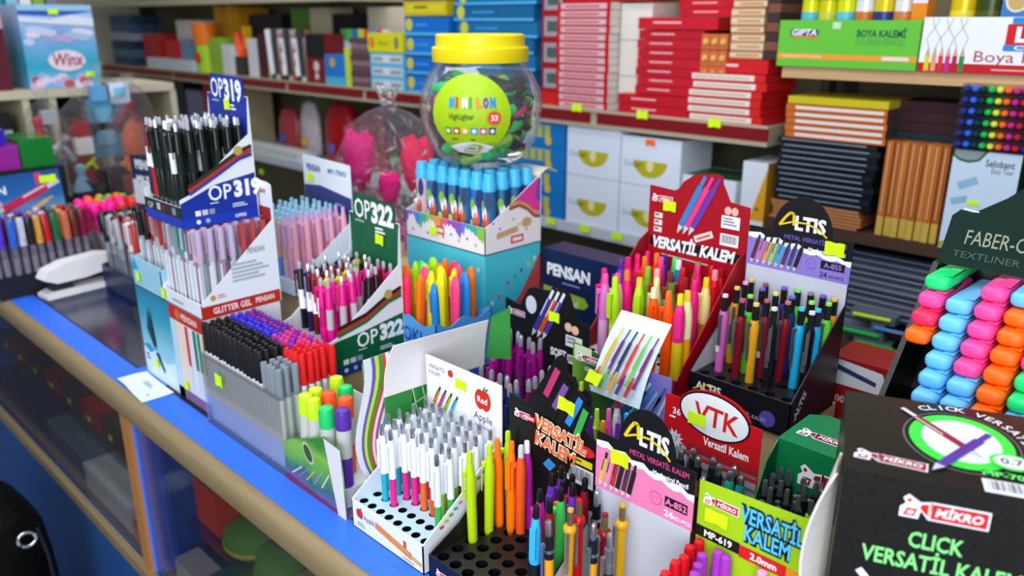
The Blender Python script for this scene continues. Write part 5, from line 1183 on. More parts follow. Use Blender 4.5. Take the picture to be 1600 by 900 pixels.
mb.build('header_card', ST)
def textmarker(col):
    k = ('textmarker', col)
    if k in _K: return _K[k]
    def sup(mb, rings, mat, n=20):
        vs = []; fs = []
        for (y, hw, hh) in rings:
            for i in range(n):
                t = 2 * math.pi * i / n; c, s = math.cos(t), math.sin(t)
                vs.append((hw * math.copysign(abs(c) ** .55, c), y, hh * math.copysign(abs(s) ** .7, s)))
        for j in range(len(rings) - 1):
            for i in range(n): fs.append((j * n + i, (j + 1) * n + i, (j + 1) * n + (i + 1) % n, j * n + (i + 1) % n))
        fs.append(tuple(range(n - 1, -1, -1)) if False else tuple(range(n))); fs.append(tuple((len(rings) - 1) * n + i for i in range(n - 1, -1, -1)))
        mb.add(vs, fs, mat)
    a = MB(); sup(a, [(0, .0070, .0040), (.0018, .0100, .0064), (.005, .0114, .0074), (.042, .0118, .0076)], (col, .38))
    b = MB(); sup(b, [(.042, .0112, .0072), (.10, .0108, .0068), (.106, .0090, .005)], (col, .38))
    c = MB(); c.box(.0016, .014, .0070, .0122, .048, .0079, ('#141418', .5)); c.box(.0020, .010, .0079, .0118, .050, .0088, (col, .35)); c.box(.0114, .020, -.0076, .0121, .046, -.0050, ('#141418', .5))
    c2 = c.mesh('clip')
    _K[k] = [('cap', a.mesh('cap')), ('barrel', b.mesh('barrel')), ('clip', c2)]
    return _K[k]
TG, TP, TR, TO, TB = ('green', '#1fe07a'), ('pink', '#ff4a9c'), ('red pink', '#ff2a5c'), ('orange', '#ff6a12'), ('light blue', '#6ac0f8')
FA = {0: [TG, TP, TR, TO], 1: [None, TB, TB, TB, TB, TB, TB], 2: [TP, TP, TP, TP, TP, TB, TB], 3: [TB, TO, TO, TO, TO, TO, TO, TB], 4: [TO, TO, TO, TP, TG, TG, TB], 5: [TP, TP, TG, TG, TO, TO]}
for c, col in FA.items():
    for r, cc in enumerate(col):
        if not cc: continue
        y, z = at_row(r)
        q = empty('text_highlighter', (-.261 + .028 * c, .935 + y, H + z), rot=(-.02, 0, 0))
        q.scale = (1.11, 1.11, 1.11)
        for n_, me in textmarker(cc[1]):
            o = bpy.data.objects.new(n_, me); COL.objects.link(o); o.parent = q
        tag(q, '%s highlighter lying in the dark green stand, %s column from left, %s from top' % (cc[0], ORD[c], ORD[r if c != 1 else r - 1]), 'highlighter', 'highlighters in the dark green stand')
# ---- paper note on the counter edge
mb = MB(); n = 6
cs = [(-1.551, .489), (-1.537, .541), (-1.409, .538), (-1.411, .480)]
for i in range(n):
    for j in range(4):
        f = lambda u, v: (cs[0][0] * (1 - u) * (1 - v) + cs[1][0] * (1 - u) * v + cs[2][0] * u * v + cs[3][0] * u * (1 - v), cs[0][1] * (1 - u) * (1 - v) + cs[1][1] * (1 - u) * v + cs[2][1] * u * v + cs[3][1] * u * (1 - v), H + .0012 + .003 * max(0, math.sin(u * 5 + v * 2)) ** 2)
        p = [f(i / n, j / 4), f((i + 1) / n, j / 4), f((i + 1) / n, (j + 1) / 4), f(i / n, (j + 1) / 4)]
        mb.add(p + [(a, b, c_ - .0006) for a, b, c_ in p], [(0, 3, 2, 1), (4, 5, 6, 7)], ('#dfe6fb', .7))
P = Print(mb, (-1.545, .492, H + .0042), (1, 0, 0), (0, 1, 0)); P.lines(.05, .02, .10, .03, 2, '#b4bdd8'); P.lines(.11, .004, .125, .007, 1, '#5a5f78')
tag(mb.build('paper_note'), 'crumpled white paper note lying on the blue counter edge', 'paper')
# ---- stapler, far left
st = tag(empty('stapler', (-2.17, .545, H), rot=(0, 0, math.radians(97))), 'white long-arm stapler on the counter at far left', 'stapler')
mb = MB(); mb.prism([(0, 0), (.235, 0), (.24, .006), (.235, .012), (.02, .016), (0, .010)], lambda a, b, s: (a, s, b), -.028, .028, ('#e8e6e8', .35)); mb.build('base', st)
mb = MB(); mb.prism([(.0, .05), (.03, .036), (.10, .036), (.16, .044), (.215, .046), (.225, .058), (.215, .074), (.15, .088), (.06, .084), (.012, .070)], lambda a, b, s: (a, s, b), -.024, .024, ('#ecebee', .3)); mb.build('arm', st)
mb = MB(); mb.box(.02, -.014, .016, .07, .014, .040, '#26272c'); mb.build('hinge', st)
mb = MB(); mb.box(.15, -.012, .030, .225, .012, .044, '#3a3b40'); mb.build('staple_rail', st)
mb = MB(); mb.lathe([(.010, 0), (.018, .003), (.018, .012), (.012, .016)], ('#e4e2e6', .35), 14, (.262, -.005, .0)); mb.build('knob', st)
# ---- far left display facing along the counter: header with red pens, many gel pens
fx = -2.36
root = tag(empty('pen_display', (fx, .38, H)), 'black display box with blue header showing red pens, far left', 'display box')
mb = MB(); mb.box(0, .085, 0, .14, .325, .055, '#1a1a22'); mb.box(-.004, .085, 0, 0, .325, .13, '#12141c'); mb.build('tray', root)
hm = ramp_mat('blue_fade_print', [(0, '#a8c8dc'), (.2, '#7fb0d0'), (.55, '#1f6ab0'), (1, '#124f96')], 'Z', 7.0, -.99, .4)
mb = MB(); mb.prism([(.05, .13), (.310, .145), (.305, .285), (.05, .277)], lambda a, b, s: (s, a, b), -.004, 0, hm)
P = Print(mb, (0, 0, 0), (0, 1, 0), (0, 0, 1)); P.text('PENSAN', .065, .235, .020, '#e4ecf4', 2, bold=.04, w=.11)
P.pen(.14, .185, .30, .255, .022, '#c02a5a', 2, '#dcd6de'); P.pen(.065, .188, .16, .212, .020, '#c02a5a', 3, '#d8a8b8'); P.pen(.20, .172, .28, .215, .010, '#e0b878', 4, '#d8a060'); P.rect(.245, .25, .26, .28, '#d83a7a', 2)
mb.build('header_card', root); sticker(root, (0, 0, 0), (0, 1, 0), (0, 0, 1), .275, .262, .04, .020)
FC = [('wine', '#6a1a3a'), ('purple', '#5a3ac0'), ('blue', '#2f6ad0'), ('white', '#c8ccd8'), ('black', '#26241f'), ('gold', '#d8a040'), ('red', '#c01f26'), ('green', '#1f6a4a'), ('copper', '#c86a4a'), ('brown', '#6a2a26'), ('wine', '#7a1a3a')]
k = 0
for j in range(4):
    for i in range(11):
        c = FC[i] if j == 0 else FC[(i + 8 * (j % 2 == 1)) % 11]
        r = put('gel', (c[1], '#6a6474', '#7a7484'), (fx + .125 - .030 * j, .476 + .0212 * i, H + .008), (rnd.uniform(-.03, .03), rnd.uniform(-.04, .03)), math.pi / 2, 'gel_pen', 1.75)
        tag(r, '%s capped gel pen in the far left black display, %s row, %s from left' % (c[0], 'front' if j == 0 else ORD[j], ORD[i]), 'pen', 'gel pens in the far left display')
        r.scale = (1, 1, 1.28)
# ---- tapered bucket of neon pens
root = tag(empty('pen_bucket', (-2.315, .780, H)), 'white and navy tapered bucket of neon pens', 'bucket')
mb = MB(); mb.lathe([(.058, 0), (.060, .004), (.098, .150), (.103, .153), (.100, .155)], SLEEVE, 24); mb.f.pop(); mb.mi.pop(); mb.build('bucket_wall', root)
mb = MB(); bp = ramp_mat('bucket_print', [(0, '#1a2a5a'), (.34, '#22336a'), (.5, '#c8d0e4'), (1, '#dfe4f0')], 'Z', 6.6, 0, .4, .25, 5)
for k in range(12):
    a0, a1 = [math.radians(-118 - 172 * q / 12) for q in (k, k + 1)]
    f = lambda a, r, z: (r * math.cos(a), r * math.sin(a), z)
    mb.add([f(a0, .0605, .003), f(a0, .0995, .150), f(a1, .0995, .150), f(a1, .0605, .003)], [(0, 1, 2, 3), (3, 2, 1, 0)][:1], bp)
mb.build('bucket_print', root)
mb = MB(); mb.lathe([(.0585, .001), (.061, .006), (.070, .040), (.069, .040), (.058, .006)], ('#1a2a5a', .4), 24); mb.f.pop(); mb.mi.pop(); mb.build('bucket_base', root)
for k in range(26):
    a = k * 2.399; rr = .075 * math.sqrt((k + .5) / 26)
    c = [('hot pink', '#ff1f9a'), ('orange', '#ff6a1a'), ('green', '#1fc83a'), ('red', '#e0342a'), ('hot pink', '#ff1f9a')][(k * 3) % 5]
    r = empty('pencil_stick', (-2.315 + rr * .6 * math.cos(a), .780 + rr * .6 * math.sin(a), H + .010), rot=(-rr * math.sin(a) * 3.2, rr * math.cos(a) * 3.2, 0))
    for n_, (prof, mat) in (('barrel', ([(.0070, 0), (.0075, .115)], ('#a8a4a6', .3))), ('cap', ([(.0085, .110), (.0088, .160), (.0125, .166), (.0135, .178), (.009, .188), (.003, .191)], (c[1], .4)))):
        key = ('stick', n_, c[0])
        if key not in _K:
            mb = MB(); mb.lathe(prof, mat, 10); _K[key] = mb.mesh(n_)
        o = bpy.data.objects.new(n_, _K[key]); COL.objects.link(o); o.parent = r
    tag(r, '%s topped stick pen in the tapered bucket, among others alike' % c[0], 'pen', '%s stick pens in the bucket' % c[0])
# ---- small things standing behind the bucket
def block(name, label, cat, x0, x1, y0, y1, z0, z1, col, lid=None, group=None):
    r = tag(empty(name, (x0, y0, z0)), label, cat, group); w_, d_, h_ = x1 - x0, y1 - y0, z1 - z0
    mb = MB(); mb.box(0, 0, 0, w_, d_, h_ * (.8 if lid else 1), col); mb.build('box_body', r)
    if lid: mb = MB(); mb.box(-.001, -.001, h_ * .8, w_ + .001, d_ + .001, h_, lid); mb.build('box_lid', r)
    return r
block('crate', 'dark crate under the coloured pen packs behind the bucket', 'crate', -2.62, -2.28, .98, 1.22, H, H + .10, ('#191a1e', .6))
for k, (x, w_, z0, h_, c, nm) in enumerate(((-2.60, .06, 0, .115, '#3f9a3a', 'green'), (-2.53, .05, 0, .125, '#4a2a9a', 'violet'), (-2.47, .075, 0, .085, '#a82a9a', 'magenta'), (-2.385, .06, 0, .115, '#86d83a', 'lime'), (-2.315, .04, 0, .09, '#8a3a1c', 'brown'))):
    block('pen_pack', '%s pen pack standing on the dark crate behind the bucket' % nm, 'pack', x, x + w_, 1.0, 1.03, H + .101, H + .101 + h_, (c, .35), (c, .2))
for k, (x, c, nm) in enumerate(((-2.45, '#c8d83a', 'lime'), (-2.41, '#e0641e', 'orange'), (-2.37, '#5f9a2a', 'green'))):
    block('pen_pack', '%s pen pack standing upright in front of the dark crate' % nm, 'pack', x, x + .03, .93, .955, H, H + .17, (c, .4), (c, .25))
# ---- cabinet at the far left with picture box, frames and bags
CB = ('#c9bfa6', .6)
root = tag(empty('shelf_cabinet', (-3.40, .30, 0)), 'beige wooden shelf cabinet with small compartments, far left', 'cabinet')
mb = MB(); mb.box(0, 0, 1.335, .40, 1.0, 1.362, CB); mb.build('top_board', root)
for y in (.0, .245, .50, .58, .735, .985):
    mb = MB(); mb.box(.005, y, .93, .395, y + .022, 1.335, CB); mb.build('divider', root)
mb = MB(); mb.box(.005, .022, 1.02, .39, .985, 1.038, CB); mb.build('shelf', root)
mb = MB(); mb.box(.0, .0, .91, .004, 1.0, 1.335, ('#2a2622', .8)); mb.build('back_board', root)
mb = MB(); mb.box(0, 0, 0, .40, 1.0, .93, ('#4a4640', .7)); mb.build('base_cupboard', root)
def picture(P):
    pass
def wb(P, w_, d_, h_):
    f = P[1]
    for i in range(16):
        a = (i * 41 % 97) / 97; b = (i * 23 % 61) / 61
        f.ell(.02 + a * (d_ - .04), h_ * (.56 + .16 * b), .016 + .012 * b, .011, ['#c8d0ee', '#b8a8d8', '#e0d8ee', '#8fa8e0', '#a8c0ea'][i % 5], 1 + i * .5, 14)
    f.poly([(0, h_ * .80), (d_, h_ * .74), (d_, h_ * .84), (d_ * .7, h_ * .88), (d_ * .4, h_ * .82), (0, h_ * .86)], '#dfe4f4', 12)
    f.poly([(0, h_ * .88), (d_ * .5, h_ * .86), (d_, h_ * .92), (d_, h_), (0, h_)], '#2f5ab8', 1); f.rect(0, h_ * .93, d_, h_, '#9cc8ea', 2)
    f.ell(d_ * .55, h_ * .33, .058, .034, '#e8dce8', 14); f.text('Winx', d_ * .36, h_ * .27, .040, '#a0285a', 16, bold=.02, shear=.15, w=d_ * .42)
    for i in range(14):
        a = (i * 29 % 83) / 83; f.ell(.015 + a * (d_ - .03), h_ * (.03 + .12 * ((i * 17 % 31) / 31)), .017, .013, ['#c8a8d8', '#e8c8e0', '#d8d0f0', '#b85a5a', '#a8b0e0'][i % 5], 2 + i * .5, 14)
b = carton('gift_box', 'light blue fairy print box standing on the beige cabinet', -3.27, -3.03, .84, 1.065, 1.363, 1.625, ramp_mat('sky_print', [(0, '#8fa8dc'), (.3, '#5fb8dc'), (.5, '#28a8c8'), (.72, '#6fb0e0'), (1, '#a8c8ec')], 'Z', 3.8, 0, .4, .35, 9), 'box', None, wb)
sticker(b, (.24, 0, 0), (0, 1, 0), (0, 0, 1), .19, .04, .03, .018); sticker(b, (.24, 0, 0), (0, 1, 0), (0, 0, 1), .105, .24, .03, .016)
block('book', 'maroon picture book standing left of the fairy print box', 'book', -3.29, -3.25 + .22, .70, .79, 1.363, 1.60, ('#5a1428', .5), ('#c8a0b0', .5))
for k in range(5): block('notebook', '%s notebook seen above the fairy print box, %s from left' % (['teal', 'pale blue', 'white', 'green', 'grey'][k], ORD[k]), 'book', -3.39, -3.30, .845 + .042 * k, .880 + .042 * k, 1.363, 1.70, (['#1f8a9a', '#8fc0d8', '#e8e8e4', '#8ab03a', '#7a8088'][k], .5))
for k, (y0, y1, c, nm) in enumerate(((.335, .52, '#8a8f98', 'grey printed'), (.57, .765, '#b8bac2', 'white printed'), (.815, .868, '#8f949c', 'grey'), (.92, 1.02, '#a8281c', 'red'))):
    block('picture_frame' if k < 3 else 'box', '%s %s in a cabinet compartment' % (nm, 'framed card' if k < 3 else 'box'), 'frame' if k < 3 else 'box', -3.06, -3.03, y0, y1, 1.039, 1.039 + (.25 if k < 3 else .22), (c, .5), ('#1f2024', .5) if k < 3 else ('#5a2a1a', .5))
# toys in cellophane hanging in front of the cabinet
TO = [(-2.80, .80, H + .126, 'toy', 'clear bag of small toys with red and white pieces, leftmost of the wrapped toy bags', (('#c83a48', -.02, .20, .035), ('#dfe0e8', .02, .15, .04), ('#8fb0d8', .0, .09, .045), ('#b8bcc6', .01, .25, .025))),
      (-2.76, .885, H + .126, 'toy', 'clear bag with red cap toy and neon sticker, second of the wrapped toy bags', (('#a81f2c', .0, .21, .035), ('#e8e4e0', .0, .16, .032), ('#9ac8e8', -.02, .05, .035), ('#c8e03a', .01, .10, .018), ('#3a3f50', .0, .02, .035))),
      (-2.80, .975, H + .20, 'toy', 'clear bag with sky blue card, third of the wrapped toy bags', (('#4aa8d0', 0, .16, .05), ('#4aa8d0', 0, .09, .05), ('#7a3a4a', .02, .24, .03), ('#6ab8f0', -.01, .24, .03))),
      (-2.62, .965, H + .105, 'toy', 'clear bag with copper doll shape, lower front of the wrapped toy bags', (('#d86a3a', 0, .13, .026), ('#8a4a4a', .0, .07, .032), ('#b0909a', .01, .03, .036), ('#d8d4dc', .03, .09, .03))),
      (-2.78, 1.055, H + .165, 'toy', 'clear bag with bright orange oval, rightmost of the wrapped toy bags', (('#f0640a', 0, .11, .044), ('#a01f3c', -.02, .21, .036), ('#cfe0f0', -.03, .27, .03)))]
for k, (x, y, z, cat, lab, bl) in enumerate(TO):
    r = tag(empty('toy_bag', (x, y, z)), lab, cat, 'wrapped toys at far left')
    for q, (c, dy, dz, rr) in enumerate(bl):
        mb = MB(); kd = (k * 2 + q) % 4
        if c in ('#4aa8d0', '#cfe0f0'): mb.box(-.004, dy - rr, dz - rr * 1.1, .004, dy + rr, dz + rr * 1.1, (c, .4)); mb.box(.004, dy - rr * .6, dz - rr * .3, .010, dy + rr * .5, dz + rr * .6, ('#7fc4e4', .4))
        elif c == '#f0640a': mb.lathe([(rr * math.sin(math.pi * i / 10), dz - 1.8 * rr * math.cos(math.pi * i / 10)) for i in range(11)], (c, .5), 14, (0, dy, 0), .5, 1)
        elif kd == 0: mb.lathe([(rr * .9, dz - rr), (rr * .55, dz), (rr * .3, dz + rr * .5), (rr * .5, dz + rr * .8), (rr * .45, dz + rr * 1.3), (rr * .1, dz + rr * 1.5)], (c, .4), 12, (0, dy, 0), .5, 1)
        elif kd == 1: mb.tube([(0, dy - rr, dz - rr), (.01, dy - rr * .2, dz), (.012, dy + rr * .8, dz + rr * .9)], rr * .35, (c, .3), 8); mb.tube([(.008, dy + rr, dz - rr), (.012, dy + rr * .3, dz + rr * .2)], rr * .3, (c, .3), 8)
        elif kd == 2: mb.prism([(dy + rr * (1 if i % 2 else .55) * math.cos(i * math.pi / 5), dz + rr * (1 if i % 2 else .55) * math.sin(i * math.pi / 5)) for i in range(10)], lambda u, v, t: (t, u, v), -.008, .010, (c, .4))
        else: mb.box(-.014, dy - rr * .8, dz - rr * .9, .014, dy + rr * .8, dz + rr * .7, (c, .4))
        mb.build('toy_piece', r)
    block('crate', 'dark crate under the wrapped toy bags, %s from left' % ORD[k], 'crate', x - .045, x + .045, y - .038, y + .038, H, z - .006, ('#17181c', .6))
    crumple('bag_film', r, [(.05, 0), (.062, .03), (.066, .12), (.062, .22), (.045, .27), (.015, .30), (.022, .33)], SLEEVE, k, 22, .45, 1., .16, flat=True)
# purple and green packs on the box at the very left
block('crate', 'dark green crate at the left edge carrying toy packs', 'crate', -2.86, -2.56, .475, .76, H, H + .26, ('#14211c', .5))
for k, (y0, y1, z0, z1, c, nm) in enumerate(((.48, .555, 0, .062, '#b85a3a', 'copper'), (.56, .655, 0, .066, '#9a2a9a', 'purple'), (.66, .745, 0, .080, '#117a2e', 'green'), (.49, .63, .068, .11, '#3a1fb0', 'violet'))):
    block('toy_pack', '%s shiny toy pack on the dark green crate, left edge' % nm, 'pack', -2.74, -2.58, y0, y1, H + .261 + z0, H + .261 + z1, (c, .25), (c, .15))
# ---- black bag on the floor in front of the counter
root = tag(empty('backpack', (-1.932, .270, 0)), 'black bag with silver ring in front of the counter, lower left', 'bag')
mb = MB(); vs = []; fs = []; n = 28
pf_ = [(.0, .05, .04), (.15, .13, .1), (.165, .13, .3), (.164, .125, .42), (.158, .118, .50), (.135, .09, .555), (.06, .05, .583), (.0, .0, .59)]
for (a, b, z) in pf_:
    for i in range(n):
        t = 2 * math.pi * i / n; c, s = math.cos(t), math.sin(t)
        vs.append((a * math.copysign(abs(c) ** .7, c), b * math.copysign(abs(s) ** .8, s), max(0.002, z - .038 if z < .05 else z)))
for j in range(len(pf_) - 1):
    for i in range(n): fs.append((j * n + i, j * n + (i + 1) % n, (j + 1) * n + (i + 1) % n, (j + 1) * n + i))
mb.add(vs, fs, M('#050506', .7, 0, 0, .3)); mb.build('bag_body', root)
mb = MB(); mb.tube([(.157 - .010 * math.sin(t), .058 + .017 * math.cos(t), .525 + .011 * math.sin(t)) for t in [2 * math.pi * i / 16 for i in range(17)]], .0035, CHROME); mb.build('ring', root)
mb = MB(); mb.tube([(-.04, 0, .578), (-.03, 0, .62), (.03, 0, .62), (.045, 0, .578)], .008, ('#0a0a0c', .6)); mb.build('handle', root)
mb = MB(); mb.tube([(.150, .095, .38), (.150, .092, .47), (.135, .085, .53)], .004, ('#1c1c20', .5)); mb.build('zip', root)
# ---- goods inside the counter
ZS = .6075
def gb_(name, label, x0, x1, y0, y1, z0, z1, col, lid=None): return block(name, label, 'box', x0, x1, y0, y1, z0, z1, col, lid)
gb_('box', 'orange red box inside the counter, right of the wooden post', -1.46, -1.37, .57, .68, ZS, .735, ('#f0481a', .45), ('#7a3a2a', .5))
for k, (x, y) in enumerate(((-1.30, .60), (-1.18, .60), (-1.24, .72))):
    r = tag(empty('sponge_pack', (x, y, ZS)), ['olive green pack inside the counter, nearest the orange red box', 'olive green pack inside the counter, second from the orange red box', 'olive green pack inside the counter, behind the other two'][k], 'pack', 'green packs inside the counter')
    mb = MB(); mb.lathe([(.050, 0), (.060, .02), (.056, .038), (.036, .050)], ('#5f9a2e', .5), 14, sx=1, sy=.8); mb.build('pack_body', r)
    mb = MB(); mb.lathe([(.058, .008), (.062, .014), (.061, .020)], ('#d8c05a', .4), 14, sx=1, sy=.8); mb.build('band', r)
for k, (x, c, nm) in enumerate(((-1.09, '#b89a6a', 'sand'), (-.98, '#7a8a5a', 'sage'), (-.87, '#9a6a5a', 'clay'), (-.76, '#8a8f94', 'grey'))):
    gb_('box', '%s packet on the inner glass shelf under the highlighters and white box' % nm, x, x + .09, .57, .66, ZS, ZS + .06, (c, .5), (c, .3))
gb_('box', 'dark teal flat box inside the counter, lower middle', -1.34, -1.02, .53, .70, .491, .560, ('#2f6670', .4), ('#3a7480', .35))
gb_('box', 'grey white carton inside the counter beside the partition', -1.455, -1.35, .51, .56, .491, .55, ('#c4c7cb', .6))
gb_('box', 'brown packet row inside the counter below the packs', -.99, -.45, .54, .70, .491, .57, ('#6a5a44', .6), ('#3a4a3a', .5))
gb_('box', 'white box inside the counter, left of the wooden post', -1.96, -1.68, .51, .62, .491, .560, ('#ccd4da', .5), ('#e4eaee', .4))
gb_('box', 'pink box inside the counter beside the wooden post', -1.66, -1.56, .505, .535, .491, .54, ('#c47a88', .5))
gb_('box', 'blue grey box inside the counter with pale lid', -2.30, -1.96, .53, .66, .491, .545, ('#4a6a88', .5), ('#7a94a6', .4))
for k, (x, c) in enumerate(((-2.80, '#3a4a48'), (-2.66, '#6a2a2a'), (-2.52, '#2a2f3a'), (-2.38, '#8a1f24'), (-2.24, '#3a3a44'), (-2.10, '#a02226'), (-1.96, '#4a3a34'), (-1.82, '#b02a2a'), (-1.68, '#5a2a4a'))):
    b = block('pencil_case', '%s case on the inner glass shelf, %s from left' % (['grey green', 'brick', 'slate', 'dark red', 'charcoal', 'crimson', 'brown', 'bright red', 'plum'][k], ORD[k]), 'case', x, x + .12, .565, .70, ZS, ZS + .055, (c, .5), (c, .3))
    sticker(b, (0, 0, 0), (1, 0, 0), (0, 0, 1), .06, .02, .022, .016)
for k, (x, y, c, nm) in enumerate(((-2.50, .95, '#d8d4c4', 'cream'), (-2.30, .80, '#a0a5ac', 'grey'), (-2.15, .95, '#c8c0a8', 'straw'), (-1.98, .80, '#1f8a3a', 'green'), (-1.86, .92, '#9a1f2a', 'wine'), (-1.75, .80, '#4a7aba', 'blue'), (-2.35, 1.10, '#c8c0b0', 'sand'), (-1.66, .92, '#e0567a', 'pink'))):
    gb_('box', '%s box under the counter glass, among those near the stapler' % nm, x, x + .09, y, y + .08, ZS, .80, (c, .5), (c, .35))
# ================================================================ shelving along the back wall
SY = 1.80                                             # front line of the shelves
RED = ('#7d0f16', .4); LIP = ('#b3a78e', .5); GREY = ('#c3cad2', .4)
def shelf_unit(name, label, x0, x1, boards):
    r = tag(empty(name, (x0, SY, 0)), label, 'shelving'); L = x1 - x0
    for (z, th, face, top) in boards:
        mb = MB(); mb.box(0, .004, z - th, L, .39, z, top); b = mb.build('shelf', r)
        if face is RED:
            step = .54; k = 0; x = L
            while x > .02:
                a = max(0, x - step + .026)
                mb = MB(); mb.box(a, -.002, z - .034, x - .0, .004, z - .004, RED); mb.build('price_strip', b); x -= step
            mb = MB(); mb.box(0, -.001, z - .004, L, .004, z + .003, LIP); mb.box(0, .0, z - .046, L, .004, z - .034, LIP); mb.build('shelf_edge', b)
        else:
            mb = MB(); mb.box(0, 0, z - th, L, .004, z + .001, face); mb.build('shelf_edge', b)
    for x in (0, L - .02):
        mb = MB(); mb.box(x, .30, 0, x + .02, .395, 2.1, ('#5a564c', .6)); mb.build('upright', r)
    mb = MB(); mb.box(0, .392, .2, L, .398, 2.1, ('#7a755c', .8)); mb.build('back_board', r)
    return r
UL = shelf_unit('shelf_unit', 'long back shelving with dark red price strips', -5.2, -.925, [(1.338, .046, RED, LIP), (1.006, .030, GREY, GREY), (.62, .03, GREY, GREY), (.30, .03, GREY, GREY)])
mb = MB(); mb.box(.0, .004, 1.644, 2.54, .39, 1.672, LIP); o_ = mb.build('shelf', UL); mb = MB(); mb.box(0, 0, 1.644, 2.54, .004, 1.673, LIP); mb.build('shelf_edge', o_)
UR = shelf_unit('shelf_unit', 'back shelving with pale wooden boards, right side', -.905, .60, [(1.478, .024, SHELFWOOD, SHELFWOOD), (1.128, .026, ('#4a3428', .5), ('#4a3428', .5)), (.862, .03, ('#4a3a2c', .5), ('#4a3a2c', .5)), (.40, .03, ('#4a3a2c', .5), ('#4a3a2c', .5))])
def tagsticker(o, z, px, py, dz=.01):
    p = on_y(px, py, SY); return sticker(o, (p.x - o.location.x, -.0022, p.z), (1, 0, 0), (0, 0, 1), 0, 0, .035, .022)
for px, py in ((903, 168), (1005, 179), (1118, 192)): tagsticker(UL, 0, px, py)
for px, py in ((862, 345), (915, 357), (965, 369), (410, 268)): tagsticker(UL, 0, px, py)
Z1, Z2, Z3 = 1.339, 1.007, 1.673
ZW, ZR = 1.479, 1.129
def X_(px, py, Y=SY): return on_y(px, py, Y).x
def Zt(px, py, Y=SY): return on_y(px, py, Y).z
def bx(name, label, x0, x1, z0, z1, col, y0=.0, depth=.16, cat='box', group=None, deco=None):
    Y = SY + .008 + y0
    return carton(name, label, x0, x1, Y, Y + depth, z0, z1, col, cat, group, deco)
def stack(n, x0, x1, z0, z1, cols, lab, name='pencil_box', cat='box', group=None, y0=0., depth=.16, deco=None, jitx=.006, gap=.0006):
    h = (z1 - z0) / n
    for k in range(n):
        j = rnd.uniform(-jitx, jitx)
        c = cols[k % len(cols)]
        pos = 'bottom one' if k == 0 else 'topmost' if k == n - 1 else '%s from bottom' % ORD[k]
        bx(name, lab % pos, x0 + j, x1 + j, z0 + k * h + (.0006 if k else .0006), z0 + (k + 1) * h - gap, c, y0, depth, cat, group, deco)
def spine(c1, c2, txt=None):
    def d_(P, w_, dd, h_):
        P[0].rect(.012, h_ * .22, w_ - .012, h_ * .78, c1, 1); P[0].lines(w_ * .25, h_ * .35, w_ * .75, h_ * .65, 1, c2, 2)
    return d_
# ---- red strip shelf, from left to right (pixel columns read off the photograph, then kept as places)
r = []
xs = lambda a, b, y: (X_(a, y), X_(b, y))
x0, x1 = -4.9, -4.62
stack(6, x0, x1, Z1, 1.60, [('#2a3a52', .5), ('#4a6478', .5), ('#1f2a4a', .5), ('#8a94a0', .5), ('#38506a', .5)], 'slate blue book stack at the far left of the red strip shelf, %s', 'book', 'book', 'slate blue books')
x0, x1 = -4.55, -4.34
bx('box', 'red box with yellow sticker, far left on the red strip shelf', x0, x1, Z1, 1.505, ('#a81a22', .45), .03)
bx('carton', 'white carton behind the small red boxes, far left shelf', -4.33, -4.05, Z1, 1.575, ('#d8d6d2', .6), .12)
bx('box', 'small red and white box beside the white carton', -4.26, -4.13, Z1 + .055, 1.478, ('#c01a22', .45), .02, .08)
bx('carton', 'long low white carton lying on the red strip shelf', -4.46, -3.93, Z1, Z1 + .052, ('#cfd8e2', .5), 0, .11)
bx('box', 'grey blue box beside the yellow folders', -4.11, -4.02, Z1 + .055, 1.485, ('#6a88a4', .5), .03, .08)
for k in range(4): bx('folder', 'amber yellow folder standing on the shelf, %s from left' % ORD[k], -4.0 + .063 * k, -3.945 + .063 * k, Z1 + .001, 1.64 - .01 * (k % 2), (['#d89a12', '#d88f10', '#e0a01a', '#d49414'][k], .5), .17, .16, 'folder', 'amber folders')
def cup(px, label, c1, c2, h, r_, Y=SY + .06):
    x = px; t = tag(empty('cup', (x, Y, Z1 + .001)), label, 'cup')
    mb = MB(); mb.lathe([(r_ * .8, 0), (r_ * .82, h * .55)], (c1, .4), 18); mb.build('cup_body', t)
    mb = MB(); mb.lathe([(r_ * .86, h * .55), (r_, h), (r_ * .95, h)], (c2, .4), 18); mb.build('cup_top', t)
    mb = MB(); P = Print(mb, (0, -r_ * .83, h * .3), (1, 0, 0), (0, 0, 1)); P.ell(0, 0, r_ * .5, h * .12, '#d83a2a', 1); mb.build('label', t)
cup(-3.87, 'lime green cup with orange rim on the red strip shelf', '#a8d81e', '#f07a1e', .225, .062)
bx('box', 'dark navy box behind the pen boxes on the left shelf', -3.72, -3.42, Z1, 1.60, ('#1c1f2c', .5), .2, .12)
for k, (a, b, t, c, nm) in enumerate(((-3.80, -3.69, 1.50, '#8fb83a', 'green topped white'), (-3.68, -3.60, 1.47, '#d8dce0', 'white'), (-3.44, -3.36, 1.50, '#d4d8dc', 'tall white'), (-3.35, -3.28, 1.52, '#4a1a22', 'wine red'), (-3.27, -3.23, 1.54, '#bfb08a', 'tan'))):
    bx('box', '%s box on the red strip shelf behind the royal blue display' % nm, a, b, Z1, t, (c, .5), .03, .1)
s_ = tag(empty('scissors', (-3.55, SY + .05, Z1 + .001)), 'orange handled scissors standing in a dark holder', 'scissors')
mb = MB(); mb.box(-.035, 0, 0, .05, .05, .08, ('#3a3430', .5)); mb.build('holder', s_)
for dx in (-.02, .03):
    mb = MB(); mb.tube([(.005 + dx * .2, .02, .08), (dx * 1.2, .02, .13), (dx * 1.5, .02, .18)], .017, ('#ff5a1a', .4)); mb.build('handle', s_)
mb = MB(); mb.box(.035, .01, .12, .065, .04, .21, ('#e8b81a', .4)); mb.build('tag', s_)
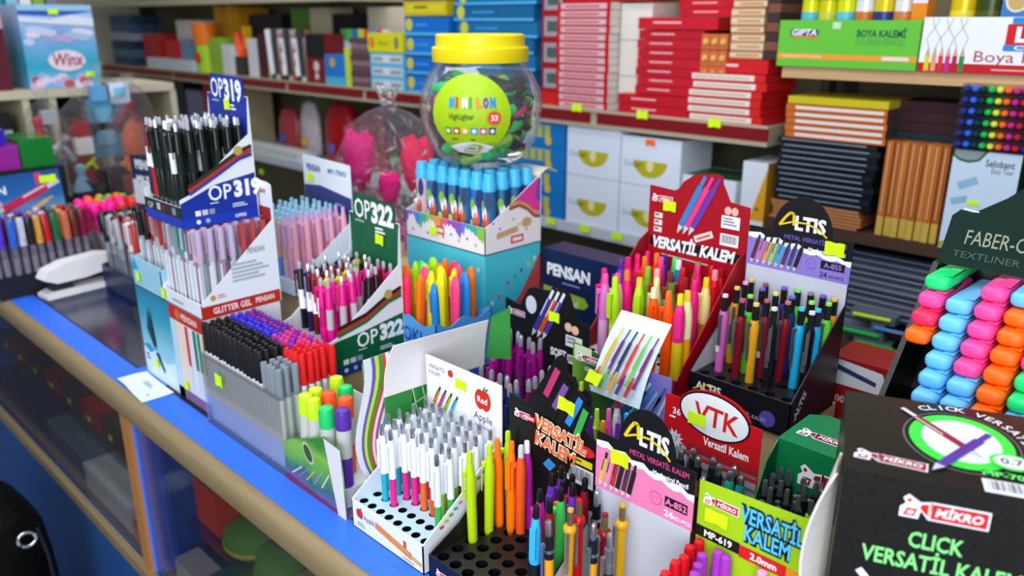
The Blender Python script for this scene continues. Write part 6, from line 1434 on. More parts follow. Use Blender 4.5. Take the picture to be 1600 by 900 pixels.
for k in range(9):
    x = -3.215 + .0335 * k; c = ['#4a3f3a', '#d8d8dc', '#6a2a3a', '#2a2a2e', '#c8c0b8', '#d03a3a', '#3a3a44', '#e0e0e6', '#7a3a6a'][k]
    t = tag(empty('brush_set', (x, SY + .03, Z1 + .001)), '%s brush set standing on the red strip shelf, %s in its row' % (['grey brown', 'white', 'wine', 'black', 'beige', 'red', 'charcoal', 'pale grey', 'plum'][k], ORD[k]), 'brushes', 'brush sets')
    mb = MB(); mb.box(-.018, 0, 0, .018, .03, .17, (c, .4)); mb.build('card', t)
    mb = MB()
    for q in (-.010, .0, .010): mb.tube([(q, -.004, .02), (q * 1.3, -.004, .20)], .0045, (['#e8e8ee', '#3a3a40', '#8a5a4a'][k % 3], .4))
    mb.build('brushes', t); t.rotation_euler = (0, .10 * ((k % 3) - 1), 0)
bx('box', 'black topped dark red box between brushes and blue box', -2.93, -2.80, Z1, 1.525, ('#7a1622', .45), .01, .1, deco=lambda P, w_, d_, h_: (P[0].rect(0, h_ * .52, w_, h_, '#141418', 1), P[0].ell(w_ / 2, h_ * .35, .02, .02, '#d8c8c8', 2), P[0].ell(w_ / 2, h_ * .15, .014, .014, '#d8c8c8', 2)))
bx('box', 'blue box of bright colouring pens on the red strip shelf', -2.79, -2.66, Z1, 1.452, ('#1f7ac8', .45), 0, .1, deco=lambda P, w_, d_, h_: (P[0].rect(0, 0, w_, h_ * .28, '#4ab0dc', 1), P[0].ell(w_ * .4, h_ * .75, .018, .018, '#c8a83a', 2)))
for k in range(8):
    c = ['#3aa86a', '#5ac04a', '#3a7ab8', '#d8dc3a', '#e04a4a', '#1fa0d8', '#d84a6a', '#e8e0da'][k]
    t = tag(empty('colouring_pen', (-2.80 + .038 * k, SY + .11, Z1 + .10)), '%s ended packet standing behind the blue box, %s from left' % (['green', 'leaf green', 'blue', 'yellow', 'red', 'sky blue', 'rose', 'cream'][k], ORD[k]), 'packet', 'packets behind the blue box')
    mb = MB(); mb.box(-.017, 0, -.099, .017, .02, .06, '#d8e0e8'); mb.build('packet_body', t)
    mb = MB(); mb.box(-.0175, -.001, .06, .0175, .021, .105, (c, .4)); mb.build('packet_top', t)
bx('box', 'black box with lime spot on the red strip shelf', -2.655, -2.62, Z1, 1.48, ('#c8d83a', .5), 0, .05)
stack(9, -2.615, -2.50, Z1, 1.515, [('#6a4a52', .5), ('#8a6a70', .5), ('#5a3f48', .5)], 'mauve brown pack in the stack beside light blue boxes, %s', 'pencil_pack', 'pack', 'mauve brown packs', 0, .15)
for k in range(3):
    bx('box', 'light blue patterned box under the yellow box, %s' % ('bottom one' if k == 0 else 'middle one' if k == 1 else 'topmost'), -2.495, -2.30, Z1 + .0006 + k * .043, Z1 + (k + 1) * .043, ('#6ab4d4', .45), -.0, .14, 'box', 'light blue patterned boxes',
       lambda P, w_, d_, h_: (P[0].rect(.008, .006, w_ - .008, h_ - .006, '#a8d4e0', 1), P[0].rect(.02, h_ * .4, w_ - .02, h_ * .55, '#b84a5a', 2), P[0].rect(w_ * .38, h_ * .2, w_ * .6, h_ * .8, '#d8dce8', 3)))
bx('box', 'yellow box on the light blue patterned boxes', -2.50, -2.30, Z1 + .131, Z1 + .195, ('#d8d414', .45), -.002, .14, deco=lambda P, w_, d_, h_: (P[0].text('Pencil', w_ * .3, h_ * .35, .018, '#8a7a10', 2), P[0].ell(w_ * .12, h_ * .5, .014, .020, '#e07a1a', 2), P[0].ell(w_ * .82, h_ * .5, .012, .022, '#7a7a6a', 2)))
blue = lambda P, w_, d_, h_: (P[0].rect(0, 0, w_, h_ * .16, '#4ab0e8', 1), P[0].ell(w_ * .10, h_ * .55, .018, .020, '#c8c83a', 2), P[0].lines(w_ * .25, h_ * .4, w_ * .7, h_ * .6, 1, '#3a9ae8', 2), P[0].rect(0, h_ * .92, w_, h_, '#0f3a6a', 1))
stack(4, -2.285, -2.06, Z1, Z1 + .252, [('#1474d0', .4), ('#0f68c4', .4)], 'bright blue box in the stack left of the yellow jar lid, %s', 'pencil_box', 'box', 'bright blue boxes', 0, .16, blue)
stack(3, -2.30, -2.08, Z1 + .2525, Z1 + .39, [('#c8b41a', .4), ('#4a2f6a', .4), ('#d0bc1e', .4)], 'yellow or violet box upon the bright blue stack, %s', 'pencil_box', 'box', 'yellow and violet boxes', .01, .15, spine('#d8c820', '#6a5a1a'))
stack(7, -2.05, -1.70, Z1, Z1 + .33, [('#126a9c', .4), ('#0f5f90', .4)], 'deep blue box in the wide stack behind the yellow lid, %s', 'pencil_box', 'box', 'deep blue boxes', .012, .16, blue, .015)
grey = lambda P, w_, d_, h_: (P[0].rect(.008, h_ * .12, w_ - .008, h_ * .88, '#9a9aa0', 1), P[0].rect(.02, h_ * .3, w_ - .02, h_ * .7, '#4a5a58', 2))
stack(4, -1.685, -1.60, Z1 + .04, Z1 + .33, [('#a8141c', .4)], 'red edged grey pack in the stack beside white striped boxes, %s', 'pencil_pack', 'pack', 'red edged grey packs', .03, .14, grey, .002)
bx('box', 'small red box under the red edged grey packs', -1.685, -1.60, Z1, Z1 + .039, ('#c8181c', .4), .03, .14)
strip = lambda P, w_, d_, h_: (P[0].rect(w_ * .07, h_ * .12, w_ * .93, h_ * .88, '#d8b0b8', 1), P[0].rect(w_ * .15, h_ * .35, w_ * .8, h_ * .62, '#c8545e', 2), P[1].rect(0, 0, d_, h_, '#dcd6cc', 1))
stack(14, -1.598, -1.41, Z1, Z1 + .285, [('#c2101c', .35)], 'red and white pencil box in the tall stack beside white cartons, %s', 'pencil_box', 'box', 'red and white pencil boxes', -.002, .17, strip, .002)
for k in range(3): bx('carton', 'long red box on top of the white striped stack, %s' % ('lowest' if k == 0 else 'middle' if k == 1 else 'topmost'), -1.62 + .03 * k, -1.27 - .03 * (k == 0), Z1 + .287 + .0235 * k, Z1 + .309 + .0235 * k, ('#c4101a', .4), .03, .16)
for k in range(3): bx('carton', 'white carton between the red pencil stacks, %s' % ('bottom one' if k == 0 else 'middle one' if k == 1 else 'topmost'), -1.405, -1.345 + .02 * k, Z1 + .0006 + .094 * k, Z1 + .093 + .094 * k, ('#dcd8d0', .6), .04, .18, 'carton', 'white cartons between red stacks')
wl = lambda P, w_, d_, h_: (P[0].lines(w_ * .2, h_ * .35, w_ * .78, h_ * .65, 1, '#e8b0b4', 2), P[1].rect(0, 0, d_, h_, '#a81a1e', 1))
stack(2, -1.375, -1.155, Z1, Z1 + .052, [('#bd1020', .4)], 'wide red pencil box lowest in the right red stack, %s', 'pencil_box', 'box', 'wide red pencil boxes', -.004, .17, wl)
stack(7, -1.325, -1.130, Z1 + .053, Z1 + .215, [('#b81428', .4), ('#c0182a', .4)], 'crimson pencil box of the right red stack, %s', 'pencil_box', 'box', 'crimson pencil boxes', .01, .16, wl, .004)
stack(1, -1.325, -1.09, Z1 + .216, Z1 + .246, [('#c8182c', .12)], 'film wrapped crimson box atop the right stack, %s', 'pencil_box', 'box', 'wrapped crimson box', .008, .16, wl, .001)
stack(5, -1.255, -1.055, Z1 + .2465, Z1 + .355, [('#c0162a', .4)], 'upper crimson box behind the wrapped one, %s', 'pencil_box', 'box', 'upper crimson boxes', .09, .16, wl, .003)
for k in range(9):
    t = tag(empty('crayon_pack', (-1.125 + .024 * (k % 3), SY + .006, Z1 + .095 + .038 * (k // 3))), 'orange ended pencil bundle beside the crimson stack, %s row, %s from left' % (['lower', 'middle', 'upper'][k // 3], ORD[k % 3]), 'pack', 'orange ended bundles')
    mb = MB(); mb.box(0, 0, -.0, .0225, .14, .036, ('#c86a3a', .5)); mb.build('pack_body', t)
    mb = MB(); mb.lathe([(.008, 0), (.006, .004)], ('#e8b060', .4), 8); o = mb.build('pencil_end', t, (.011, 0, .018)); o.rotation_euler = (math.pi / 2, 0, 0)
ww = lambda P, w_, d_, h_: (P[0].rect(w_ * .02, h_ * .15, w_ * .86, h_ * .85, '#e8dcd4', 1), P[0].rect(w_ * .05, h_ * .38, w_ * .8, h_ * .58, '#c8a894', 2), P[1].rect(0, 0, d_, h_, '#c81a1e', 1))
stack(6, -1.150, -.948, Z1, Z1 + .118, [('#d0201f', .4)], 'red and white pencil box at the right shelf end, %s', 'pencil_box', 'box', 'right end red and white boxes', -.006, .15, ww, .008)
bx('box', 'red topped pencil box lying upon the right end stack', -1.125, -.945, Z1 + .119, Z1 + .150, ('#cc1a20', .4), .0, .15, deco=lambda P, w_, d_, h_: P[0].lines(w_ * .2, h_ * .3, w_ * .8, h_ * .65, 1, '#e8c8c8', 2))
tan = lambda P, w_, d_, h_: (P[0].rect(.0, h_ * .2, w_, h_ * .8, '#e0c8ac', 1), P[0].rect(w_ * .2, h_ * .35, w_ * .9, h_ * .62, '#c88a5a', 2))
stack(13, -1.05, -.965, Z1 + .151, Z1 + .40, [('#b87a4a', .5), ('#d0b08a', .5), ('#c89a6a', .5)], 'tan pencil bundle in the upper right stack of the red strip shelf, %s', 'pencil_pack', 'pack', 'tan pencil bundles', .005, .15, tan, .004)
stack(12, -.96, -.93, Z1 + .151, Z1 + .40, [('#3a2a2a', .5), ('#7a4a3a', .5)], 'dark narrow bundle at the right end of the red strip shelf, %s', 'pencil_pack', 'pack', 'dark narrow bundles', .005, .15, None, .0)
bx('carton', 'cream carton behind the bright packets, left of the yellow boxes', -2.80, -2.36, Z1 + .0006, 1.625, ('#cfc6b0', .6), .22, .12)
bx('carton', 'dark box lying on top of the brush sets area', -3.02, -2.83, Z1 + .0006, 1.60, ('#2a2426', .6), .2, .12)
for k, (a, b, c, nm) in enumerate(((-3.34, -3.20, '#5f8a3a', 'green'), (-3.19, -3.04, '#c8bca0', 'cream'))): bx('carton', '%s carton standing behind the brush sets' % nm, a, b, Z1 + .0006, 1.625, (c, .6), .2, .12)
# ---- above: goods on the top shelf (only their lower edges show)
for k in range(3): bx('box', '%s box on the topmost shelf, %s from left' % (['green', 'red', 'cream', 'brown', 'green', 'white', 'teal', 'olive', 'red', 'lime'][k], ORD[k]), -3.4 + .24 * k, -3.19 + .24 * k, Z3 + .001, Z3 + .14, (['#7a9a5a', '#a84a3a', '#c8bca0', '#6a4a3a', '#4a8a4a', '#d8d4c8', '#3a7a8a', '#8a8a3a', '#b03a3a', '#a0b83a'][k], .5), .02, .2)
# ---- grey lower shelf, left to right
for k, (a, b, t, c, nm) in enumerate(((-4.75, -4.62, 1.25, '#5a1a1e', 'dark red'), (-4.60, -4.42, 1.22, '#8f939c', 'grey'), (-4.40, -4.2, 1.27, '#2a2430', 'black'), (-4.18, -4.0, 1.24, '#7a7a9a', 'lilac'), (-3.98, -3.86, 1.28, '#b8141c', 'bright red'), (-3.85, -3.64, 1.27, '#b8a888', 'beige'))):
    bx('box', '%s box on the grey shelf behind the black pens' % nm, a, b, Z2, t, (c, .5), .06, .18)
for k, (a, b, t, c, nm) in enumerate(((-3.40, -3.24, 1.20, '#a83a42', 'rose red'), (-3.22, -3.08, 1.24, '#c8c0c4', 'pale'), (-3.02, -2.80, 1.25, '#b0121a', 'red'), (-2.78, -2.60, 1.24, '#a01018', 'deep red'), (-2.58, -2.45, 1.2, '#5a1a1e', 'maroon'))):
    r_ = tag(empty('gift_pouch', ((a + b) / 2, SY + .15, Z2 + .005)), '%s wrapped pouch standing on the grey shelf' % nm, 'pouch', 'wrapped pouches on the grey shelf')
    crumple('pouch_body', r_, [((b - a) * .46, 0), ((b - a) * .5, .05), ((b - a) * .48, (t - Z2) * .7), ((b - a) * .3, (t - Z2) * .95), ((b - a) * .02, t - Z2)], M(c, .35), k, 20, 1, .5, .06)
    mb = MB(); mb.lathe([(.022, 0), (.018, .008)], (['#4a5ab0', '#d8b83a', '#5a6ac8', '#6a7ad0', '#3a9a3a'][k], .4), 10); o = mb.build('badge', r_, (0, -(b - a) * .27, .06)); o.rotation_euler = (math.pi / 2, 0, 0)
bx('carton', 'low white carton with green sticker on the grey shelf', -3.55, -3.05, Z2, Z2 + .035, ('#cfd2d6', .5), 0, .1)
by = lambda P, w_, d_, h_: (P[0].rect(w_ * .06, h_ * .35, w_ * .8, h_ * .85, '#b8b83a', 1), P[0].ell(w_ * .78, h_ * .22, .012, .014, '#d8b82a', 2), [P[0].rect(w_ * (.1 + .1 * i), h_ * .38, w_ * (.13 + .1 * i), h_ * .82, '#1f7ac0', 2) for i in range(7)])
stack(4, -1.86, -1.56, Z2, Z2 + .285, [('#1474c0', .4)], 'blue and yellow box on the grey shelf right of the jar, %s', 'pencil_box', 'box', 'blue and yellow boxes', 0, .15, by, .002)
half = lambda P, w_, d_, h_: (P[0].poly([(w_ * .50 + .055 * math.cos(math.pi + math.pi * i / 12), h_ * .52 + .045 * math.sin(math.pi + math.pi * i / 12)) for i in range(13)], '#b8b01e', 1), P[0].ell(w_ * .50, h_ * .42, .012, .016, '#e0dca0', 2), P[0].text('Dizayn', w_ * .06, h_ * .38, .016, '#8a94a8', 1))
for c in range(2):
    for k in range(2):
        bx('carton', 'white carton with olive half circle, %s column, %s' % (['left', 'right'][c], ['lower', 'upper'][k]), -1.552 + .196 * c, -1.360 + .196 * c, Z2 + .0006 + .143 * k, Z2 + .142 + .143 * k - (.012 if c and k else 0), ('#dbe3f2', .5), 0, .15, 'carton', 'white cartons with olive half circle', half)
s_ = sticker(UL, (-1.26 + 5.2, .007, Z2 + .262), (1, 0, 0), (0, 0, 1), 0, 0, .03, .016); s_.data.materials.clear(); s_.data.materials.append(M('#ff6a1a'))
bx('carton', 'white carton with dark green top behind the red display', -1.155, -1.0, Z2, Z2 + .19, ('#dfe6ee', .5), -.0, .15, deco=lambda P, w_, d_, h_: P[2].rect(0, .01, w_, .14, '#2a5a3a', 1))
bx('carton', 'white and amber carton beside the wrapped pencil stacks', -1.0 + .015, -.86 - .06, Z2, Z2 + .245, ('#dfe4ee', .5), .0, .13, deco=lambda P, w_, d_, h_: (P[0].poly([(w_ * .4, h_ * .42), (w_, h_ * .42), (w_, h_ * .95)], '#dca01a', 1), P[1].rect(0, 0, d_, h_, '#c8901a', 1), P[0].lines(w_ * .6, h_ * .5, w_ * .9, h_ * .55, 1, '#8a6a1a', 2)))
# ---- low shelf seen under the grey one
for k, (a, c, nm) in enumerate(((-1.95, '#8a7a6a', 'brown'), (-1.80, '#a83a3a', 'red'), (-1.66, '#b0a03a', 'olive'), (-1.50, '#8f9aa4', 'grey'), (-1.33, '#c8d0d8', 'pale'), (-1.15, '#6a7078', 'dark grey'))):
    r_ = tag(empty('plastic_bag', (a, SY + .13, .626)), '%s packet lying in clear film on the low back shelf' % nm, 'packet', 'packets on the low back shelf')
    crumple('film', r_, [(.055, 0), (.064, .05), (.062, .14), (.04, .22), (.01, .27)], SLEEVE, k, 18, 1, .6, .1)
    mb = MB(); mb.box(-.042, -.022, .002, .042, .022, .20, (c, .5)); mb.build('packet_body', r_)
# ---- right unit: pencil tins in trays on the wooden shelf
def tray_box(label, x0, x1, h, col, deco, depth=.13):
    Y = SY - .012; r_ = tag(empty('tin_tray', (x0, Y, ZW + .001)), label, 'box'); w_ = x1 - x0
    mb = MB(); mb.box(0, 0, 0, w_, .003, h, col); mb.box(0, .003, 0, w_, depth, .003, col); mb.box(0, .003, .003, .003, depth, h, col); mb.box(w_ - .003, .003, .003, w_, depth, h, col); mb.box(.003, depth - .003, .003, w_ - .003, depth, h, col)
    deco(Print(mb, (0, 0, 0), (1, 0, 0), (0, 0, 1)), w_, h); mb.build('tray_body', r_); return r_, Y
def g1(P, w_, h):
    P.rect(w_ * .09, h * .66, w_ * .30, h * .80, '#1f2f6a', 1); P.text('GIPTA', w_ * .10, h * .675, .013, WHITE, 2, bold=.03, shear=.15, w=w_ * .19); P.strip([(w_ * .1, h * .63), (w_ * .2, h * .655), (w_ * .30, h * .62)], .004, '#e07a2a', 2)
    P.text('BOYA KALEMİ', w_ * .58, h * .66, .0145, '#1f5a4a', 2, bold=.03, w=w_ * .33); P.text('COLORED PENCILS', w_ * .57, h * .50, .0125, '#4a9a4a', 2, bold=0, w=w_ * .34)
    P.rect(0, h * .17, w_, h * .28, '#ee9a2e', 1); P.text('Creatmosphere Your pencils', w_ * .04, h * .20, .008, '#f8e8d0', 2, w=w_ * .3); P.rect(w_ * .77, h * .185, w_ * .95, h * .265, '#e8d8d0', 2)
    P.rect(w_ * .40, h * .82, w_ * .46, h * .96, '#c8dcb8', 1)
def g2(P, w_, h):
    P.rect(0, 0, w_, h * .17, '#c41420', 1); P.lines(w_ * .3, h * .04, w_ * .6, h * .09, 1, '#e8a8a8', 2)
    for i, c in enumerate(('#e0cf2a', '#e8a070', '#d8303a', '#c42a8a', '#b8183a', '#1f8a4a')):
        x = w_ * (.035 + .0285 * i); P.rect(x - .0045, .002, x + .0045, h * .30, c, 2); P.poly([(x - .0045, h * .30), (x + .0045, h * .30), (x + .001, h * .45), (x - .001, h * .45)], '#c8a890', 2)
        P.strip([(x, h * .45), (x - .006 * (-1) ** i, h * .62), (x + .006 * (-1) ** i, h * .8), (x, h * .98)], .0012, '#9a9aa0', 2)
    P.rect(w_ * .335, h * .52, w_ * .60, h * .88, '#d0141e', 2); P.text('LGC', w_ * .37, h * .58, .026, WHITE, 3, bold=.05, w=w_ * .18); P.rect(w_ * .33, h * .41, w_ * .46, h * .52, '#2a8ad0', 2); P.rect(w_ * .46, h * .41, w_ * .60, h * .52, '#e8c03a', 2); P.text('COLOR', w_ * .37, h * .435, .008, WHITE, 4, bold=.03, w=w_ * .2)
    P.rect(w_ * .35, h * .88, w_ * .46, h * .99, '#2a8ad0', 2); P.text('Boya Kalemi', w_ * .225, h * .21, .021, '#b8384a', 2, w=w_ * .40)
tg, Yt = tray_box('green tin tray with blue lettering on the wooden shelf', -.915, -.612, .098, ('#66bf3c', .4), g1)
tw, _ = tray_box('white tin tray with red band and drawn pencils on the wooden shelf', -.608, -.16, .104, ('#eef0f6', .4), g2)
def tin(x, label, c1, c2, band, h=.20, r_=.0195, y=.055):
    t = tag(empty('pencil_tin', (x, Yt + y, ZW + .0045)), label, 'tin', None)
    mb = MB(); mb.lathe([(r_, 0), (r_ + .001, .003), (r_ + .001, .006), (r_, .008), (r_, h)], (c1, .25, .2), 22); mb.build('tin_body', t)
    mb = MB(); mb.lathe([(r_ + .0006, .085), (r_ + .0006, .112)], (c2, .3), 22); mb.build('tin_band', t)
    mb = MB(); mb.lathe([(r_ + .0006, .136), (r_ + .0006, .175)], (band, .3), 22); mb.build('tin_print', t)
TN = [('#d8dc12', '#58b8c8', '#a8c83a', 'yellow and teal'), ('#d4cc12', '#c8c83a', '#6a8a2a', 'yellow green'), ('#d8e012', '#5ac0d0', '#a8d03a', 'yellow and blue'), ('#e6e4ea', '#c8742a', '#c8b8b8', 'white and orange'), ('#e0c810', '#28358a', '#e8e4c8', 'yellow and navy'), ('#e8e6ec', '#c8803a', '#b87a80', 'pale and copper')]
for k, (a, b, c, nm) in enumerate(TN): tin(-.872 + .0405 * k, '%s pencil tin in the green tray, %s from left' % (nm, ORD[k]), a, b, c)
for k, (a, c, nm) in enumerate(((-.632 - .004, '#e87a1c', 'orange'),)): pass
b = carton('pencil_box', 'orange and white star box at the right end of the green tray', -.652 + .006, -.617, Yt + .03, Yt + .075, ZW + .0045, ZW + .21, ('#e88a1c', .4), 'box', None, lambda P, w_, d_, h_: (P[0].rect(0, h_ * .62, w_, h_ * .8, '#e8e4ea', 1), P[0].rect(0, h_ * .8, w_, h_, '#c8283a', 1)))
for k, (x, a, b2, c, nm) in enumerate(((-.556, '#e0c414', '#e8d83a', '#d86a2a', 'yellow lettered'), (-.508, '#3a4a1c', '#4a5a22', '#2a3a14', 'dark olive'))):
    tin(x, '%s pencil tin in the white tray' % nm, a, b2, c, .20, .0235)
for k in range(3): tin(-.40 + .06 * k, '%s pencil tin in the white tray, %s of three right of the carton' % (['blue', 'yellow', 'red'][k], ORD[k]), ['#2a6ab8', '#e0c414', '#c82a2a'][k], '#e8e4e0', '#f0a02a', .2, .0235)
carton('pencil_box', 'amber and blue box with round emblem in the white tray', -.482, -.432, Yt + .03, Yt + .075, ZW + .0045, ZW + .215, ('#e8a01a', .4), 'box', None, lambda P, w_, d_, h_: (P[0].rect(0, 0, w_, h_ * .62, '#3a7ac0', 1), P[0].poly([(w_ * .1, h_ * .62), (w_, h_ * .5), (w_, h_), (0, h_)], '#e8a01a', 2), P[0].ell(w_ * .5, h_ * .62, .02, .022, '#e8dcc8', 3), P[0].ell(w_ * .5, h_ * .62, .016, .018, '#c8a86a', 4)))
# ---- right unit, middle shelf
wr = lambda P, w_, d_, h_: (P[0].rect(w_ * .10, h_ * .25, w_ * .97, h_ * .75, '#e2dcd8', 1), P[1].rect(0, 0, d_, h_, '#3a3a40', 1))
Wx0, Wx1 = -.895, -.655
stack(6, Wx0, Wx1 - .03, ZR, ZR + .045, [('#a8643a', .3)], 'copper pencil pack low in the wrapped stack, %s', 'pencil_pack', 'pack', 'copper pencil packs', -.01, .16, lambda P, w_, d_, h_: P[0].rect(0, h_ * .3, w_, h_ * .6, '#c8946a', 1), .006)
stack(11, Wx0, Wx1 - .012, ZR + .0455, ZR + .192, [('#15181e', .15), ('#20242c', .15)], 'black shiny pencil pack in the wrapped stack, %s', 'pencil_pack', 'pack', 'black pencil packs', -.008, .16, lambda P, w_, d_, h_: P[0].rect(w_ * .04, h_ * .6, w_ * .9, h_ * .8, '#8a9aa8', 1), .005)
stack(5, Wx0 + .01, Wx1 - .002, ZR + .1925, ZR + .268, [('#c8682a', .3)], 'orange and silver pencil pack in the wrapped stack, %s', 'pencil_pack', 'pack', 'orange and silver packs', -.006, .16, wr, .004)
bx('pencil_pack', 'yellow pack lying on top of the wrapped stack', Wx0 + .01, Wx1 - .004, ZR + .269, ZR + .285, ('#c8b81e', .35), -.004, .15, 'pack')
for k in range(8):
    x = -.650 + .0158 * k
    t = tag(empty('pencil', (x, SY + .0 + .004 * (k % 2), ZR + .001)), 'orange brown pencil bundle upright beside the tape box, %s from left' % ORD[k], 'pencils', 'upright orange brown bundles')
    mb = MB(); mb.box(0, 0, 0, .0145, .04, .205, (['#b8682a', '#a85a22', '#c07430'][k % 3], .35)); mb.build('pencils', t)
    mb = MB(); mb.box(.0005, -.001, .0, .0140, -.0003, .042, '#c8a84a'); mb.box(.005, -.0012, .05, .0075, -.0003, .2, '#d8a878'); mb.build('label', t)
def tape(P, w_, d_, h_):
    f = P[0]; f.ell(w_ * .28, h_ * .97, .05, .045, '#2f6a4a', 1); f.ell(w_ * .28, h_ * .98, .042, .036, '#8a9a98', 2); f.rect(-.0, h_ - .0005, w_, h_ + .05, '#ffffff', -40)
    f.text('Selobant', w_ * .50, h_ * .86, .014, '#2f3a44', 2, bold=.01, w=w_ * .42); f.text('Easy Tear', w_ * .60, h_ * .80, .0105, '#5a6470', 2, w=w_ * .32)
    f.bar(w_ * .15, h_ * .62, w_ * .42, h_ * .72, .016, '#8fb8d4', 1); f.bar(w_ * .08, h_ * .46, w_ * .32, h_ * .52, .014, '#8fb8d4', 1)
    f.ell(w_ * .52, h_ * .30, .038, .021, '#8fa016', 2, 28, .45); f.ell(w_ * .52, h_ * .30, .034, .019, '#a8b81e', 3, 28, .45); f.ell(w_ * .535, h_ * .285, .028, .0135, '#b0b4be', 4, 28, .45); f.ell(w_ * .54, h_ * .28, .022, .009, '#d8e4f0', 5, 28, .45)
    f.lines(w_ * .48, h_ * .08, w_ * .9, h_ * .14, 3, '#9aaabc'); f.rect(w_ * .74, .002, w_ - .002, h_ * .05, '#2a7a6a', 2); f.ell(w_ * .07, h_ * .04, .009, .008, '#9aa83a', 2)
    P[1].rect(0, 0, d_, h_, '#17452e', 1)
def tape2(P, w_, d_, h_):
    f = P[0]; f.poly([(0, h_), (0, h_ * .93), (w_ * .1, h_ * .89), (w_ * .25, h_ * .875), (w_ * .4, h_ * .9), (w_ * .52, h_)], '#2f6a4a', 1); f.poly([(.003, h_), (.003, h_ * .95), (w_ * .1, h_ * .915), (w_ * .25, h_ * .90), (w_ * .38, h_ * .92), (w_ * .47, h_)], '#8a9a98', 2)
    f.text('Selobant', w_ * .50, h_ * .86, .014, '#2f3a44', 2, bold=.01, w=w_ * .42); f.text('Easy Tear', w_ * .60, h_ * .80, .0105, '#5a6470', 2, w=w_ * .32)
    f.bar(w_ * .15, h_ * .64, w_ * .42, h_ * .72, .016, '#8fb8d4', 1); f.bar(w_ * .08, h_ * .48, w_ * .32, h_ * .53, .014, '#8fb8d4', 1)
    f.ell(w_ * .54, h_ * .30, .038, .019, '#8fa016', 2, 28, .45); f.ell(w_ * .54, h_ * .305, .036, .0175, '#a8b81e', 3, 28, .45); f.ell(w_ * .55, h_ * .285, .030, .0125, '#b0b4be', 4, 28, .45); f.ell(w_ * .555, h_ * .28, .024, .009, '#d8e4f0', 5, 28, .45)
    f.lines(w_ * .48, h_ * .08, w_ * .9, h_ * .14, 3, '#9aaabc'); f.rect(w_ * .74, .002, w_ - .002, h_ * .05, '#2a7a6a', 2); f.ell(w_ * .07, h_ * .04, .009, .008, '#9aa83a', 2)
    P[1].rect(0, 0, d_, h_, '#17452e', 1)
tb = carton('tape_box', 'white box picturing a yellow tape roll on the middle shelf', -.514, -.392, SY - .012, SY + .075, ZR, ZR + .205, ('#c9dcf0', .45), 'box', None, tape2)
sticker(tb, (0, 0, 0), (1, 0, 0), (0, 0, 1), .050, .102, .022, .010)
MK = ['#2a2f8a', '#2f6ae8', '#123a3a', '#1fc05a', '#e0e83a', '#ff6a2a', '#c82a8a', '#c01f3a', '#2a2a7a']
for k in range(6):
    z = ZR + .2055 + .0215 * k
    t = tag(empty('marker_set', (-.522, SY - .016, z)), 'clear pack of rainbow markers in the stack on the tape box, %s' % ('bottom one' if k == 0 else 'topmost' if k == 5 else ORD[k] + ' from bottom'), 'markers', 'rainbow marker packs')
    mb = MB(); mb.box(0, .0, 0, .140, .075, .0012, ('#1a1f3a', .2)); mb.prism([(0, .0012), (.140, .0012), (.136, .019), (.128, .0205), (.012, .0205), (.004, .019)], lambda a, b, s: (a, .006 + s, b), 0, .070, SLEEVE); mb.build('pack', t)
    for i in range(9):
        key = ('mk', MK[i])
        if key not in _K:
            mb = MB(); mb.lathe([(.0035, 0), (.0062, .003), (.0062, .066)], (MK[i], .35), 10); _K[key] = mb.mesh('marker')
        o = bpy.data.objects.new('marker', _K[key]); COL.objects.link(o); o.parent = t; o.location = (.012 + .0145 * i, .002, .0095); o.rotation_euler = (-math.pi / 2, 0, 0)
for k in range(3): bx('box', 'dark wine box behind the rainbow markers, %s' % ('lowest' if k == 0 else 'middle' if k == 1 else 'topmost'), -.66, -.53, ZR + .22 + .022 * k, ZR + .241 + .022 * k, ('#3a1a22', .4), .06, .12)
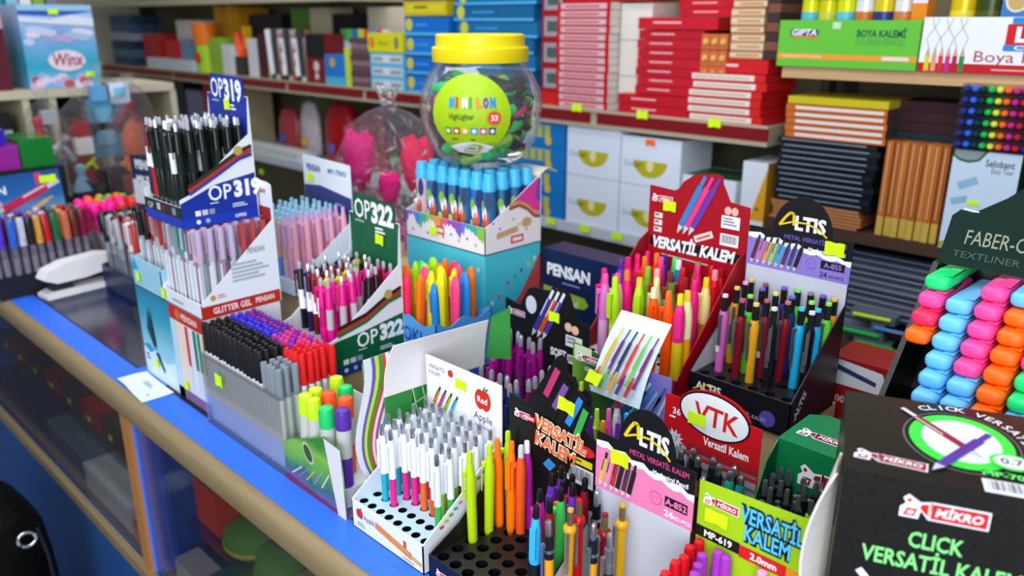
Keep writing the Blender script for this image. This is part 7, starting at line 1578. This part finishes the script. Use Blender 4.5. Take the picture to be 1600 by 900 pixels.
bx('carton', 'dark box carrying the wine boxes on the middle shelf', -.66, -.53, ZR, ZR + .219, ('#1d2a34', .5), .06, .12)
for k in range(4): bx('book', 'dark red spine leaning on the middle shelf, %s from left' % ORD[k], -.372 + .024 * k, -.351 + .024 * k, ZR, ZR + .225, ('#5a1420', .4), -.004, .12, 'book', 'dark red spines', lambda P, w_, d_, h_: P[0].rect(w_ * .66, 0, w_, h_, '#9a8aa0', 1))
dots = lambda P, w_, d_, h_: [P[0].ell(.02 + .028 * i, h_ * (.28 + .42 * j), .009, .010, ['#e04a9a', '#4a9ad0', '#8a5ac0'][i % 3], 1, 12) for i in range(3) for j in range(2)]
for k in range(2): bx('box', 'black box with pink and blue dots on the middle shelf, %s' % ['lower', 'upper'][k], -.272, -.17, ZR + .0006 + .118 * k, ZR + .117 + .118 * k, ('#101216', .4), -.004, .12, 'box', 'dotted black boxes', dots)
# ---- right unit, lower shelves: flat packs in film
fl = lambda P, w_, d_, h_: (P[0].rect(0, h_ * .3, w_, h_ * .55, '#9aa2b8', 1), P[1].rect(0, 0, d_, h_, '#3a3f48', 1))
stack(14, -.85, -.40, .863, 1.075, [('#4a5260', .25), ('#343a48', .25), ('#5a6070', .25)], 'grey film wrapped pack in the low right stack, %s', 'pencil_pack', 'pack', 'grey film packs', .05, .25, fl, .008)
GP = [('#1f9a3a', -.665, .93, 'green'), ('#1fb04a', -.70, .895, 'bright green'), ('#c83a2a', -.60, .955, 'red'), ('#c8e03a', -.68, .865, 'lime'), ('#1f8a3a', -.58, .92, 'dark green'), ('#b8e02a', -.53, .865, 'yellow green'), ('#3a8ad0', -.63, .865, 'blue')]
for k, (c, x, z, nm) in enumerate(GP):
    r_ = tag(empty('pen_packet', (x, SY + .005, .8635 + .0215 * (k % 4))), '%s pen packet lying before the grey film packs' % nm, 'packet', None)
    mb = MB(); mb.box(0, 0, 0, .10, .035, .0205, ('#5a6a70', .3)); mb.build('packet_body', r_)
    mb = MB(); mb.tube([(.008, -.003, .010), (.092, -.003, .013)], .0045, (c, .35)); mb.build('pen', r_)
